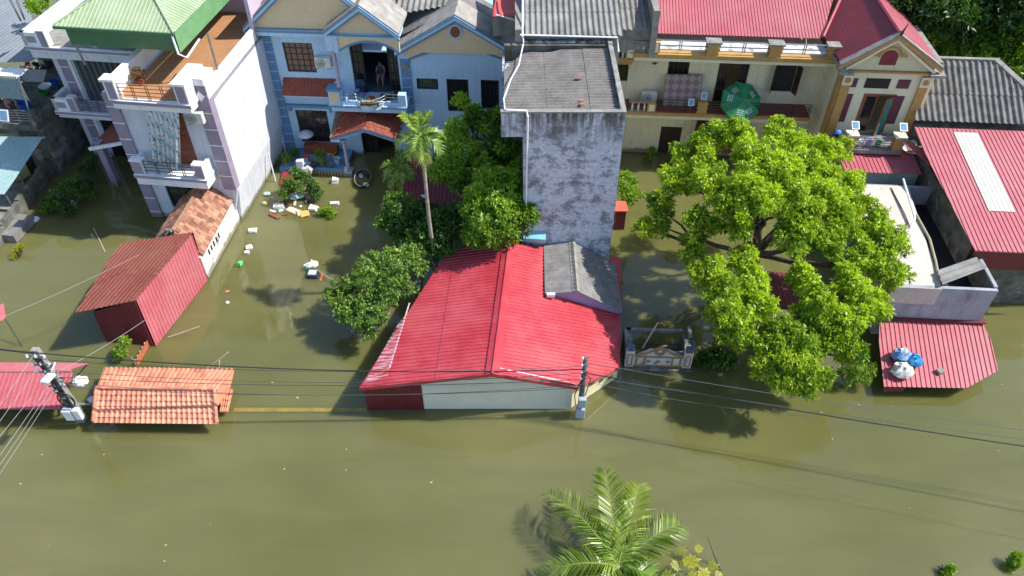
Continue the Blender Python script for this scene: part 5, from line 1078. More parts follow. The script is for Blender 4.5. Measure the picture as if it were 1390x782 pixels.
for k, (dx, lb) in enumerate(((0, 'left grey steel bar in the roof trench'), (4, 'right grey steel bar in the roof trench'))):
    pipe([(1247 + dx, 250, 2.1), (1294 + dx, 336, 2.1)], .05, M_steel, 'steel_bar', lb, 'steel bar', g='steel bars in the roof trench')
# small red lean-to in front of the wing, pale green wall under it
LN_ = root('lean_to', 'small faded red corrugated lean-to roof below the wing balcony with pale green wall', 'lean-to', fr=Y)
a, b_, c, d = YP(1148, 233, 3.05), YP(1251, 236, 3.05), YP(1236, 196, 3.2), YP(1150, 200, 3.2); b_.y = a.y; d = Vector((a.x - .4, d.y, d.z)); c = Vector((b_.x + .15, YP(1236, 184, 3.2).y, 3.2)); d.y = c.y; d.z = c.z
m = MB(); sheet(m, [a, b_, c, d], (0, -1, -.2), .2, .03); m.build('roof', M_redp, LN_)
MB().box(a.x + .05, b_.x - .1, a.y + .1, a.y + .25, -1, 3.02).build('wall', mat('pale_green_plaster', (.42, .52, .44), (.36, .44, .38), 2, .85, streak=(.14, .16, .13), s_amt=.5), LN_)
for i, (px, py) in enumerate(((1233, 194), (1236.5, 204))):
    z = onplane(YP(px, py, 3.15), 0, a, b_, c).z + .05; o = root('drying_basket', 'round white tray of drying food on the red lean-to roof, %s of two' % ('farther' if i == 0 else 'nearer'), 'tray', 'trays drying on the lean-to roof', at=Y.W(*Y.uv(px, py, z), z))
    MB().lathe((0, 0, 0), [(.36, 0), (.42, .05), (.4, .06), (.34, .02)], 18).build('tray', M_white, o)
    f = MB()
    for k in range(16): r_ = .26 * math.sqrt(random.random()); g_ = random.random() * 6.3; f.lump((r_ * math.cos(g_), r_ * math.sin(g_), .05), (.05, .05, .025), 6, .3)
    f.build('food', mat('dried_food', (.45, .28, .14), (.35, .2, .1), 8, .8), o)
# fibre cement roofed house behind
FB = root('grey_roofed_house', 'house with dark grey corrugated fibre-cement roof beside the trees', 'house', fr=Y)
a, b_, c, d = YP(1240, 164, 4.6), YP(1420, 178, 4.6), YP(1349, 86, 6.4), YP(1262, 82, 6.4); b_.y = a.y; c.y = d.y
b_.x += 1; m = MB(); sheet(m, [a, b_, c, d], (.0, -1, -.3), .3, .1, 'sin', lap=1.5, jit=.02); m.build('roof', mat('aged_fibre_cement', (.20, .195, .185), (.09, .088, .083), 2.2, .9, streak=(.10, .10, .09), s_amt=.5, fine=.3), FB)
MB().prism([b_, c, c + Vector((.3, 0, 0)), b_ + Vector((.35, 0, 0))], (0, 0, .16)).prism([c + Vector((.3, 0, .05)), d + Vector((0, 0, .05)), d + Vector((0, .2, .05)), c + Vector((.3, .2, .05))], (0, 0, .1)).build('verge', M_con, FB)
MB().box(a.x + .3, b_.x, a.y + .3, c.y - .2, -2, 4.2).build('wall', M_cond, FB)
# small red roof in front
SR = root('front_canopy', 'low faded red corrugated canopy jutting over the water with bags on its left edge', 'canopy', fr=Y)
q = [YP(1190, 435, 1.0), YP(1335, 438, 1.0), YP(1357, 500, 1.4), YP(1354, 512, 1.35), YP(1312, 527, .6), YP(1200, 525, .6)]
pa, pb_, pc = q[0], q[1], q[5]
P3 = [pick_on(Y, px, py, pa, pb_, pc) for px, py in ((1190, 435), (1335, 438), (1356, 492), (1357, 502), (1312, 527), (1200, 525))]
m = MB(); sheet(m, P3, (q[5] - q[0]), .19, .035); m.build('roof', M_redp, SR)
m = MB(); m.prism([P3[5], P3[5] + (P3[4] - P3[5]) * .26, P3[5] + (P3[4] - P3[5]) * .26 + Vector((0, 0, -.3)), P3[5] + Vector((.05, 0, -.3))], (0, .03, 0)); m.build('front_trim', M_redd, SR)
m = MB(); m.box(P3[0].x - .1, P3[1].x, P3[0].y + .0, P3[0].y + .35, P3[0].z + .1, P3[0].z + .16); m.build('flashing', M_redd, SR)
for x, y in ((P3[5].x + .3, P3[5].y + .25), (P3[3].x - .5, P3[3].y + .2)): MB().tube([(x, y, -2), (x, y, .6)], .05, 8).build('post', M_steel, SR)
on_sr = lambda px, py: Y.W(*(pick_on(Y, px, py, pa, pb_, pc) + Vector((0, 0, .03))))
def bag(at, r, mt, label, extra=None, cat='bag', g=None, name='bag'):
    o = root(name, label, cat, g, at=at)
    MB().lump((0, 0, r[2] * .85), r, 12, .16, flat=.8).build('sack', mt, o)
    t_ = MB()
    for k in range(5): a_ = random.random() * 6.28; t_.lump((r[0] * .3 * math.cos(a_), r[1] * .3 * math.sin(a_), r[2] * 1.75), (r[0] * .22, r[1] * .22, r[2] * .22), 6, .5)
    t_.build('knot', extra or mt, o); return o
M_bb = mat('blue_bag', (.02, .20, .55), (.35, .50, .65), 6, .35, coat=.3); M_wb = mat('white_bag', (.72, .71, .66), (.40, .40, .36), 7, .45); M_cb = mat('cyan_bag', (.02, .30, .62), (.01, .20, .50), 5, .3, coat=.3)
bag(on_sr(1221, 488), (.42, .34, .30), M_bb, 'blue and white stuffed bag, rearmost on the red canopy', M_wb, g='bags on the red canopy')
bag(on_sr(1238, 495), (.31, .31, .28), M_cb, 'round cyan plastic bag on the red canopy', g='bags on the red canopy')
bag(on_sr(1222, 508), (.46, .38, .28), M_wb, 'large white sack at the front of the bags on the red canopy', g='bags on the red canopy')
o = MB().box(-.14, .14, -.12, .12, 0, .14).build('brick', M_con); o.location = on_sr(1275, 506); o.rotation_euler = (0, 0, .4); tag(o, 'small grey block lying on the red canopy', 'block')
# background beyond: big fibre roof and red awning behind the tower
BR = root('back_house', 'house behind the tower with long grey corrugated fibre-cement roof', 'house', fr=G)
g = lambda px, py, z: G.P(px, py, z)
a = g(712, 50, 9.55); e_ = g(846, 50, 9.55).x
m = MB(); sheet(m, [a, Vector((e_, a.y, 9.55)), Vector((e_, a.y + 6.5, 11.15)), Vector((a.x, a.y + 6.5, 11.15))], (0, -1, -.25), .26, .09, 'sin', lap=1.6, jit=.02); m.build('roof', M_fibl, BR); m = MB()
c = g(846, 42, 8.3); c2 = g(884, 42, 8.3); c.x -= .35; sheet(m, [c, Vector((c2.x, c.y, 8.3)), Vector((c2.x, c.y + 6.5, 9.95)), Vector((c.x, c.y + 6.5, 9.95))], (0, -1, -.25), .28, .09, 'sin', lap=1.6, jit=.02); m.build('roof', M_fibl, BR)
m = MB(); m.box(a.x, e_ - .05, a.y + .35, a.y + .5, -2, 9.5).box(e_ - .2, e_ - .05, a.y + .5, a.y + 6, -2, 9.5).box(c2.x, c2.x + .3, c.y - .1, c.y + 6, 6.9, 9.4).box(c.x + .2, c2.x, c.y + .4, c.y + .55, 6.9, 8.25).box(a.x - .42, a.x - .05, a.y + .1, a.y + 6, 9.0, 9.85); m.build('wall', M_con, BR)
MB().tube([(a.x - .2, a.y - .2, 9.75), (e_ - .3, a.y - .25, 9.65), (e_ - .28, a.y - .9, 9.3)], .04, 6).build('pipe', M_pvc, BR)
MB().tube([(a.x - .1, a.y - .3, 9.7), (a.x - .05, a.y + 4, 10.8)], .05, 6).build('pipe', M_pvc, BR)
q0, q1 = g(846, 75, 7.3), g(858, 60, 7.3); r0, r1 = g(822, 78, 7.0), g(858, 78, 7.0)
c3, c4 = g(824, 54, 7.2), g(850, 54, 7.2)
m = MB(); sheet(m, [Vector((c3.x, c3.y, 7.2)), Vector((c4.x, c3.y, 7.2)), Vector((c4.x, c3.y + 1.1, 7.5)), Vector((c3.x, c3.y + 1.1, 7.5))], (0, -1, -.2), .26, .08, 'sin'); m.build('small_roof', M_fibl, BR)
MB().box(c3.x - .25, c3.x - .02, c3.y, c3.y + 1.6, 6.9, 7.9).build('brick_pier', M_terra, BR)
RA = root('red_awning_hut', 'rooftop hut of bare concrete under a sagging red sheet', 'hut', fr=G)
a, b_, c, d = g(668, 22, 9.2), g(704, 21, 9.2), g(708, -20, 9.6), g(676, -20, 9.6)
m = MB(); K = 8; vs = []; fs = []
for j in range(K + 1):
    for i in range(K + 1):
        p = a.lerp(b_, i / K).lerp(d.lerp(c, i / K), j / K); p.z -= .12 * math.sin(math.pi * i / K) * math.sin(math.pi * j / K) + random.uniform(-.02, .02); vs.append(p)
for j in range(K):
    for i in range(K): q_ = j * (K + 1) + i; fs.append((q_, q_ + 1, q_ + K + 2, q_ + K + 1))
m.add(vs, fs); o = m.build('sheet', mat('coral_red_sheet', (.58, .10, .09), (.50, .08, .07), 2, .6), RA, smooth=True); md = o.modifiers.new('s', 'SOLIDIFY'); md.thickness = .02
MB().box(a.x, b_.x - .1, a.y + .3, c.y, 8.0, 9.1).build('wall', M_con, RA)
MB().tube([a + Vector((.2, -.05, .1)), b_ + Vector((0, -.2, -.2))], .035, 6).build('pipe', M_pvc, RA)
# ================ trees and plants
def limb(mb, a, b, r0, r1, n=6, wob=.15, sag=0):
    a = Vector(a); b = Vector(b); pts = []; rs = []
    for i in range(n + 1):
        t_ = i / n; p = a.lerp(b, t_); k = math.sin(math.pi * t_)
        p += Vector((random.uniform(-1, 1), random.uniform(-1, 1), random.uniform(-.5, .5))) * wob * k; p.z += sag * k
        pts.append(p); rs.append(r0 + (r1 - r0) * t_)
    mb.tube(pts, rs, 7)
def tree(name, label, cat, base, clumps, leaf, ll, lw, dens, per, trunk_r=.22, bark=None, group=None, fork=None, droop=.35, nlimb=None, zb=-1.5, spread=.75, rs_=1.0):
    """clumps: (px, py, z, radius, tint) crown lumps at their measured place and height"""
    base = Vector(base); o = root(name, label, cat, group, at=(base.x, base.y, 0))
    cl = [(tuple(PZ(px, py, z)), r * rs_, tn) for px, py, z, r, tn in clumps]
    P_, N_, T_ = clump_points(cl, dens, (base.x, base.y, 0))
    leaves_mesh('crown', P_, N_, ll, lw, leaf, o, T_, per=per, droop=droop, spread=spread)
    tr = MB(); fork = fork if fork is not None else 1.6
    f = Vector((random.uniform(-.1, .1), random.uniform(-.1, .1), fork)); tr.tube([(0, 0, zb), (.03, 0, fork * .3), f], [trunk_r * 1.2, trunk_r, trunk_r * .85], 9); t_o = tr.build('trunk', bark or M_bark, o, smooth=True)
    lb = MB(); cs = [Vector(c) - Vector((base.x, base.y, 0)) for c, r, tn in cl]
    # main limbs to far clumps, sub limbs from them
    k = nlimb or max(3, len(cs) // 6); mains = []; rem = cs[:]
    while len(mains) < k and rem:
        p = max(rem, key=lambda q: min([(q - m_).length for m_ in mains] + [(q - f).length * .6])); mains.append(p); rem.remove(p)
    for p in mains: limb(lb, f, p * .97, trunk_r * .62, .05, 7, .22)
    for p in rem:
        q = min(mains, key=lambda m_: (m_ - p).length); s_ = f.lerp(q, random.uniform(.45, .7)); limb(lb, s_, p, .07, .025, 5, .15)
    lb.build('limbs', bark or M_bark, o, smooth=True)
    return o
# big mango crown over the water (three lobes)
up_ = [(993, 182, 6.6, 1.05, .55), (957, 196, 6.2, .8, .5), (1057, 178, 6.4, .75, .6), (925, 212, 5.6, .7, .5), (1022, 208, 6.8, 1.0, .6), (1072, 202, 6.6, 1.0, .6), (1106, 206, 6.2, .9, .6), (1136, 206, 5.8, .75, .55), (955, 222, 6.2, .8, .55),
 (915, 248, 5.4, .8, .5), (966, 246, 6.3, .95, .6), (1013, 250, 6.9, 1.0, .62), (1064, 242, 7.0, 1.05, .62), (1114, 238, 6.5, 1.0, .62), (1150, 250, 5.8, .8, .55), (1038, 275, 6.8, 1.0, .6), (1006, 290, 6.3, .9, .55), (985, 275, 6.3, .8, .55), (1084, 280, 6.7, 1.05, .62), (1130, 275, 6.2, 1.0, .6), (1162, 282, 5.6, .8, .5),
 (894, 280, 4.8, .75, .42), (876, 310, 4.2, .55, .45), (897, 308, 4.3, .5, .4), (948, 300, 5.3, .75, .4), (940, 328, 4.8, .55, .38), (1005, 312, 5.6, .6, .45), (968, 310, 5.3, .55, .4), (1076, 322, 5.7, .8, .42), (1120, 326, 5.4, .85, .4), (1095, 304, 6.0, .8, .5), (1150, 312, 5.4, .8, .45),
 (1186, 305, 5.2, .85, .52), (1207, 330, 4.9, .85, .5), (1190, 356, 4.6, .9, .52), (1216, 374, 4.3, .6, .5), (1165, 345, 4.9, .7, .45), (930, 245, 5.6, .75, .5), (1040, 225, 6.9, .9, .6), (1090, 225, 6.9, .9, .6)]
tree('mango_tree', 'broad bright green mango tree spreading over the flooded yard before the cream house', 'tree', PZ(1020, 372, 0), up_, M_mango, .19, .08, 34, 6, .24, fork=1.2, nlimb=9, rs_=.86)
lo_ = [(941, 350, 4.4, .62, .5), (963, 373, 4.4, .85, .6), (1012, 356, 4.6, .75, .55), (981, 394, 4.4, .85, .62), (1024, 393, 4.4, .85, .66), (1034, 415, 4.2, .68, .66), (1000, 430, 4.1, .8, .62), (973, 416, 4.1, .68, .55), (1004, 452, 3.7, .6, .5), (985, 455, 3.6, .45, .45), (1020, 375, 4.6, .6, .6)]
tree('mango_tree', 'rounded bright green mango tree nearest the ornate gate pediment', 'tree', PZ(990, 452, 0), lo_, M_mango, .19, .08, 34, 6, .16, fork=1.4, nlimb=4, rs_=.9)
rt_ = [(1086, 371, 4.5, .6, .6), (1101, 394, 4.4, .68, .6), (1116, 420, 4.2, .7, .55), (1150, 380, 4.4, .75, .6), (1165, 400, 4.3, .75, .62), (1186, 415, 4.0, .75, .62), (1153, 430, 4.0, .75, .6), (1147, 448, 3.7, .55, .5),
 (1067, 447, 3.4, .85, .42), (1092, 460, 3.5, .85, .42), (1052, 472, 3.2, .78, .35), (1079, 490, 3.3, .9, .45), (1103, 508, 2.8, .7, .45), (1043, 502, 2.9, .65, .5), (1065, 518, 2.5, .6, .5), (1125, 462, 3.3, .6, .42), (1156, 478, 2.9, .7, .42), (1095, 425, 3.8, .6, .5), (1120, 440, 3.8, .55, .5), (1095, 528, 2.3, .42, .5), (1140, 460, 3.2, .5, .4)]
tree('mango_tree', 'low mango tree reaching out over the open water left of the red canopy', 'tree', PZ(1095, 490, 0), rt_, M_mango, .19, .08, 34, 6, .17, fork=1.1, nlimb=5, rs_=.9)
tree('bush', 'fine-leaved dark shrub half under water beside the low mango tree', 'bush', PZ(1162, 512, 0), [(1160, 500, .9, .5, .45), (1172, 510, .5, .42, .5), (1150, 512, .5, .4, .4), (1182, 500, .5, .3, .4)], M_leafm, .09, .04, 60, 6, .05, fork=.2, zb=-.5)
tree('bush', 'small dark banana-like shrub in the water right of the gate pediment', 'bush', PZ(965, 495, 0), [(955, 487, .4, .22, .25), (972, 484, .5, .3, .2), (985, 488, .35, .25, .15)], M_leafd, .3, .09, 14, 6, .04, fork=.15, zb=-.5)
tree('bush', 'light green round bush against the right flank of the grey tower', 'bush', PZ(852, 275, 0), [(848, 252, 1.6, .6, .62), (854, 265, 1.3, .6, .6), (850, 243, 1.7, .45, .6)], M_leafm, .14, .07, 34, 6, .08, fork=.5, zb=-.5)
# left tree group
tree('mango_tree', 'tall green tree left of the grey tower with dense dark crown', 'tree', PZ(665, 290, 0),
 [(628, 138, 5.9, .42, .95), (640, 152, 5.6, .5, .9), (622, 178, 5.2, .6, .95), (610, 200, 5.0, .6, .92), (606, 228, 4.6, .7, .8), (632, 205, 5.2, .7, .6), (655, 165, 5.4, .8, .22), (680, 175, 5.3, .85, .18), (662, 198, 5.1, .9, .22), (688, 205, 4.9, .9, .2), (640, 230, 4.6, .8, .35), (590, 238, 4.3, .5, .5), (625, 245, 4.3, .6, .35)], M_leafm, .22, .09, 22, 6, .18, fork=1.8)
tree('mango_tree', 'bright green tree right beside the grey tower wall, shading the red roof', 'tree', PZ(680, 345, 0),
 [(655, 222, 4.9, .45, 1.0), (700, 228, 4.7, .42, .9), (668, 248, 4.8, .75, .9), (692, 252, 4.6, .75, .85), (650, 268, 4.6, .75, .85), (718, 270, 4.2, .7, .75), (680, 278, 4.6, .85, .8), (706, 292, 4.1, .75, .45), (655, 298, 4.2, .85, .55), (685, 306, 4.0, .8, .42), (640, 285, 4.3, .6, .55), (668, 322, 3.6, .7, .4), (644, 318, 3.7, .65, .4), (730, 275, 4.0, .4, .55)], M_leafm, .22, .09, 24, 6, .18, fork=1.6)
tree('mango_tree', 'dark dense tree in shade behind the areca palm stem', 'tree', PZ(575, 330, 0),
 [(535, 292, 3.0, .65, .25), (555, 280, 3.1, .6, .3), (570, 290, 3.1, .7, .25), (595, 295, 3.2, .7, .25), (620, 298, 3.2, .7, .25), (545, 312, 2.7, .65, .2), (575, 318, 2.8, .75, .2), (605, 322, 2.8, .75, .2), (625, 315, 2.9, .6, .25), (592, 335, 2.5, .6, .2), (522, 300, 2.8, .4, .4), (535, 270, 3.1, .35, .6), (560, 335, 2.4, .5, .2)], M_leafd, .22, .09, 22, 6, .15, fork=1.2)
pom = [(560, 342, 2.6, .55, .55), (545, 352, 2.7, .6, .55), (522, 350, 2.6, .6, .6), (500, 360, 2.4, .6, .5), (540, 375, 2.6, .65, .5), (515, 378, 2.5, .7, .55), (485, 380, 2.2, .6, .5), (465, 392, 1.9, .5, .55), (495, 400, 2.2, .7, .5), (525, 400, 2.4, .65, .45), (550, 392, 2.4, .55, .4), (462, 412, 1.7, .45, .5), (480, 420, 1.8, .6, .5), (505, 425, 1.9, .6, .45), (485, 440, 1.5, .5, .5), (465, 430, 1.5, .4, .5), (500, 448, 1.3, .4, .45), (448, 400, 1.7, .3, .6), (565, 362, 2.5, .45, .5)]
pt_ = tree('pomelo_tree', 'glossy-leaved pomelo tree hanging over the left eave of the red roof house', 'tree', PZ(515, 440, 0), pom, leafmat('pomelo_leaf', (.02, .075, .016), (.24, .38, .06), .3, .45), .15, .075, 26, 5, .12, fork=.9)
for px, py, z in ((538, 340, 3.0), (505, 366, 2.9), (470, 408, 2.1)): MB().lump(PZ(px, py, z) - Vector((PZ(515, 440, 0).x, PZ(515, 440, 0).y, 0)), (.1, .1, .1), 10, .02).build('pomelo', mat('pomelo_skin', (.35, .32, .08)), pt_, smooth=True)
# background trees right
bt = []
for px in range(1268, 1420, 26):
    for py, z, tn in ((22, 6.0, .15), (48, 5.5, .45), (72, 5.2, .4)): bt.append((px + random.uniform(-6, 6), py + random.uniform(-5, 5), z, 1.15, tn + random.uniform(-.1, .15)))
tree('tree', 'mass of mid-green bushy tree beyond the grey fibre-cement roof', 'tree', PZ(1320, 110, 0), bt + [(1378, 100, 4.6, .9, .5), (1395, 115, 4.3, .8, .5)], M_leafm, .3, .13, 11, 6, .25, fork=2)
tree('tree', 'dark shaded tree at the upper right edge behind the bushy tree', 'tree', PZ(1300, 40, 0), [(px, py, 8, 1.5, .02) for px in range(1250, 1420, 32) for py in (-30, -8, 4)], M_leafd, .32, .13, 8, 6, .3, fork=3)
BN = root('banana_plant', 'light green banana plant beside the dark concrete verge', 'plant', at=PZ(1375, 130, 0))
# small plants
tree('bush', 'green shrub with dark foliage against the mossy boundary wall', 'bush', PZ(95, 285, 0), [(85, 262, .9, .5, .2), (100, 250, 1.1, .5, .15), (112, 262, .8, .5, .25), (72, 275, .6, .4, .45), (92, 282, .5, .4, .3), (118, 250, .8, .4, .15), (120, 225, 1.0, .5, .1), (62, 283, .3, .22, .6)], M_leafd, .15, .07, 30, 6, .05, fork=.2, zb=-.5)
tree('bush', 'sprawling shrub among the debris before the blue house', 'bush', PZ(405, 262, 0), [(400, 235, 1.3, .3, .65), (393, 248, 1.1, .35, .6), (405, 255, .9, .4, .35), (420, 250, .8, .4, .3), (385, 262, .7, .3, .55), (412, 240, 1.1, .3, .4), (430, 262, .5, .3, .35)], M_leafd, .14, .065, 34, 6, .04, fork=.2, zb=-.5)
tree('bush', 'small bright bush floating right of the debris pile', 'bush', PZ(447, 290, 0), [(444, 286, .25, .3, .7), (450, 290, .2, .25, .7), (436, 288, .2, .2, .6)], M_leafm, .11, .06, 50, 5, .03, fork=.05, zb=-.3)
for px, py, lb, s_ in ((23, 345, 'small yellow-green weed by the left edge of the water', .25), (163, 482, 'leafy green sapling between the shed and the tiled gate roof', .45), (1376, 766, 'small green bush in the water at the lower right corner', .26), (1287, 778, 'low sprig of leaves at the bottom edge left of the corner bush', .18), (880, 215, 'dark waterline weeds below the cream house wall', .3)):
    w_ = PZ(px, py, .2); r_ = s_
    tree('sapling', lb, 'plant', (w_.x, w_.y, 0), [(px, py - 3, s_, r_ * .6, .6), (px + 5, py - 12 * s_ / .3, s_ * 1.7, r_ * .45, .7), (px - 4, py + 2, s_ * .5, r_ * .45, .5)], M_yel if px == 23 else M_leafm, .13, .06, 30, 5, .02, fork=.1, zb=-.3)
# ---- palms
def frond(mb, base, d, L, arch_, n=26, lw=.05, ll=.55, two=1.0, twist=0, tv=.5, vee=.5):
    """pinnate frond: curved rachis with leaflets both sides"""
    base = Vector(base); d = Vector(d).normalized(); side = d.cross(Vector((0, 0, 1)))
    side = side.normalized() if side.length > .05 else Vector((1, 0, 0)); p = base.copy(); pts = [p.copy()]; dd = d.copy()
    for i in range(n):
        dd = (dd + Vector((0, 0, -arch_ / n)) * (1 + i / n)).normalized(); p = p + dd * (L / n); pts.append(p.copy())
    rs = [.03 * (1 - .8 * i / n) for i in range(n + 1)]
    mb.tube(pts, rs, 5, tv=min(1, tv + .3))
    for i in range(2, n + 1):
        tt = i / n; l = ll * math.sin(math.pi * (.12 + .80 * tt)) ** .7 * random.uniform(.85, 1.1); t_ = (pts[i] - pts[i - 1]).normalized(); upv = side.cross(t_); upv = upv if upv.z > 0 else -upv
        for s_ in (-1, 1):
            for sub in (0, .5):
                b0 = pts[i - 1].lerp(pts[i], sub); dv = (side * s_ * (1.0) + t_ * (.5 + .5 * tt + random.uniform(-.12, .12)) + upv * vee * random.uniform(.1, 1.5)).normalized()
                w_ = t_ * lw * .5; m1 = b0 + dv * l * .5 + Vector((0, 0, .04 * l)); tip = b0 + dv * l + Vector((0, 0, -.25 * l * random.uniform(.3, 1.1)))
                mb.add([b0 - w_ * .6, b0 + w_ * .6, m1 + w_, tip, m1 - w_], [(0, 1, 2, 3, 4)], min(1, max(0, tv + random.uniform(-.4, .4))))
def palm(name, label, base, top, tr_r, fronds, bark, L, ll, lw, n=22, extra=None):
    base = Vector(base); o = root(name, label, 'palm', at=(base.x, base.y, 0)); top = Vector(top) - Vector((base.x, base.y, 0))
    m = MB(); n_ = 12; m.tube([Vector((0, 0, -1)).lerp(top, i / n_) + Vector((.03 * math.sin(i * .7), 0, 0)) for i in range(n_ + 1)], [tr_r * (1.15 - .35 * i / n_) for i in range(n_ + 1)], 9); m.build('trunk', bark, o, smooth=True)
    for (az, el, l, ar, tv) in fronds:
        m = MB(); d = Vector((math.cos(R(az)) * math.cos(R(el)), math.sin(R(az)) * math.cos(R(el)), math.sin(R(el)))); frond(m, top, d, l * L, ar, n, lw, ll * l, tv=tv); m.build('frond', M_palm, o)
    return o, top
b1_ = PZ(590, 349, 2.0); r_ = ray(570, 184); k_ = b1_.y / r_.y; tp = CP + r_ * k_; b0 = Vector((b1_.x + (b1_.x - tp.x) * .25, b1_.y, 0))
o, t0 = palm('areca_palm', 'slender areca palm with pale ringed stem in front of the blue house', b0, tp, .085,
 [(196, 30, 1.05, 1.5, .5), (150, 62, 1, .9, .7), (238, 5, 1.0, 1.6, .6), (285, -5, 1.05, 1.5, .55), (335, 18, 1.05, 1.5, .45), (15, 30, 1, 1.3, .4), (60, 62, .95, .9, .55), (100, 75, .8, .5, .6), (262, 30, .9, 1.8, .45)], M_palmb, 1.2, .46, .07, 11)
m = MB(); m.tube([t0 + Vector((0, 0, -.9)), t0 + Vector((0, 0, -.5)), t0 + Vector((0, 0, .15))], [.09, .13, .07], 10); m.build('crown_shaft', mat('green_shaft', (.16, .26, .06)), o, smooth=True)
m = MB()
for k in range(60): a = random.random() * 6.28; l = random.uniform(.3, .6); m.tube([t0 + Vector((0, 0, -.85)), t0 + Vector((math.cos(a) * .25, math.sin(a) * .25, -.85 - .05)), t0 + Vector((math.cos(a) * .38, math.sin(a) * .38, -.85 - l))], [.012, .01, .006], 4)
m.build('flower_stalk', mat('dry_stalk', (.34, .27, .18), (.22, .17, .11), 5), o)
o2, _ = palm('areca_palm', 'short young areca palm below the crown of the slender palm', PZ(545, 262, 0), PZ(545, 225, 2.2), .06, [(200, 10, 1, 1.4, .5), (230, -5, 1, 1.3, .55), (270, 5, 1, 1.4, .5), (310, 20, .9, 1.3, .5), (170, 30, 1, 1.3, .5), (100, 50, .8, 1, .4)], M_palmb, 1.4, .5, .07, 14)
# coconut palm rising from the water at the bottom
cb_ = PZ(838, 775, .6)
def toward(px, py, z, base): v = PZ(px, py, z) - base; return v
o = root('coconut_palm', 'young coconut palm with wide feathery fronds standing in the water at the bottom', 'palm', at=(cb_.x, cb_.y, 0))
MB().tube([(0, 0, -1), (0, 0, .3), (0, .05, .9)], [.16, .15, .1], 9).build('trunk', M_palmb, o, smooth=True)
for (px, py, z, L_, ar, tv, ll, vee) in ((822, 645, 1.9, 1, .5, .5, .62, .35), (868, 658, 1.6, 1, .8, .8, .6, .3), (742, 668, 1.0, 1, 1.0, .5, .55, .6), (924, 712, .9, 1, 1.0, .3, .62, .5), (730, 785, .4, 1, 1.2, .55, .5, .4), (885, 790, .3, 1, 1.2, .25, .5, .5), (803, 712, 1.3, 1, .3, .95, .35, .3), (800, 820, .5, 1, 1.1, .5, .5, .4)):
    st_ = Vector((0, .03, .85)); e_ = PZ(px, py, z) - Vector((cb_.x, cb_.y, 0)); v = e_ - st_; ln = v.length
    d = v.normalized(); d = (d + Vector((0, 0, ar * .75))).normalized()
    m = MB(); frond(m, st_, d, ln * 1.08, ar, 21, .055, ll * 1.65, tv=tv, vee=vee * .7); m.build('frond', M_palm, o)
# cassava-like yellow plant bottom and twig
o = root('papaya_plant', 'yellow-green plant with lobed leaves beside the coconut palm at the bottom edge', 'plant', at=PZ(935, 775, 0))
def lobed(c, r, tv, tilt):
    m = MB(); n_ = 9; nrm = Vector(tilt).normalized(); a_ = nrm.orthogonal().normalized(); b_ = nrm.cross(a_)
    for k in range(n_):
        th = 2 * math.pi * k / n_ + random.uniform(-.1, .1); d = a_ * math.cos(th) + b_ * math.sin(th); s_ = nrm.cross(d); l = r * random.uniform(.75, 1.1)
        m.add([c, c + d * l * .45 + s_ * l * .11, c + d * l * .6 + s_ * l * .22, c + d * l * .7 + s_ * l * .08, c + d * l - nrm * l * .15, c + d * l * .7 - s_ * l * .08, c + d * l * .6 - s_ * l * .22, c + d * l * .45 - s_ * l * .11], [tuple(range(8))], min(1, max(0, tv + random.uniform(-.15, .15))))
    return m
bp0 = PZ(935, 775, 0)
for px, py, z, r_, tv in ((938, 762, .7, .38, .9), (948, 745, .6, .2, .8), (955, 778, .4, .3, .8), (968, 768, .4, .22, .6), (918, 768, .5, .28, .4), (925, 748, .3, .22, .5), (905, 782, .4, .3, .3), (940, 785, .4, .3, .6), (975, 780, .3, .2, .7)):
    c = PZ(px, py, z) - bp0; lobed(c, r_, tv, (random.uniform(-.3, .3), random.uniform(-.5, 0), 1)).build('leaf', M_yel, o)
    MB().tube([(0, 0, -.3), c * .6, c], .012, 5).build('stalk', MC['green_shaft'], o)
def stick(pts, r, mt, name, label, cat, group=None):
    tag(MB().tube([PZ(*p) for p in pts], r, 6).build(name, mt), label, cat, group)
stick([(982, 784, -.2), (970, 755, .35), (960, 728, .7)], [.035, .025, .008], M_bark, 'twig', 'dark bare twig sticking out of the water right of the yellow plant', 'twig')
bnp = PZ(1375, 130, 0)
for a, l in ((200, 1.5), (240, 1.3), (160, 1.4), (290, 1.2), (120, 1.1)):
    m = MB(); pr_ = None; base = Vector((0, 0, 2.6)); d = Vector((math.cos(R(a)), math.sin(R(a)), .7)).normalized(); s_ = d.cross(Vector((0, 0, 1))).normalized(); K = 8; p = base.copy(); dd = d.copy(); rows = []
    for k in range(K + 1):
        t_ = k / K; w_ = .28 * math.sin(math.pi * min(1, .1 + .88 * t_)) ** .6; rows.append((p - s_ * w_ + Vector((0, 0, .06)), p.copy(), p + s_ * w_ + Vector((0, 0, .06)))); dd = (dd + Vector((0, 0, -.22))).normalized(); p = p + dd * l / K
    for k in range(K):
        for j in range(2): m.add([rows[k][j], rows[k][j + 1], rows[k + 1][j + 1], rows[k + 1][j]], [(0, 1, 2, 3)], .7)
    m.build('leaf', M_leafm, BN)
MB().tube([(0, 0, -1), (0, 0, 2.7)], [.14, .09], 8).build('stem', MC['green_shaft'], BN)
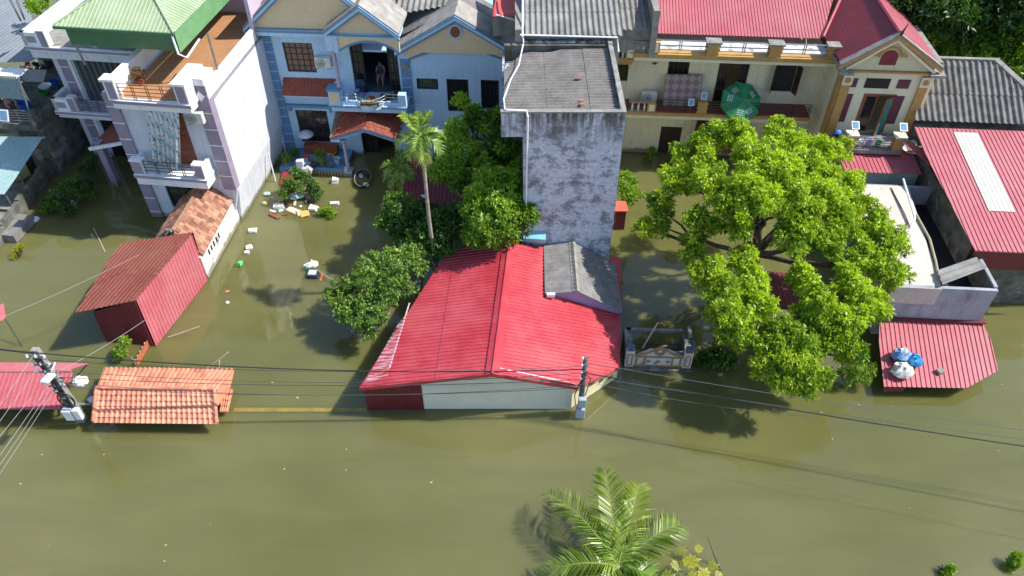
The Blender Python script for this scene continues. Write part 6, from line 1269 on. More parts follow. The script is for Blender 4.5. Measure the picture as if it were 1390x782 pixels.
# ================ left foreground: tiled gate roof, red canopy, poles
T0 = Fr(126, 572, -.8, .6)
TG = root('tiled_gate', 'orange clay-tiled hipped gate roof standing just above the water', 'gate roof', fr=T0)
tp = lambda px, py, z: T0.P(px, py, z)
zE_, zR2 = .55, 1.4
a, b_, c, d = tp(126, 573, zE_), tp(296, 575, zE_), tp(296, 522, zR2), tp(136, 518, zR2); b_.y = a.y; d.y = c.y = a.y + 1.0
e1, e2 = a.y + 2.0, 0
def pantile(mb, a, b, c, d, pitch=.2, rows=6):
    # profile of rolls across, stepped courses up the slope
    a, b, c, d = map(Vector, (a, b, c, d)); W_ = (b - a).length; n = (b - a).cross(d - a).normalized(); n = n if n.z > 0 else -n; k = max(4, int(W_ / pitch)); S = 6
    for r_ in range(rows):
        tvr = random.random()
        for i in range(k):
            tv = random.random()
            for s_ in range(S):
                f0, f1 = (i + s_ / S) / k, (i + (s_ + 1) / S) / k; t0_, t1_ = r_ / rows - .01, (r_ + 1) / rows
                h = lambda f: .045 * max(0, math.sin(math.pi * (((f * k) % 1.0) * 1.6 - .3))) if True else 0
                h0, h1 = h(f0), h(min(f1, (i + .999) / k))
                P_ = lambda f, t_: a.lerp(b, f).lerp(d.lerp(c, f), t_)
                mb.add([P_(f0, t0_) + n * (h0 + .06), P_(f1, t0_) + n * (h1 + .06), P_(f1, t1_) + n * (h1 + .012), P_(f0, t1_) + n * (h0 + .012)], [(0, 1, 2, 3)], tv)
                mb.add([P_(f0, t0_) + n * (h0 + .06), P_(f1, t0_) + n * (h1 + .06), P_(f1, t0_) + n * -.0, P_(f0, t0_) + n * -.0], [(3, 2, 1, 0)], tv)
ra_, rb_ = Vector((d.x + .02, d.y, zR2)), Vector((c.x - .05, d.y, zR2))
bk0, bk1 = tp(150, 502, .6), tp(318, 504, .6); bk1.y = bk0.y = (bk0.y + bk1.y) / 2
m = MB(); pantile(m, a, b_, rb_, ra_, .2, 6); pantile(m, Vector((bk1.x, bk1.y, .65)), Vector((bk0.x - .25, bk0.y, .65)), ra_, rb_ + Vector((.1, 0, 0)), .2, 4)
m.prism([a, b_, rb_, ra_], (0, 0, -.05), .5); m.prism([Vector((bk1.x, bk1.y, .65)), Vector((bk0.x - .25, bk0.y, .65)), ra_, rb_ + Vector((.1, 0, 0))], (0, 0, -.05), .5)
m.build('roof', M_tile, TG)
m = MB()
def ridge(m, p, q, r=.07, st=.24):
    n = max(2, int((q - p).length / st))
    for i in range(n): u, v = p.lerp(q, i / n), p.lerp(q, (i + 1.08) / n); m.tube([u, v], [r * 1.15, r * .95], 8)
ridge(m, ra_ + Vector((0, 0, .08)), rb_ + Vector((0, 0, .08))); ridge(m, a + Vector((.04, 0, .08)), ra_ + Vector((0, 0, .08))); ridge(m, b_ + Vector((-.04, 0, .08)), rb_ + Vector((0, 0, .08)))
m.build('ridge_tiles', M_tile, TG)
m = MB(); m.box(a.x + .35, b_.x - .4, a.y + .55, a.y + .7, -2, zE_ + .1).box(a.x + .3, b_.x - .3, bk0.y - .3, bk0.y - .15, -2, .6); m.build('wall', mat('pale_gate_wall', (.45, .42, .36)), TG)
pl2 = [tp(298, 559, .25), tp(309, 559, .25), tp(319, 536, .3), tp(306, 532, .3)]
m = MB(); pantile(m, pl2[0], pl2[1] + Vector((0, 0, .0)), pl2[2] + Vector((0, 0, .35)), pl2[3] + Vector((0, 0, .35)), .18, 4); m.prism([p + Vector((0, 0, (.35 if i > 1 else 0))) for i, p in enumerate(pl2)], (0, 0, -.06)); m.prism([rb_ + Vector((.02, -.1, .0)), Vector((bk1.x, bk1.y, .66)), tp(311, 530, .6), b_.lerp(rb_, .55) + Vector((.05, 0, .0))], (0, 0, -.06)); m.build('side_wing_roof', M_tile, TG)
# submerged ochre wall top
ms = bpy.data.materials.new('submerged_ochre'); ms.use_nodes = True; t = ms.node_tree; b = t.nodes['Principled BSDF']; b.inputs['Roughness'].default_value = .06; b.inputs['IOR'].default_value = 1.33
tc = _n(t, 'ShaderNodeTexCoord'); nz_ = _n(t, 'ShaderNodeTexNoise'); nz_.inputs['Scale'].default_value = 2.2; nz_.inputs['Detail'].default_value = 6; t.links.new(tc.outputs['Object'], nz_.inputs['Vector']); rp = _n(t, 'ShaderNodeValToRGB'); rp.color_ramp.elements[0].position = .3; rp.color_ramp.elements[0].color = (.17, .15, .045, 1); rp.color_ramp.elements[1].position = .62; rp.color_ramp.elements[1].color = (.27, .20, .045, 1); t.links.new(nz_.outputs[0], rp.inputs[0]); t.links.new(rp.outputs[0], b.inputs['Base Color'])
W0 = PZ(316, 559, 0); W1 = PZ(498, 559, 0); tag(MB().box(W0.x, W1.x, W0.y, W0.y + .2, -1.6, .005).build('submerged_wall', ms), 'ochre top of a submerged wall just under the water between tiled gate and red roof', 'wall')
# ---- red roof at left edge
RC = root('red_canopy', 'small red corrugated canopy roof at the left edge behind the concrete pole', 'canopy', at=(0, 0, 0))
cz = 1.8; q = [PZ(-60, 556, .8), PZ(84, 556, .8), PZ(84, 506, 1.25), PZ(-60, 506, 1.25)]; q[0].y = q[1].y; q[2].y = q[3].y; q[3].x = q[0].x; q[2].x = q[1].x
m = MB(); sheet(m, q, (0, -1, -.2), .19, .03); m.build('roof', mat('mid_red_sheet', (.44, .11, .13), (.38, .09, .105), 1, .45), RC)
m = MB(); m.prism([q[3] + Vector((0, 0, .04)), q[2] + Vector((0, 0, .04)), PZ(90, 493, 1.3), PZ(-60, 492, 1.3)], (0, 0, .03)); m.prism([PZ(84, 506, 1.28), PZ(122, 494, 1.3), PZ(90, 493, 1.33), PZ(60, 493, 1.33)], (0, 0, .03)); m.build('ridge_flashing', M_redp, RC)
m = MB(); m.box(q[0].x, q[1].x - .3, q[0].y + .7, q[0].y + .85, -2, .9); m.build('wall', M_cond, RC)
MB().tube([PZ(118, 495, 1.27), PZ(96, 520, .6)], .03, 6).build('strut', M_dsteel, RC)
MB().tube([PZ(81, 572, -.5), PZ(79, 550, .8)], .05, 6).build('post', M_dsteel, RC)
ep = root('red_scrap_sheet', 'small piece of red sheet on dark struts at the far left edge', 'metal sheet', at=(0, 0, 0)); m = MB(); m.prism([PZ(-6, 418, 1.4), PZ(5, 412, 1.4), PZ(8, 432, 1.2), PZ(-6, 440, 1.2)], (0, 0, .03)); m.build('sheet', M_redp, ep); MB().tube([PZ(5, 430, 1.2), PZ(30, 470, .0), PZ(31, 472, -.3)], .025, 6).build('strut', M_dsteel, ep)
# ---- utility poles
pb0 = PZ(112, 570, 0); rr = ray(47, 474); k_ = pb0.y / rr.y; ptop = (CP + rr * k_); PH = ptop.z
UP_ = root('utility_pole', 'tall square concrete utility pole with meter boxes and bundles of cables at left', 'utility pole', at=(pb0.x, pb0.y, 0))
lx, ly = ptop.x - pb0.x, 0
m = MB(); m.hexa([(-.2, -.15, -2), (.2, -.15, -2), (.2, .15, -2), (-.2, .15, -2), (lx * 1 - .13, -.1, PH), (lx + .13, -.1, PH), (lx + .13, .1, PH), (lx - .13, .1, PH)]); m.build('shaft', M_con, UP_)
for k in range(5):
    z = PH - .3 - k * .42; x = lx * z / PH; ia = MB(); ia.box(x - .35, x + .38, -.16, -.105, z - .03, z + .03); cb2 = ia.build('crossarm', M_steel, UP_)
    for s_ in (-.3, 0, .32): MB().lathe((x + s_, -.15, z + .03), [(.04, 0), (.06, .03), (.03, .07), (.05, .1), (.02, .14)], 8).build('insulator', M_pvc, cb2)
for (dx, dz, s_) in ((-.1, 1.0, .28), (.28, 1.05, .22)): MB().box(dx - s_ * .6, dx + s_ * .6, -.42, -.16, dz - .5, dz + .1).build('meter_box', M_pvc, UP_, bevel=.02)
m = MB(); m.tube([(.15 + .3 * math.cos(k * .5), -.3, 1.7 + .42 * math.sin(k * .5)) for k in range(28)], .025, 6); m.tube([(.18 + .26 * math.cos(k * .5), -.33, 1.6 + .38 * math.sin(k * .5)) for k in range(14)], .02, 6); m.build('cable_coil', M_cable, UP_)
m = MB()
for k in range(10): x0 = random.uniform(-.15, .15); m.tube([(lx * .9 + x0, -.14, PH * .92), (lx * .5 + random.uniform(-.25, .3), -.2, PH * .5), (random.uniform(-.2, .25), -.22, 1.2)], .014, 5)
m.build('cable_bundle', M_dsteel, UP_)
m = MB()
for k in range(6): m.lump((random.uniform(-.2, .35), -.14 + random.uniform(-.06, .06), 1.7 + k * .22), (.12, .08, .12), 7, .4)
m.build('junction_cluster', M_con, UP_)
# street lamp head
sl_ = MB(); hp = PZ(66, 513, 3.6) - Vector((pb0.x, pb0.y, 0)); sl_.box(-.17, .17, -.28, .22, -.05, .07); h_ = sl_.build('lamp_head', mat('pale_grey_lamp', (.62, .66, .70)), UP_, bevel=.04); h_.location = hp; h_.rotation_euler = (R(-8), 0, R(-8))
MB().tube([hp + Vector((0, .22, 0)), hp + Vector((.05, .6, .15)), Vector((lx * .75, -.1, PH * .75))], .04, 8).build('lamp_arm', M_steel, h_.parent)
# second pole in front of red roof house
qb = PZ(787, 560, 0); rr = ray(795, 487); qt = CP + rr * (qb.y / rr.y)
P2_ = root('utility_pole', 'slim dark utility pole with two grey meter boxes before the cream front wall', 'utility pole', at=(qb.x, qb.y, 0))
MB().tube([(0, 0, -2), (0, 0, 1), (qt.x - qb.x, 0, qt.z)], [.13, .12, .09], 10).build('shaft', mat('dark_pole', (.11, .11, .11), (.06, .06, .06), 4, .8), P2_, smooth=True)
MB().box(-.2, .16, -.35, -.12, .05, .6).build('meter_box', mat('grey_box', (.36, .42, .48), (.28, .33, .38), 4, .5), P2_, bevel=.015); MB().box(-.13, .17, -.35, -.12, .75, 1.25).build('meter_box', MC['grey_box'], P2_, bevel=.015)
for z in (2.3, 2.7, 3.1, 3.5):
    m = MB(); m.box(-.16, .16, -.12, -.08, z, z + .05); ca = m.build('bracket', M_steel, P2_); MB().lathe((-.12, -.14, z), [(.04, 0), (.05, .04), (.03, .1)], 8).build('insulator', M_pvc, ca)
m = MB(); m.tube([(-.1, -.13, 2.2), (-.3, -.2, 1.4), (-.25, -.3, .9)], .02, 6); m.tube([(.05, -.13, 2.6), (.28, -.1, 2.3), (.12, -.15, 1.3)], .02, 6); m.build('cable_loop', M_cable, P2_)
# ---- overhead wires: real catenaries between poles and beyond the picture
WIRE_G = 'overhead wires strung between the poles'
def wire(a, b, r, label, sag=.35, mt=None, n=24):
    a = Vector(a); b = Vector(b); pts = []
    for i in range(n + 1): t_ = i / n; p = a.lerp(b, t_); p.z -= 4 * sag * t_ * (1 - t_); pts.append(p)
    tag(MB().tube(pts, r, 5).build('overhead_wire', mt or M_cable), label, 'wire', WIRE_G)
T1 = Vector((pb0.x + lx, pb0.y - .12, PH)); T2 = Vector((qt.x, qt.y - .1, qt.z))
def P1(z, dx=0, dy=0): return Vector((pb0.x + lx * z / PH + dx, pb0.y - .14 + dy, z))
def P2z(z, dx=0, dy=0): return Vector((qb.x + (qt.x - qb.x) * z / qt.z + dx, qb.y - .14 + dy, z))
wire(PZ(-40, 468, PH), P1(PH - .05), .035, 'thick black cable from the left picture edge to the concrete pole top', .05)
wire(P1(PH - .05, .1), P2z(2.9), .024, 'thick black cable sagging between the two poles', .5)
wire(P2z(2.7), PZ(1850, 668, 3.4), .024, 'thick black cable from the slim pole to the right picture edge', .35)
mg = mat('grey_cable', (.10, .11, .11), None, 8, .5)
wire(P2z(2.5), PZ(1850, 650, 3.4), .012, 'thin upper wire running right from the slim pole across the water', .3, mg)
wire(P2z(3.3), PZ(1850, 640, 3.8), .012, 'faint topmost wire running right from the slim pole', .35, mg)
wire(P2z(2.2), PZ(1100, 566, 2.6), .010, 'short thin wire joining the thick cable right of the slim pole', .25, mg)
for i, (z1_, z2_, s_, r_) in enumerate(((3.9, 3.1, .5, .012), (3.3, 2.7, .65, .012), (2.9, 2.3, .45, .014), (2.6, 2.0, .75, .011), (2.3, 1.8, .5, .011))):
    wire(P1(z1_, .15), P2z(z2_), r_, ('first', 'second', 'third', 'fourth', 'lowest')[i] + ' thin wire below the thick cable between the two poles', s_, mg)
for i, (zs_, px, py, z) in enumerate(((4.1, -60, 634, 3.6), (3.6, -60, 652, 3.2), (2.9, -60, 662, 2.8), (2.6, -60, 700, 2.4), (2.4, -60, 716, 2.3), (2.2, -60, 730, 2.1))):
    wire(P1(zs_, -.1), PZ(px, py, z), .007, ('uppermost', 'second', 'third', 'fourth', 'fifth', 'lowest')[i] + ' pale wire running down-left from the concrete pole', .06, mat('pale_cable', (.28, .29, .28), None, 8, .5))
wire(PZ(-60, 455, 2.6), PZ(190, 345, 3.2), .014, 'pale wire crossing the water from the left edge to the red shed', .15, MC['pale_cable'])
wire(P1(3.0, .1), PZ(196, 435, 1.9), .010, 'thin pale wire from the concrete pole up to the shed corner', .1, MC['pale_cable'])
# ---- ornamental gate pediment
O0 = Fr(848, 497, -2.5, 0, (1, 1, 1.25))
OG = root('gate_pediment', 'weathered ornate gate top with white and ochre scrollwork rising from the water', 'gate', fr=O0)
ow = O0.uz(936, 500)[0]; zt_ = 1.15
m = MB(); m.box(0, ow, 0, .12, -1, .55).box(-.02, .34, -.04, .2, -1, .8).box(ow - .34, ow + .02, -.04, .2, -1, .8)
m.prism([(.4, .01, .551), (ow - .4, .01, .551), (ow - .75, .01, .72), (ow / 2 + .4, .01, .86), (ow / 2 - .4, .01, .86), (.75, .01, .72)], (0, .1, 0)); gb = m.build('front_panel', mat('grimy_white_plaster', (.60, .58, .53), (.45, .43, .39), 3, .85, blotch=(.12, .12, .12), b_thr=.6, b_scale=2.5), OG)
m = MB(); ct = mat('ochre_stucco', (.36, .21, .09), (.26, .15, .07), 5, .8)
fy = -.02
for (x0, x1, z0_, z1_) in ((.42, .5, .12, .5), (.76, .84, .12, .5), (ow - .5, ow - .42, .12, .5), (ow - .84, ow - .76, .12, .5)): m.box(x0, x1, fy, -.001, z0_, z1_)
m.box(.36, ow - .36, fy - .005, -.002, .5, .56).box(.36, ow - .36, fy - .005, -.002, .06, .12)
for k in (-1, 0, 1): m.lump((ow / 2 + k * .42, -.01, .3), (.1, .03, .06), 10, .1)
for x in (.16, ow - .16): m.box(x - .12, x + .12, -.06, -.042, .1, .15).box(x - .12, x + .12, -.06, -.042, .62, .67).box(x - .12, x - .07, -.06, -.042, .151, .619).box(x + .07, x + .12, -.06, -.042, .151, .619)
m.tube([(.42, 0, .6), (.8, -.01, .7), (1.05, -.01, .84), (ow / 2 - .25, -.01, .88), (ow / 2 - .1, -.01, 1.0), (ow / 2, -.01, 1.06), (ow / 2 + .1, -.01, 1.0), (ow / 2 + .25, -.01, .88), (ow - 1.05, -.01, .84), (ow - .8, -.01, .7), (ow - .42, 0, .6)], .05, 6)
m.tube([(ow / 2 + .17 * math.cos(k * .5236), -.03, .82 + .15 * math.sin(k * .5236)) for k in range(13)], .05, 6)
m.build('scrollwork', ct, gb)
m = MB(); m.box(-.05, ow + .05, -.22, .2, -.3, .035).box(.35, ow - .35, .125, .3, .035, .6).box(0, .3, .21, 1.6, -1, .6).box(ow - .28, ow + .02, .21, 1.5, -1, .65); m.build('base_wall', M_cond, OG)
MB().box(.1, ow - .25, 1.45, 1.6, .5, .6).build('rear_beam', M_con, OG)
MB().box(.02, .3, -.03, .18, .801, 1.0).build('post_cap', mat('blue_tile_cap', (.12, .17, .25), (.06, .07, .08), 4, .6), OG); MB().box(ow - .3, ow, -.03, .18, .801, .98).build('post_cap', MC['blue_tile_cap'], OG)
for (x, y, z) in ((ow + .05, 1.3, .75), (ow + .22, .8, .5)): MB().box(x - .1, x + .05, y - .3, y + .3, z - .1, z).build('loose_slab', M_con, OG)
m = MB()
for k in range(14): m.lump((random.uniform(.4, ow - .4), random.uniform(.4, 1.3), random.uniform(.02, .25)), (random.uniform(.06, .2), .1, .06), 6, .5)
m.build('rubble', mat('mossy_rubble', (.20, .19, .12), (.06, .07, .04), 5, .95), OG)
stick([(872, 473, .7), (893, 438, 1.5)], .03, mat('pale_stick', (.62, .45, .36)), 'stick', 'pale stick leaning behind the ornate gate top', 'stick')
# red pieces
o = root('letter_box', 'small orange-red roofed box on the right edge of the grey tower', 'box', at=PZ(842, 292, .8)); m = MB(); m.prism([(-.35, -.25, .4), (.35, -.25, .4), (.25, .3, .62), (-.25, .3, .62)], (0, 0, .05)); m.build('lid', mat('orange_red', (.60, .10, .05)), o); MB().box(-.25, .25, -.2, .25, -1.2, .4).build('body', M_redd, o)
PRR = root('shaded_canopy', 'maroon sheet canopy under the trees beside the blue house', 'canopy', at=PZ(590, 260, 0)); oo = PRR.location.copy()
m = MB(); sheet(m, [PZ(544, 277, 1.6) - oo, PZ(640, 277, 1.6) - oo, PZ(632, 240, 1.9) - oo, PZ(552, 205, 1.9) - oo], (0, -1, -.2), .2, .02); m.build('roof', M_redd, PRR)
for px, py in ((592, 282), (636, 282)): MB().tube([PZ(px, py, -.2) - oo, PZ(px, py, -.2) - oo + Vector((0, 0, 1.6))], .05, 6).build('post', M_con, PRR)
o = MB().box(-.14, .14, -.12, .12, 0, .03).build('skylight_patch', M_pvc, PRR); o.location = PZ(575, 267, 1.72) - oo
UC = root('shaded_canopy', 'maroon sheet canopy glimpsed under the big mango tree', 'canopy', at=PZ(1062, 395, 0)); oo = UC.location.copy()
m = MB(); sheet(m, [PZ(1040, 418, 1.6) - oo, PZ(1110, 424, 1.6) - oo, PZ(1095, 372, 1.8) - oo, PZ(1032, 368, 1.8) - oo], (0, -1, -.1), .2, .02); m.build('roof', M_redd, UC)
for px, py in ((1045, 420), (1100, 424)): MB().tube([PZ(px, py, 0) + Vector((0, 0, -1)) - oo, PZ(px, py, 0) + Vector((0, .8, 1.6)) - oo], .05, 6).build('post', M_con, UC)
# ---- floating debris, pots, boat
DG = 'debris floating in the flood water'
def flo(px, py, s_, mt, label, name='foam_block', h=.12, rz=None, z=0, cat='debris', bag_=False, g=DG):
    if bag_: o = MB().lump((0, 0, s_[1] * .3), (s_[0] / 2, s_[1] / 2, h), 9, .35).build(name, mt)
    else:
        m = MB(); w_, d_ = s_[0] / 2, s_[1] / 2; j = lambda: random.uniform(.6, 1.15); m.hexa([(-w_ * j(), -d_ * j(), -.04), (w_ * j(), -d_ * j(), -.04), (w_ * j(), d_ * j(), -.04), (-w_ * j(), d_ * j(), -.04), (-w_ * j(), -d_ * j(), h * j()), (w_ * j(), -d_ * j(), h), (w_ * j(), d_ * j(), h * j()), (-w_ * j(), d_ * j(), h)]); o = m.build(name, mt, bevel=.012)
    o.location = PZ(px, py, z); o.rotation_euler = (random.uniform(-.06, .06), random.uniform(-.06, .06), random.uniform(-.6, .6) if rz is None else rz)
    return tag(o, label, cat, g)
M_foam = mat('white_foam', (.78, .78, .76), (.66, .66, .64), 5, .8)
flo(343, 314, (.42, .3), M_foam, 'white foam block floating highest beside the white annex wall')
flo(338, 337, (.36, .32), M_foam, 'white foam block in the middle of the three by the annex')
flo(336, 344, (.25, .18), M_foam, 'small white foam scrap touching the middle foam block')
flo(326, 360, (.35, .3), mat('green_bag', (.10, .55, .20), None, 5, .4), 'bright green plastic bag floating by the annex wall', 'plastic_bag', .12, cat='bag', bag_=True)
flo(309, 396, (.22, .14), mat('orange_litter', (.60, .25, .12)), 'small orange scrap floating lower left of the foam blocks', 'plastic_scrap', .05)
flo(309, 411, (.16, .14), M_foam, 'tiny white scrap floating below the orange scrap', 'plastic_scrap', .05)
flo(98, 276, (.55, .3), M_foam, 'white rounded foam tray floating in the dark water by the shrub', 'foam_tray', .12)
flo(50, 300, (.4, .34), M_foam, 'white bag floating near the mossy boundary wall', 'plastic_bag', .14, bag_=True)
flo(48, 296, (.35, .2), M_blue, 'blue scrap just behind the white bag', 'plastic_scrap', .08)
flo(454, 277, (.5, .25), M_foam, 'white foam box lid floating right of the debris pile', 'foam_slab', .12, 0)
flo(455, 247, (.36, .4), M_foam, 'white jerrycan shaped block floating by the blue terrace', 'foam_block', .25, 0)
flo(363, 265, (.4, .25), mat('pale_cyan', (.45, .68, .66)), 'pale cyan bag floating by the annex corner', 'plastic_bag', .12, bag_=True)
flo(359, 277, (.35, .22), mat('yellow_bag', (.50, .55, .25)), 'yellow-green bag floating by the annex corner', 'plastic_bag', .1, bag_=True)
for i, (px, py, sx, sy, h, mt, lb, rz) in enumerate((
 (379, 282, .75, .3, .22, M_foam, 'long white foam slab at the left of the debris pile', .2), (371, 288, .35, .16, .1, M_foam, 'small foam chunk left of the long foam slab', -.4), (372, 294, .75, .2, .08, M_woodr, 'brown plank below the debris pile', -.55),
 (390, 265, .7, .4, .2, mat('grey_weed', (.25, .24, .2)), 'grey tangled heap at the back left of the debris pile', .1), (404, 270, .9, .55, .1, mat('cyan_white', (.48, .64, .70)), 'pale blue sheet folded in the middle of the debris pile', .3), (396, 262, .4, .3, .25, mat('violet_bag', (.40, .22, .45)), 'violet bag on top of the debris pile', 0),
 (402, 287, 1.1, .45, .06, mat('cream_board', (.62, .55, .42)), 'cream board angled out of the debris pile', -.5), (413, 291, .6, .5, .08, mat('yellow_board', (.62, .42, .12)), 'yellow-brown board at the front of the debris pile', .3), (426, 284, .5, .4, .2, M_foam, 'white box at the right end of the debris pile', -.3), (420, 270, .45, .5, .2, mat('grey_brown', (.2, .16, .14)), 'dark rag heap right of the blue sheet', .5), (388, 245, .6, 1.4, .15, mat('maroon_board', (.22, .02, .03)), 'maroon board standing behind the debris pile', .1), (416, 236, .7, .55, .3, mat('spotted_cloth', (.6, .6, .58), (.25, .25, .25), 14, .8), 'pale spotted cloth draped on the shrub in the debris', .2))):
    flo(px, py, (sx, sy), mt, lb, ('foam_slab', 'foam_chunk', 'plank', 'tangled_heap', 'plastic_sheet', 'plastic_bag', 'board', 'board', 'foam_box', 'rag_heap', 'board', 'cloth')[i], h, rz, z=.0 if i not in (5, 11) else .2, bag_=i in (3, 4, 5, 9, 11))
for k in range(16):
    px, py = random.uniform(372, 432), random.uniform(262, 293); w_, d_ = random.uniform(.1, .4), random.uniform(.06, .18); mt_ = random.choice([M_foam, M_woodr, MC['pale_stick'] if 'pale_stick' in MC else M_bark, M_bark, MC['cream_board'], MC['grey_brown']])
    flo(px, py, (w_, d_), mt_, 'small broken scrap lying in the debris pile before the blue house', 'debris_scrap', random.uniform(.02, .1), random.uniform(0, 3), g='small scraps in the debris pile')
for k, (px, py) in enumerate(((392, 268), (408, 262), (383, 276))):
    o = MB(); a0_ = random.random() * 3; pts_ = [(math.cos(a0_ + .3 * math.sin(q_)) * (q_ - 4) * .16, math.sin(a0_ + .2 * q_ / 4) * (q_ - 4) * .16, .12 + .12 * math.sin(q_ * .8)) for q_ in range(9)]; o.tube(pts_, [.015] * 9, 5); b_ = o.build('branch', M_bark); b_.location = PZ(px, py, .05); tag(b_, 'bare brown branch tangled in the debris pile before the blue house', 'branch', 'branches in the debris pile')
# black basket boat
bo = root('basket_boat', 'small black boat with white rags moored by the blue porch', 'boat', at=PZ(493, 245, 0), rz=.1)
m = MB(); K = 20; prof = [(.25, -.12), (.48, -.02), (.58, .18), (.62, .22), (.55, .2), (.44, .02), (.2, -.05)]; vs = []; fs = []
for r_, z in prof:
    for j in range(K): a = 2 * math.pi * j / K; e_ = 1.0; vs.append((r_ * .75 * math.cos(a), r_ * 1.25 * math.sin(a) * (1.0 + .12 * (1 if math.sin(a) < 0 else 0)), z))
for i in range(len(prof) - 1):
    for j in range(K): j2 = (j + 1) % K; fs.append((i * K + j, i * K + j2, (i + 1) * K + j2, (i + 1) * K + j))
fs.append(tuple(range((len(prof) - 1) * K, len(prof) * K))); m.add(vs, fs); m.build('hull', mat('tarred_black', (.018, .018, .018), None, 6, .5), bo)
m = MB(); m.tube([(.46 * math.cos(a * .314), .76 * math.sin(a * .314) * (1.12 if math.sin(a * .314) < 0 else 1), .23) for a in range(21)], .025, 6); m.build('gunwale', mat('bamboo_rim', (.30, .22, .16)), bo)
flo(490, 240, (.35, .25), mat('pale_rag', (.4, .55, .58)), 'pale blue rag inside the black boat', 'rag', .1, z=.02, cat='rag', bag_=True, g='rags in the boat'); flo(497, 252, (.4, .25), M_foam, 'white rag at the near end of the black boat', 'rag', .1, z=.02, cat='rag', bag_=True, g='rags in the boat')
# pots and buckets on blue terrace
tz = .32
def on_t(px, py): return B.W(*B.uv(px, py, tz), tz)
def jar(px, py, r, h, mt, name, label, cat, g='pots and buckets on the blue terrace'):
    tag(_bas(on_t(px, py), r, h, mt, name), label, cat, g)
def plantpot(px, py, r, h, label, cr, tint, mt=M_con):
    o = root('potted_plant', label, 'plant', 'pots and buckets on the blue terrace', at=on_t(px, py)); MB().lathe((0, 0, 0), [(r * .7, 0), (r, h), (r * 1.1, h), (r * .9, h * .9)], 14).build('pot', mt, o)
    C_, N_, T_ = clump_points([((0, 0, h + cr * .8), cr, tint)], 40, (0, 0, 0)); leaves_mesh('foliage', C_, N_, .11, .05, M_leafm, o, T_, per=5); return o
plantpot(438, 224, .2, .28, 'large leafy potted plant in the centre of the blue terrace', .42, .35)
plantpot(390, 223, .22, .2, 'low potted plant at the left end of the blue terrace', .34, .25)
plantpot(400, 216, .2, .2, 'dark potted plant behind the low one on the blue terrace', .34, .15)
o = MB().box(-.2, .2, -.14, .14, 0, .55).build('white_drum', M_pvc, bevel=.03); o.location = on_t(409, 228); tag(o, 'white rectangular drum on the blue terrace', 'drum', 'pots and buckets on the blue terrace')
o = root('carton', 'red and white striped carton behind the white drum', 'box', at=on_t(417, 222)); MB().box(-.15, .15, -.12, .12, 0, .5).build('carton_body', mat('red_carton', (.40, .06, .05)), o); MB().box(-.09, -.02, -.125, -.121, .1, .42).box(.02, .09, -.125, -.121, .1, .42).build('stripe', M_white, o)
jar(419, 228, .15, .3, mat('sky_plastic', (.15, .45, .72)), 'bucket', 'sky-blue crate shaped bucket beside the white drum', 'bucket'); jar(427, 226, .17, .3, mat('brown_clay', (.20, .12, .10)), 'clay_pot', 'brown clay pot left of the leafy pot', 'pot')
jar(449, 226, .2, .16, M_steel, 'basin', 'steel basin on the blue terrace', 'basin'); jar(458, 222, .19, .34, mat('pale_blue_pl', (.45, .62, .75)), 'bucket', 'pale blue bucket nearest the lilac porch column', 'bucket'); jar(372, 212, .25, .6, mat('striped_blue', (.06, .10, .30)), 'bucket', 'tall navy bucket at the far left corner by the downpipe', 'bucket')
jar(453, 212, .14, .2, mat('yellow_pl', (.6, .45, .05)), 'bowl', 'yellow bowl at the back of the terrace', 'bowl'); jar(447, 209, .16, .14, M_white, 'bowl', 'white bowl beside the yellow bowl', 'bowl'); jar(470, 232, .1, .2, M_foam, 'cup', 'small white pot at the foot of the lilac column', 'cup')
o = root('umbrella', 'small pale umbrella opened over the red-brown bench', 'umbrella', at=on_t(420, 205)); um_ = MB().lathe((0, 0, 1.1), [(.46, 0), (.36, .12), (.2, .2), (.02, .24)], 10); um_.build('canopy', mat('pale_umbrella', (.50, .54, .62)), o); MB().tube([(0, 0, 0), (0, 0, 1.35)], .015, 6).build('pole', M_steel, o)
o = root('bench', 'red-brown wooden cabinet against the blue wall under the window', 'cabinet', at=B.W(-2.3, -.35, .32), rz=B.a); o.name = 'wooden_cabinet'
MB().box(-.95, .95, -.25, .2, 0, .55).build('carcass', M_woodr, o); MB().box(-.9, .9, -.262, -.252, .08, .48).build('door', M_woodr, o)
# leaning pipe in alley
stick([(353, 238, .2), (343, 205, 2.2)], .045, M_pvc, 'leaning_pipe', 'white pipe leaning in the alley by the blue house corner', 'pipe') if False else stick([(374, 246, 0), (364, 208, 1.8)], .045, M_pvc, 'leaning_pipe', 'white pipe leaning upright in front of the navy bucket', 'pipe')
# floating box by pomelo tree
sb_ = root('floating_crate', 'dark-framed crate with pale lid floating near the pomelo tree', 'crate', at=PZ(425, 374, 0), rz=-.05)
MB().box(-.26, .26, -.24, .24, -.05, .2).build('frame', mat('navy_box', (.03, .04, .09)), sb_, bevel=.02); MB().box(-.19, .19, -.16, .17, .2, .212).build('lid', mat('pale_lid', (.50, .60, .60)), sb_)
flo(424, 362, (.7, .4), M_foam, 'white plastic sack floating on top of the dark crate', 'plastic_bag', .2, z=.05, bag_=True); flo(417, 365, (.22, .3), mat('green_spot', (.15, .45, .28)), 'green marked bag at the left of the white sack', 'plastic_bag', .14, z=.06, bag_=True)
stick([(430, 366, .2), (452, 381, .15)], .02, mat('pink_stick', (.50, .32, .28)), 'stick', 'thin stick between the dark crate and the pomelo tree', 'stick')
flo(436, 378, (.12, .5), mat('orange_rope', (.55, .15, .06)), 'orange scrap hanging beside the dark crate', 'plastic_scrap', .05, 0)
stick([(228, 458, .1), (271, 443, .5)], .022, MC['pale_stick'], 'stick', 'long pale pole sticking up right of the red shed', 'stick')
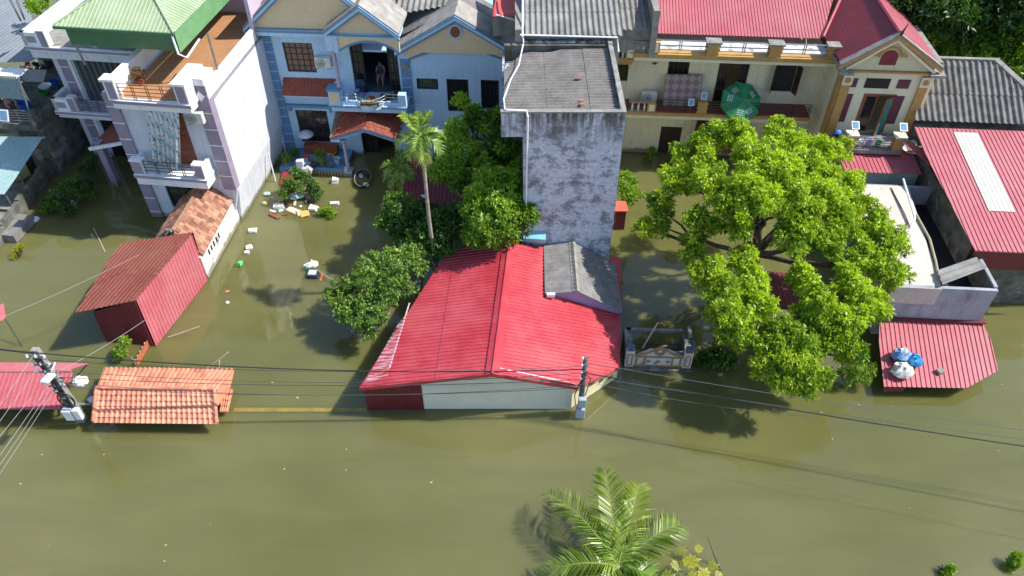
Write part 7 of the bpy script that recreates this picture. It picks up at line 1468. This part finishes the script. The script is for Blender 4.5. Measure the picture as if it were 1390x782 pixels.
stick([(279, 502, .2), (310, 478, 1.0)], .025, MC['pale_stick'], 'stick', 'pale stick rising behind the right end of the tiled gate roof', 'stick')
stick([(296, 506, .3), (298, 490, .9)], [.05, .03], MC['pale_stick'], 'post', 'short pale broken post behind the tiled gate roof', 'post')
stick([(127, 310, .1), (143, 342, .0)], .02, MC['pale_stick'], 'stick', 'pale stick lying in the water beyond the red shed', 'stick')
o = root('picket_fence', 'short leaning strip of rusty red and white fence panel before the shed', 'fence', at=PZ(195, 480, 0)); q0, q1 = PZ(186, 497, 0) - o.location, PZ(205, 463, 0) - o.location
m = MB(); m.prism([q0, q1, q1 + Vector((0, 0, .3)), q0 + Vector((0, 0, .3))], (.05, .02, 0)); m.build('panel', mat('rusty_orange', (.45, .13, .06), (.3, .08, .04), 6), o); m = MB()
for k in range(6): p = q0.lerp(q1, (k + .5) / 6); m.box(p.x - .06, p.x - .04, p.y - .03, p.y + .03, .08, .28)
m.build('pickets', M_pvc, o)
MB().tube([q0 + Vector((0, 0, -.3)), q0 + Vector((-.05, 0, .6))], .03, 6).build('post', M_con, o)
# sacks by the pole
bag(PZ(128, 545, .5), (.22, .16, .14), M_foam, 'white sack lying between the concrete pole and tiled gate', g='white sacks by the concrete pole'); bag(PZ(112, 522, 1.2), (.30, .26, .22), M_foam, 'white bulging bag behind the concrete pole', g='white sacks by the concrete pole')
stick([(84, 521, 1.2), (103, 519, 1.3)], .05, M_woodr, 'plank', 'red-brown plank behind the concrete pole', 'plank'); stick([(100, 548, .9), (130, 549, .5)], .05, M_steel, 'pipe', 'grey pipe joining pole and tiled gate', 'pipe')
# small scattered flecks
fl = MB(); SP = [(268, 660), (203, 592), (285, 712), (225, 740), (67, 740), (28, 657), (142, 622), (223, 762), (57, 617), (141, 617), (404, 540), (470, 610), (588, 652), (585, 655), (1262, 598), (1130, 596), (1115, 560), (985, 562), (1060, 530), (1166, 550), (938, 612), (930, 667), (782, 580), (1360, 522), (1355, 612), (986, 585), (470, 638), (386, 637), (245, 545), (370, 519), (315, 573), (1235, 690)]
for i, (px, py) in enumerate(SP):
    p = PZ(px, py, .004); o = MB(); n = 6; r_ = random.uniform(.02, .05); o.prism([(r_ * math.cos(k * 1.05) * random.uniform(.6, 1.4), r_ * math.sin(k * 1.05) * random.uniform(.4, 1), 0) for k in range(n)], (0, 0, .015)); ob = o.build('leaf_scrap', random.choice([mat('dull_scrap', (.42, .40, .30)), mat('yellow_scrap', (.6, .55, .3)), mat('orange_leaf', (.45, .22, .08))])); ob.location = p
    tag(ob, 'tiny pale scrap of litter drifting on open flood water', 'scrap', 'tiny scraps drifting on the flood water')
# person on the left balcony
def stooping(at, rz, label):
    J = [(0, 0, .85), (0, -.1, 1.05), (0, -.3, 1.2), (0, -.4, 1.24), (0, -.5, 1.25), (0, -.6, 1.2), (.09, 0, .82), (.11, -.03, .45), (.11, .05, .06), (.11, -.12, .03), (-.09, 0, .82), (-.11, -.03, .45), (-.11, .05, .06), (-.11, -.12, .03), (.18, -.3, 1.18), (.24, -.42, .95), (.14, -.6, .82), (-.18, -.3, 1.18), (-.24, -.42, .95), (-.14, -.6, .82)]
    E_ = [(0, 1), (1, 2), (2, 3), (3, 4), (4, 5), (0, 6), (6, 7), (7, 8), (8, 9), (0, 10), (10, 11), (11, 12), (12, 13), (2, 14), (14, 15), (15, 16), (2, 17), (17, 18), (18, 19)]
    o = person('person', label, at, rz, J, E_, [.13, .13, .13, .055, .095, .075, .1, .07, .045, .035, .1, .07, .045, .035, .06, .045, .035, .06, .045, .035], None, M_skin, None)
    m = MB(); m.tube([(0, .03, .82), (0, -.1, 1.05), (0, -.32, 1.2)], [.16, .165, .15], 12); m.build('shirt', mat('faded_pink_shirt', (.45, .25, .24)), o, smooth=True)
    m = MB()
    for s_ in (-1, 1): m.tube([(s_ * .09, 0, .86), (s_ * .11, -.03, .45)], [.12, .09], 10)
    m.build('shorts', MC['dark_shirt'], o, smooth=True); MB().lump((0, -.51, 1.3), (.105, .12, .09), 12, .04).build('hair', M_black, o, smooth=True); return o
stooping(N1_at(20, 150), A.a + .8, 'person in faded pink shirt stooping behind the dim balcony railing') if 'N1_at' in globals() else stooping(A.W(*A.uv(22, 158, 3.3), 3.3), A.a + .9, 'person in faded pink shirt stooping behind the dim balcony railing')
# plants on left roof edge, poles
tree('bush', 'light green plants growing on the upper left roof terrace', 'plant', A.W(-4.6, 8.2, 7.2), [(47, 10, 7.7, .35, .7), (60, 2, 7.7, .35, .7), (42, 5, 7.6, .3, .6)], M_leafm, .14, .07, 40, 5, .03, fork=.1, zb=.0) 
for i, (x0, x1) in enumerate((((8, -12), (28, 28)), ((18, -12), (33, 26)))):
    stick([(*x0, 10.5), (*x1, 8.1)], .05, M_steel, 'steel_post', ('left', 'right')[i] + ' one of two steel posts leaning over the upper left parapet', 'post', 'steel posts on the upper left parapet')
cr0 = root('far_hut', 'teal sheet roofed hut on ochre posts at the upper right corner', 'hut', at=PZ(1385, 40, 0)); oo = cr0.location.copy()
m = MB(); m.prism([PZ(1362, 8, 5) - oo, PZ(1430, 30, 5) - oo, PZ(1450, -20, 5.6) - oo, PZ(1380, -25, 5.6) - oo], (0, 0, .08)); m.build('roof', mat('teal_roof', (.16, .25, .22)), cr0)
MB().tube([PZ(1370, 34, 3.6) - oo + Vector((0, 0, -4)), PZ(1376, 17, 5) - oo], .15, 8).build('post', M_ochre, cr0)
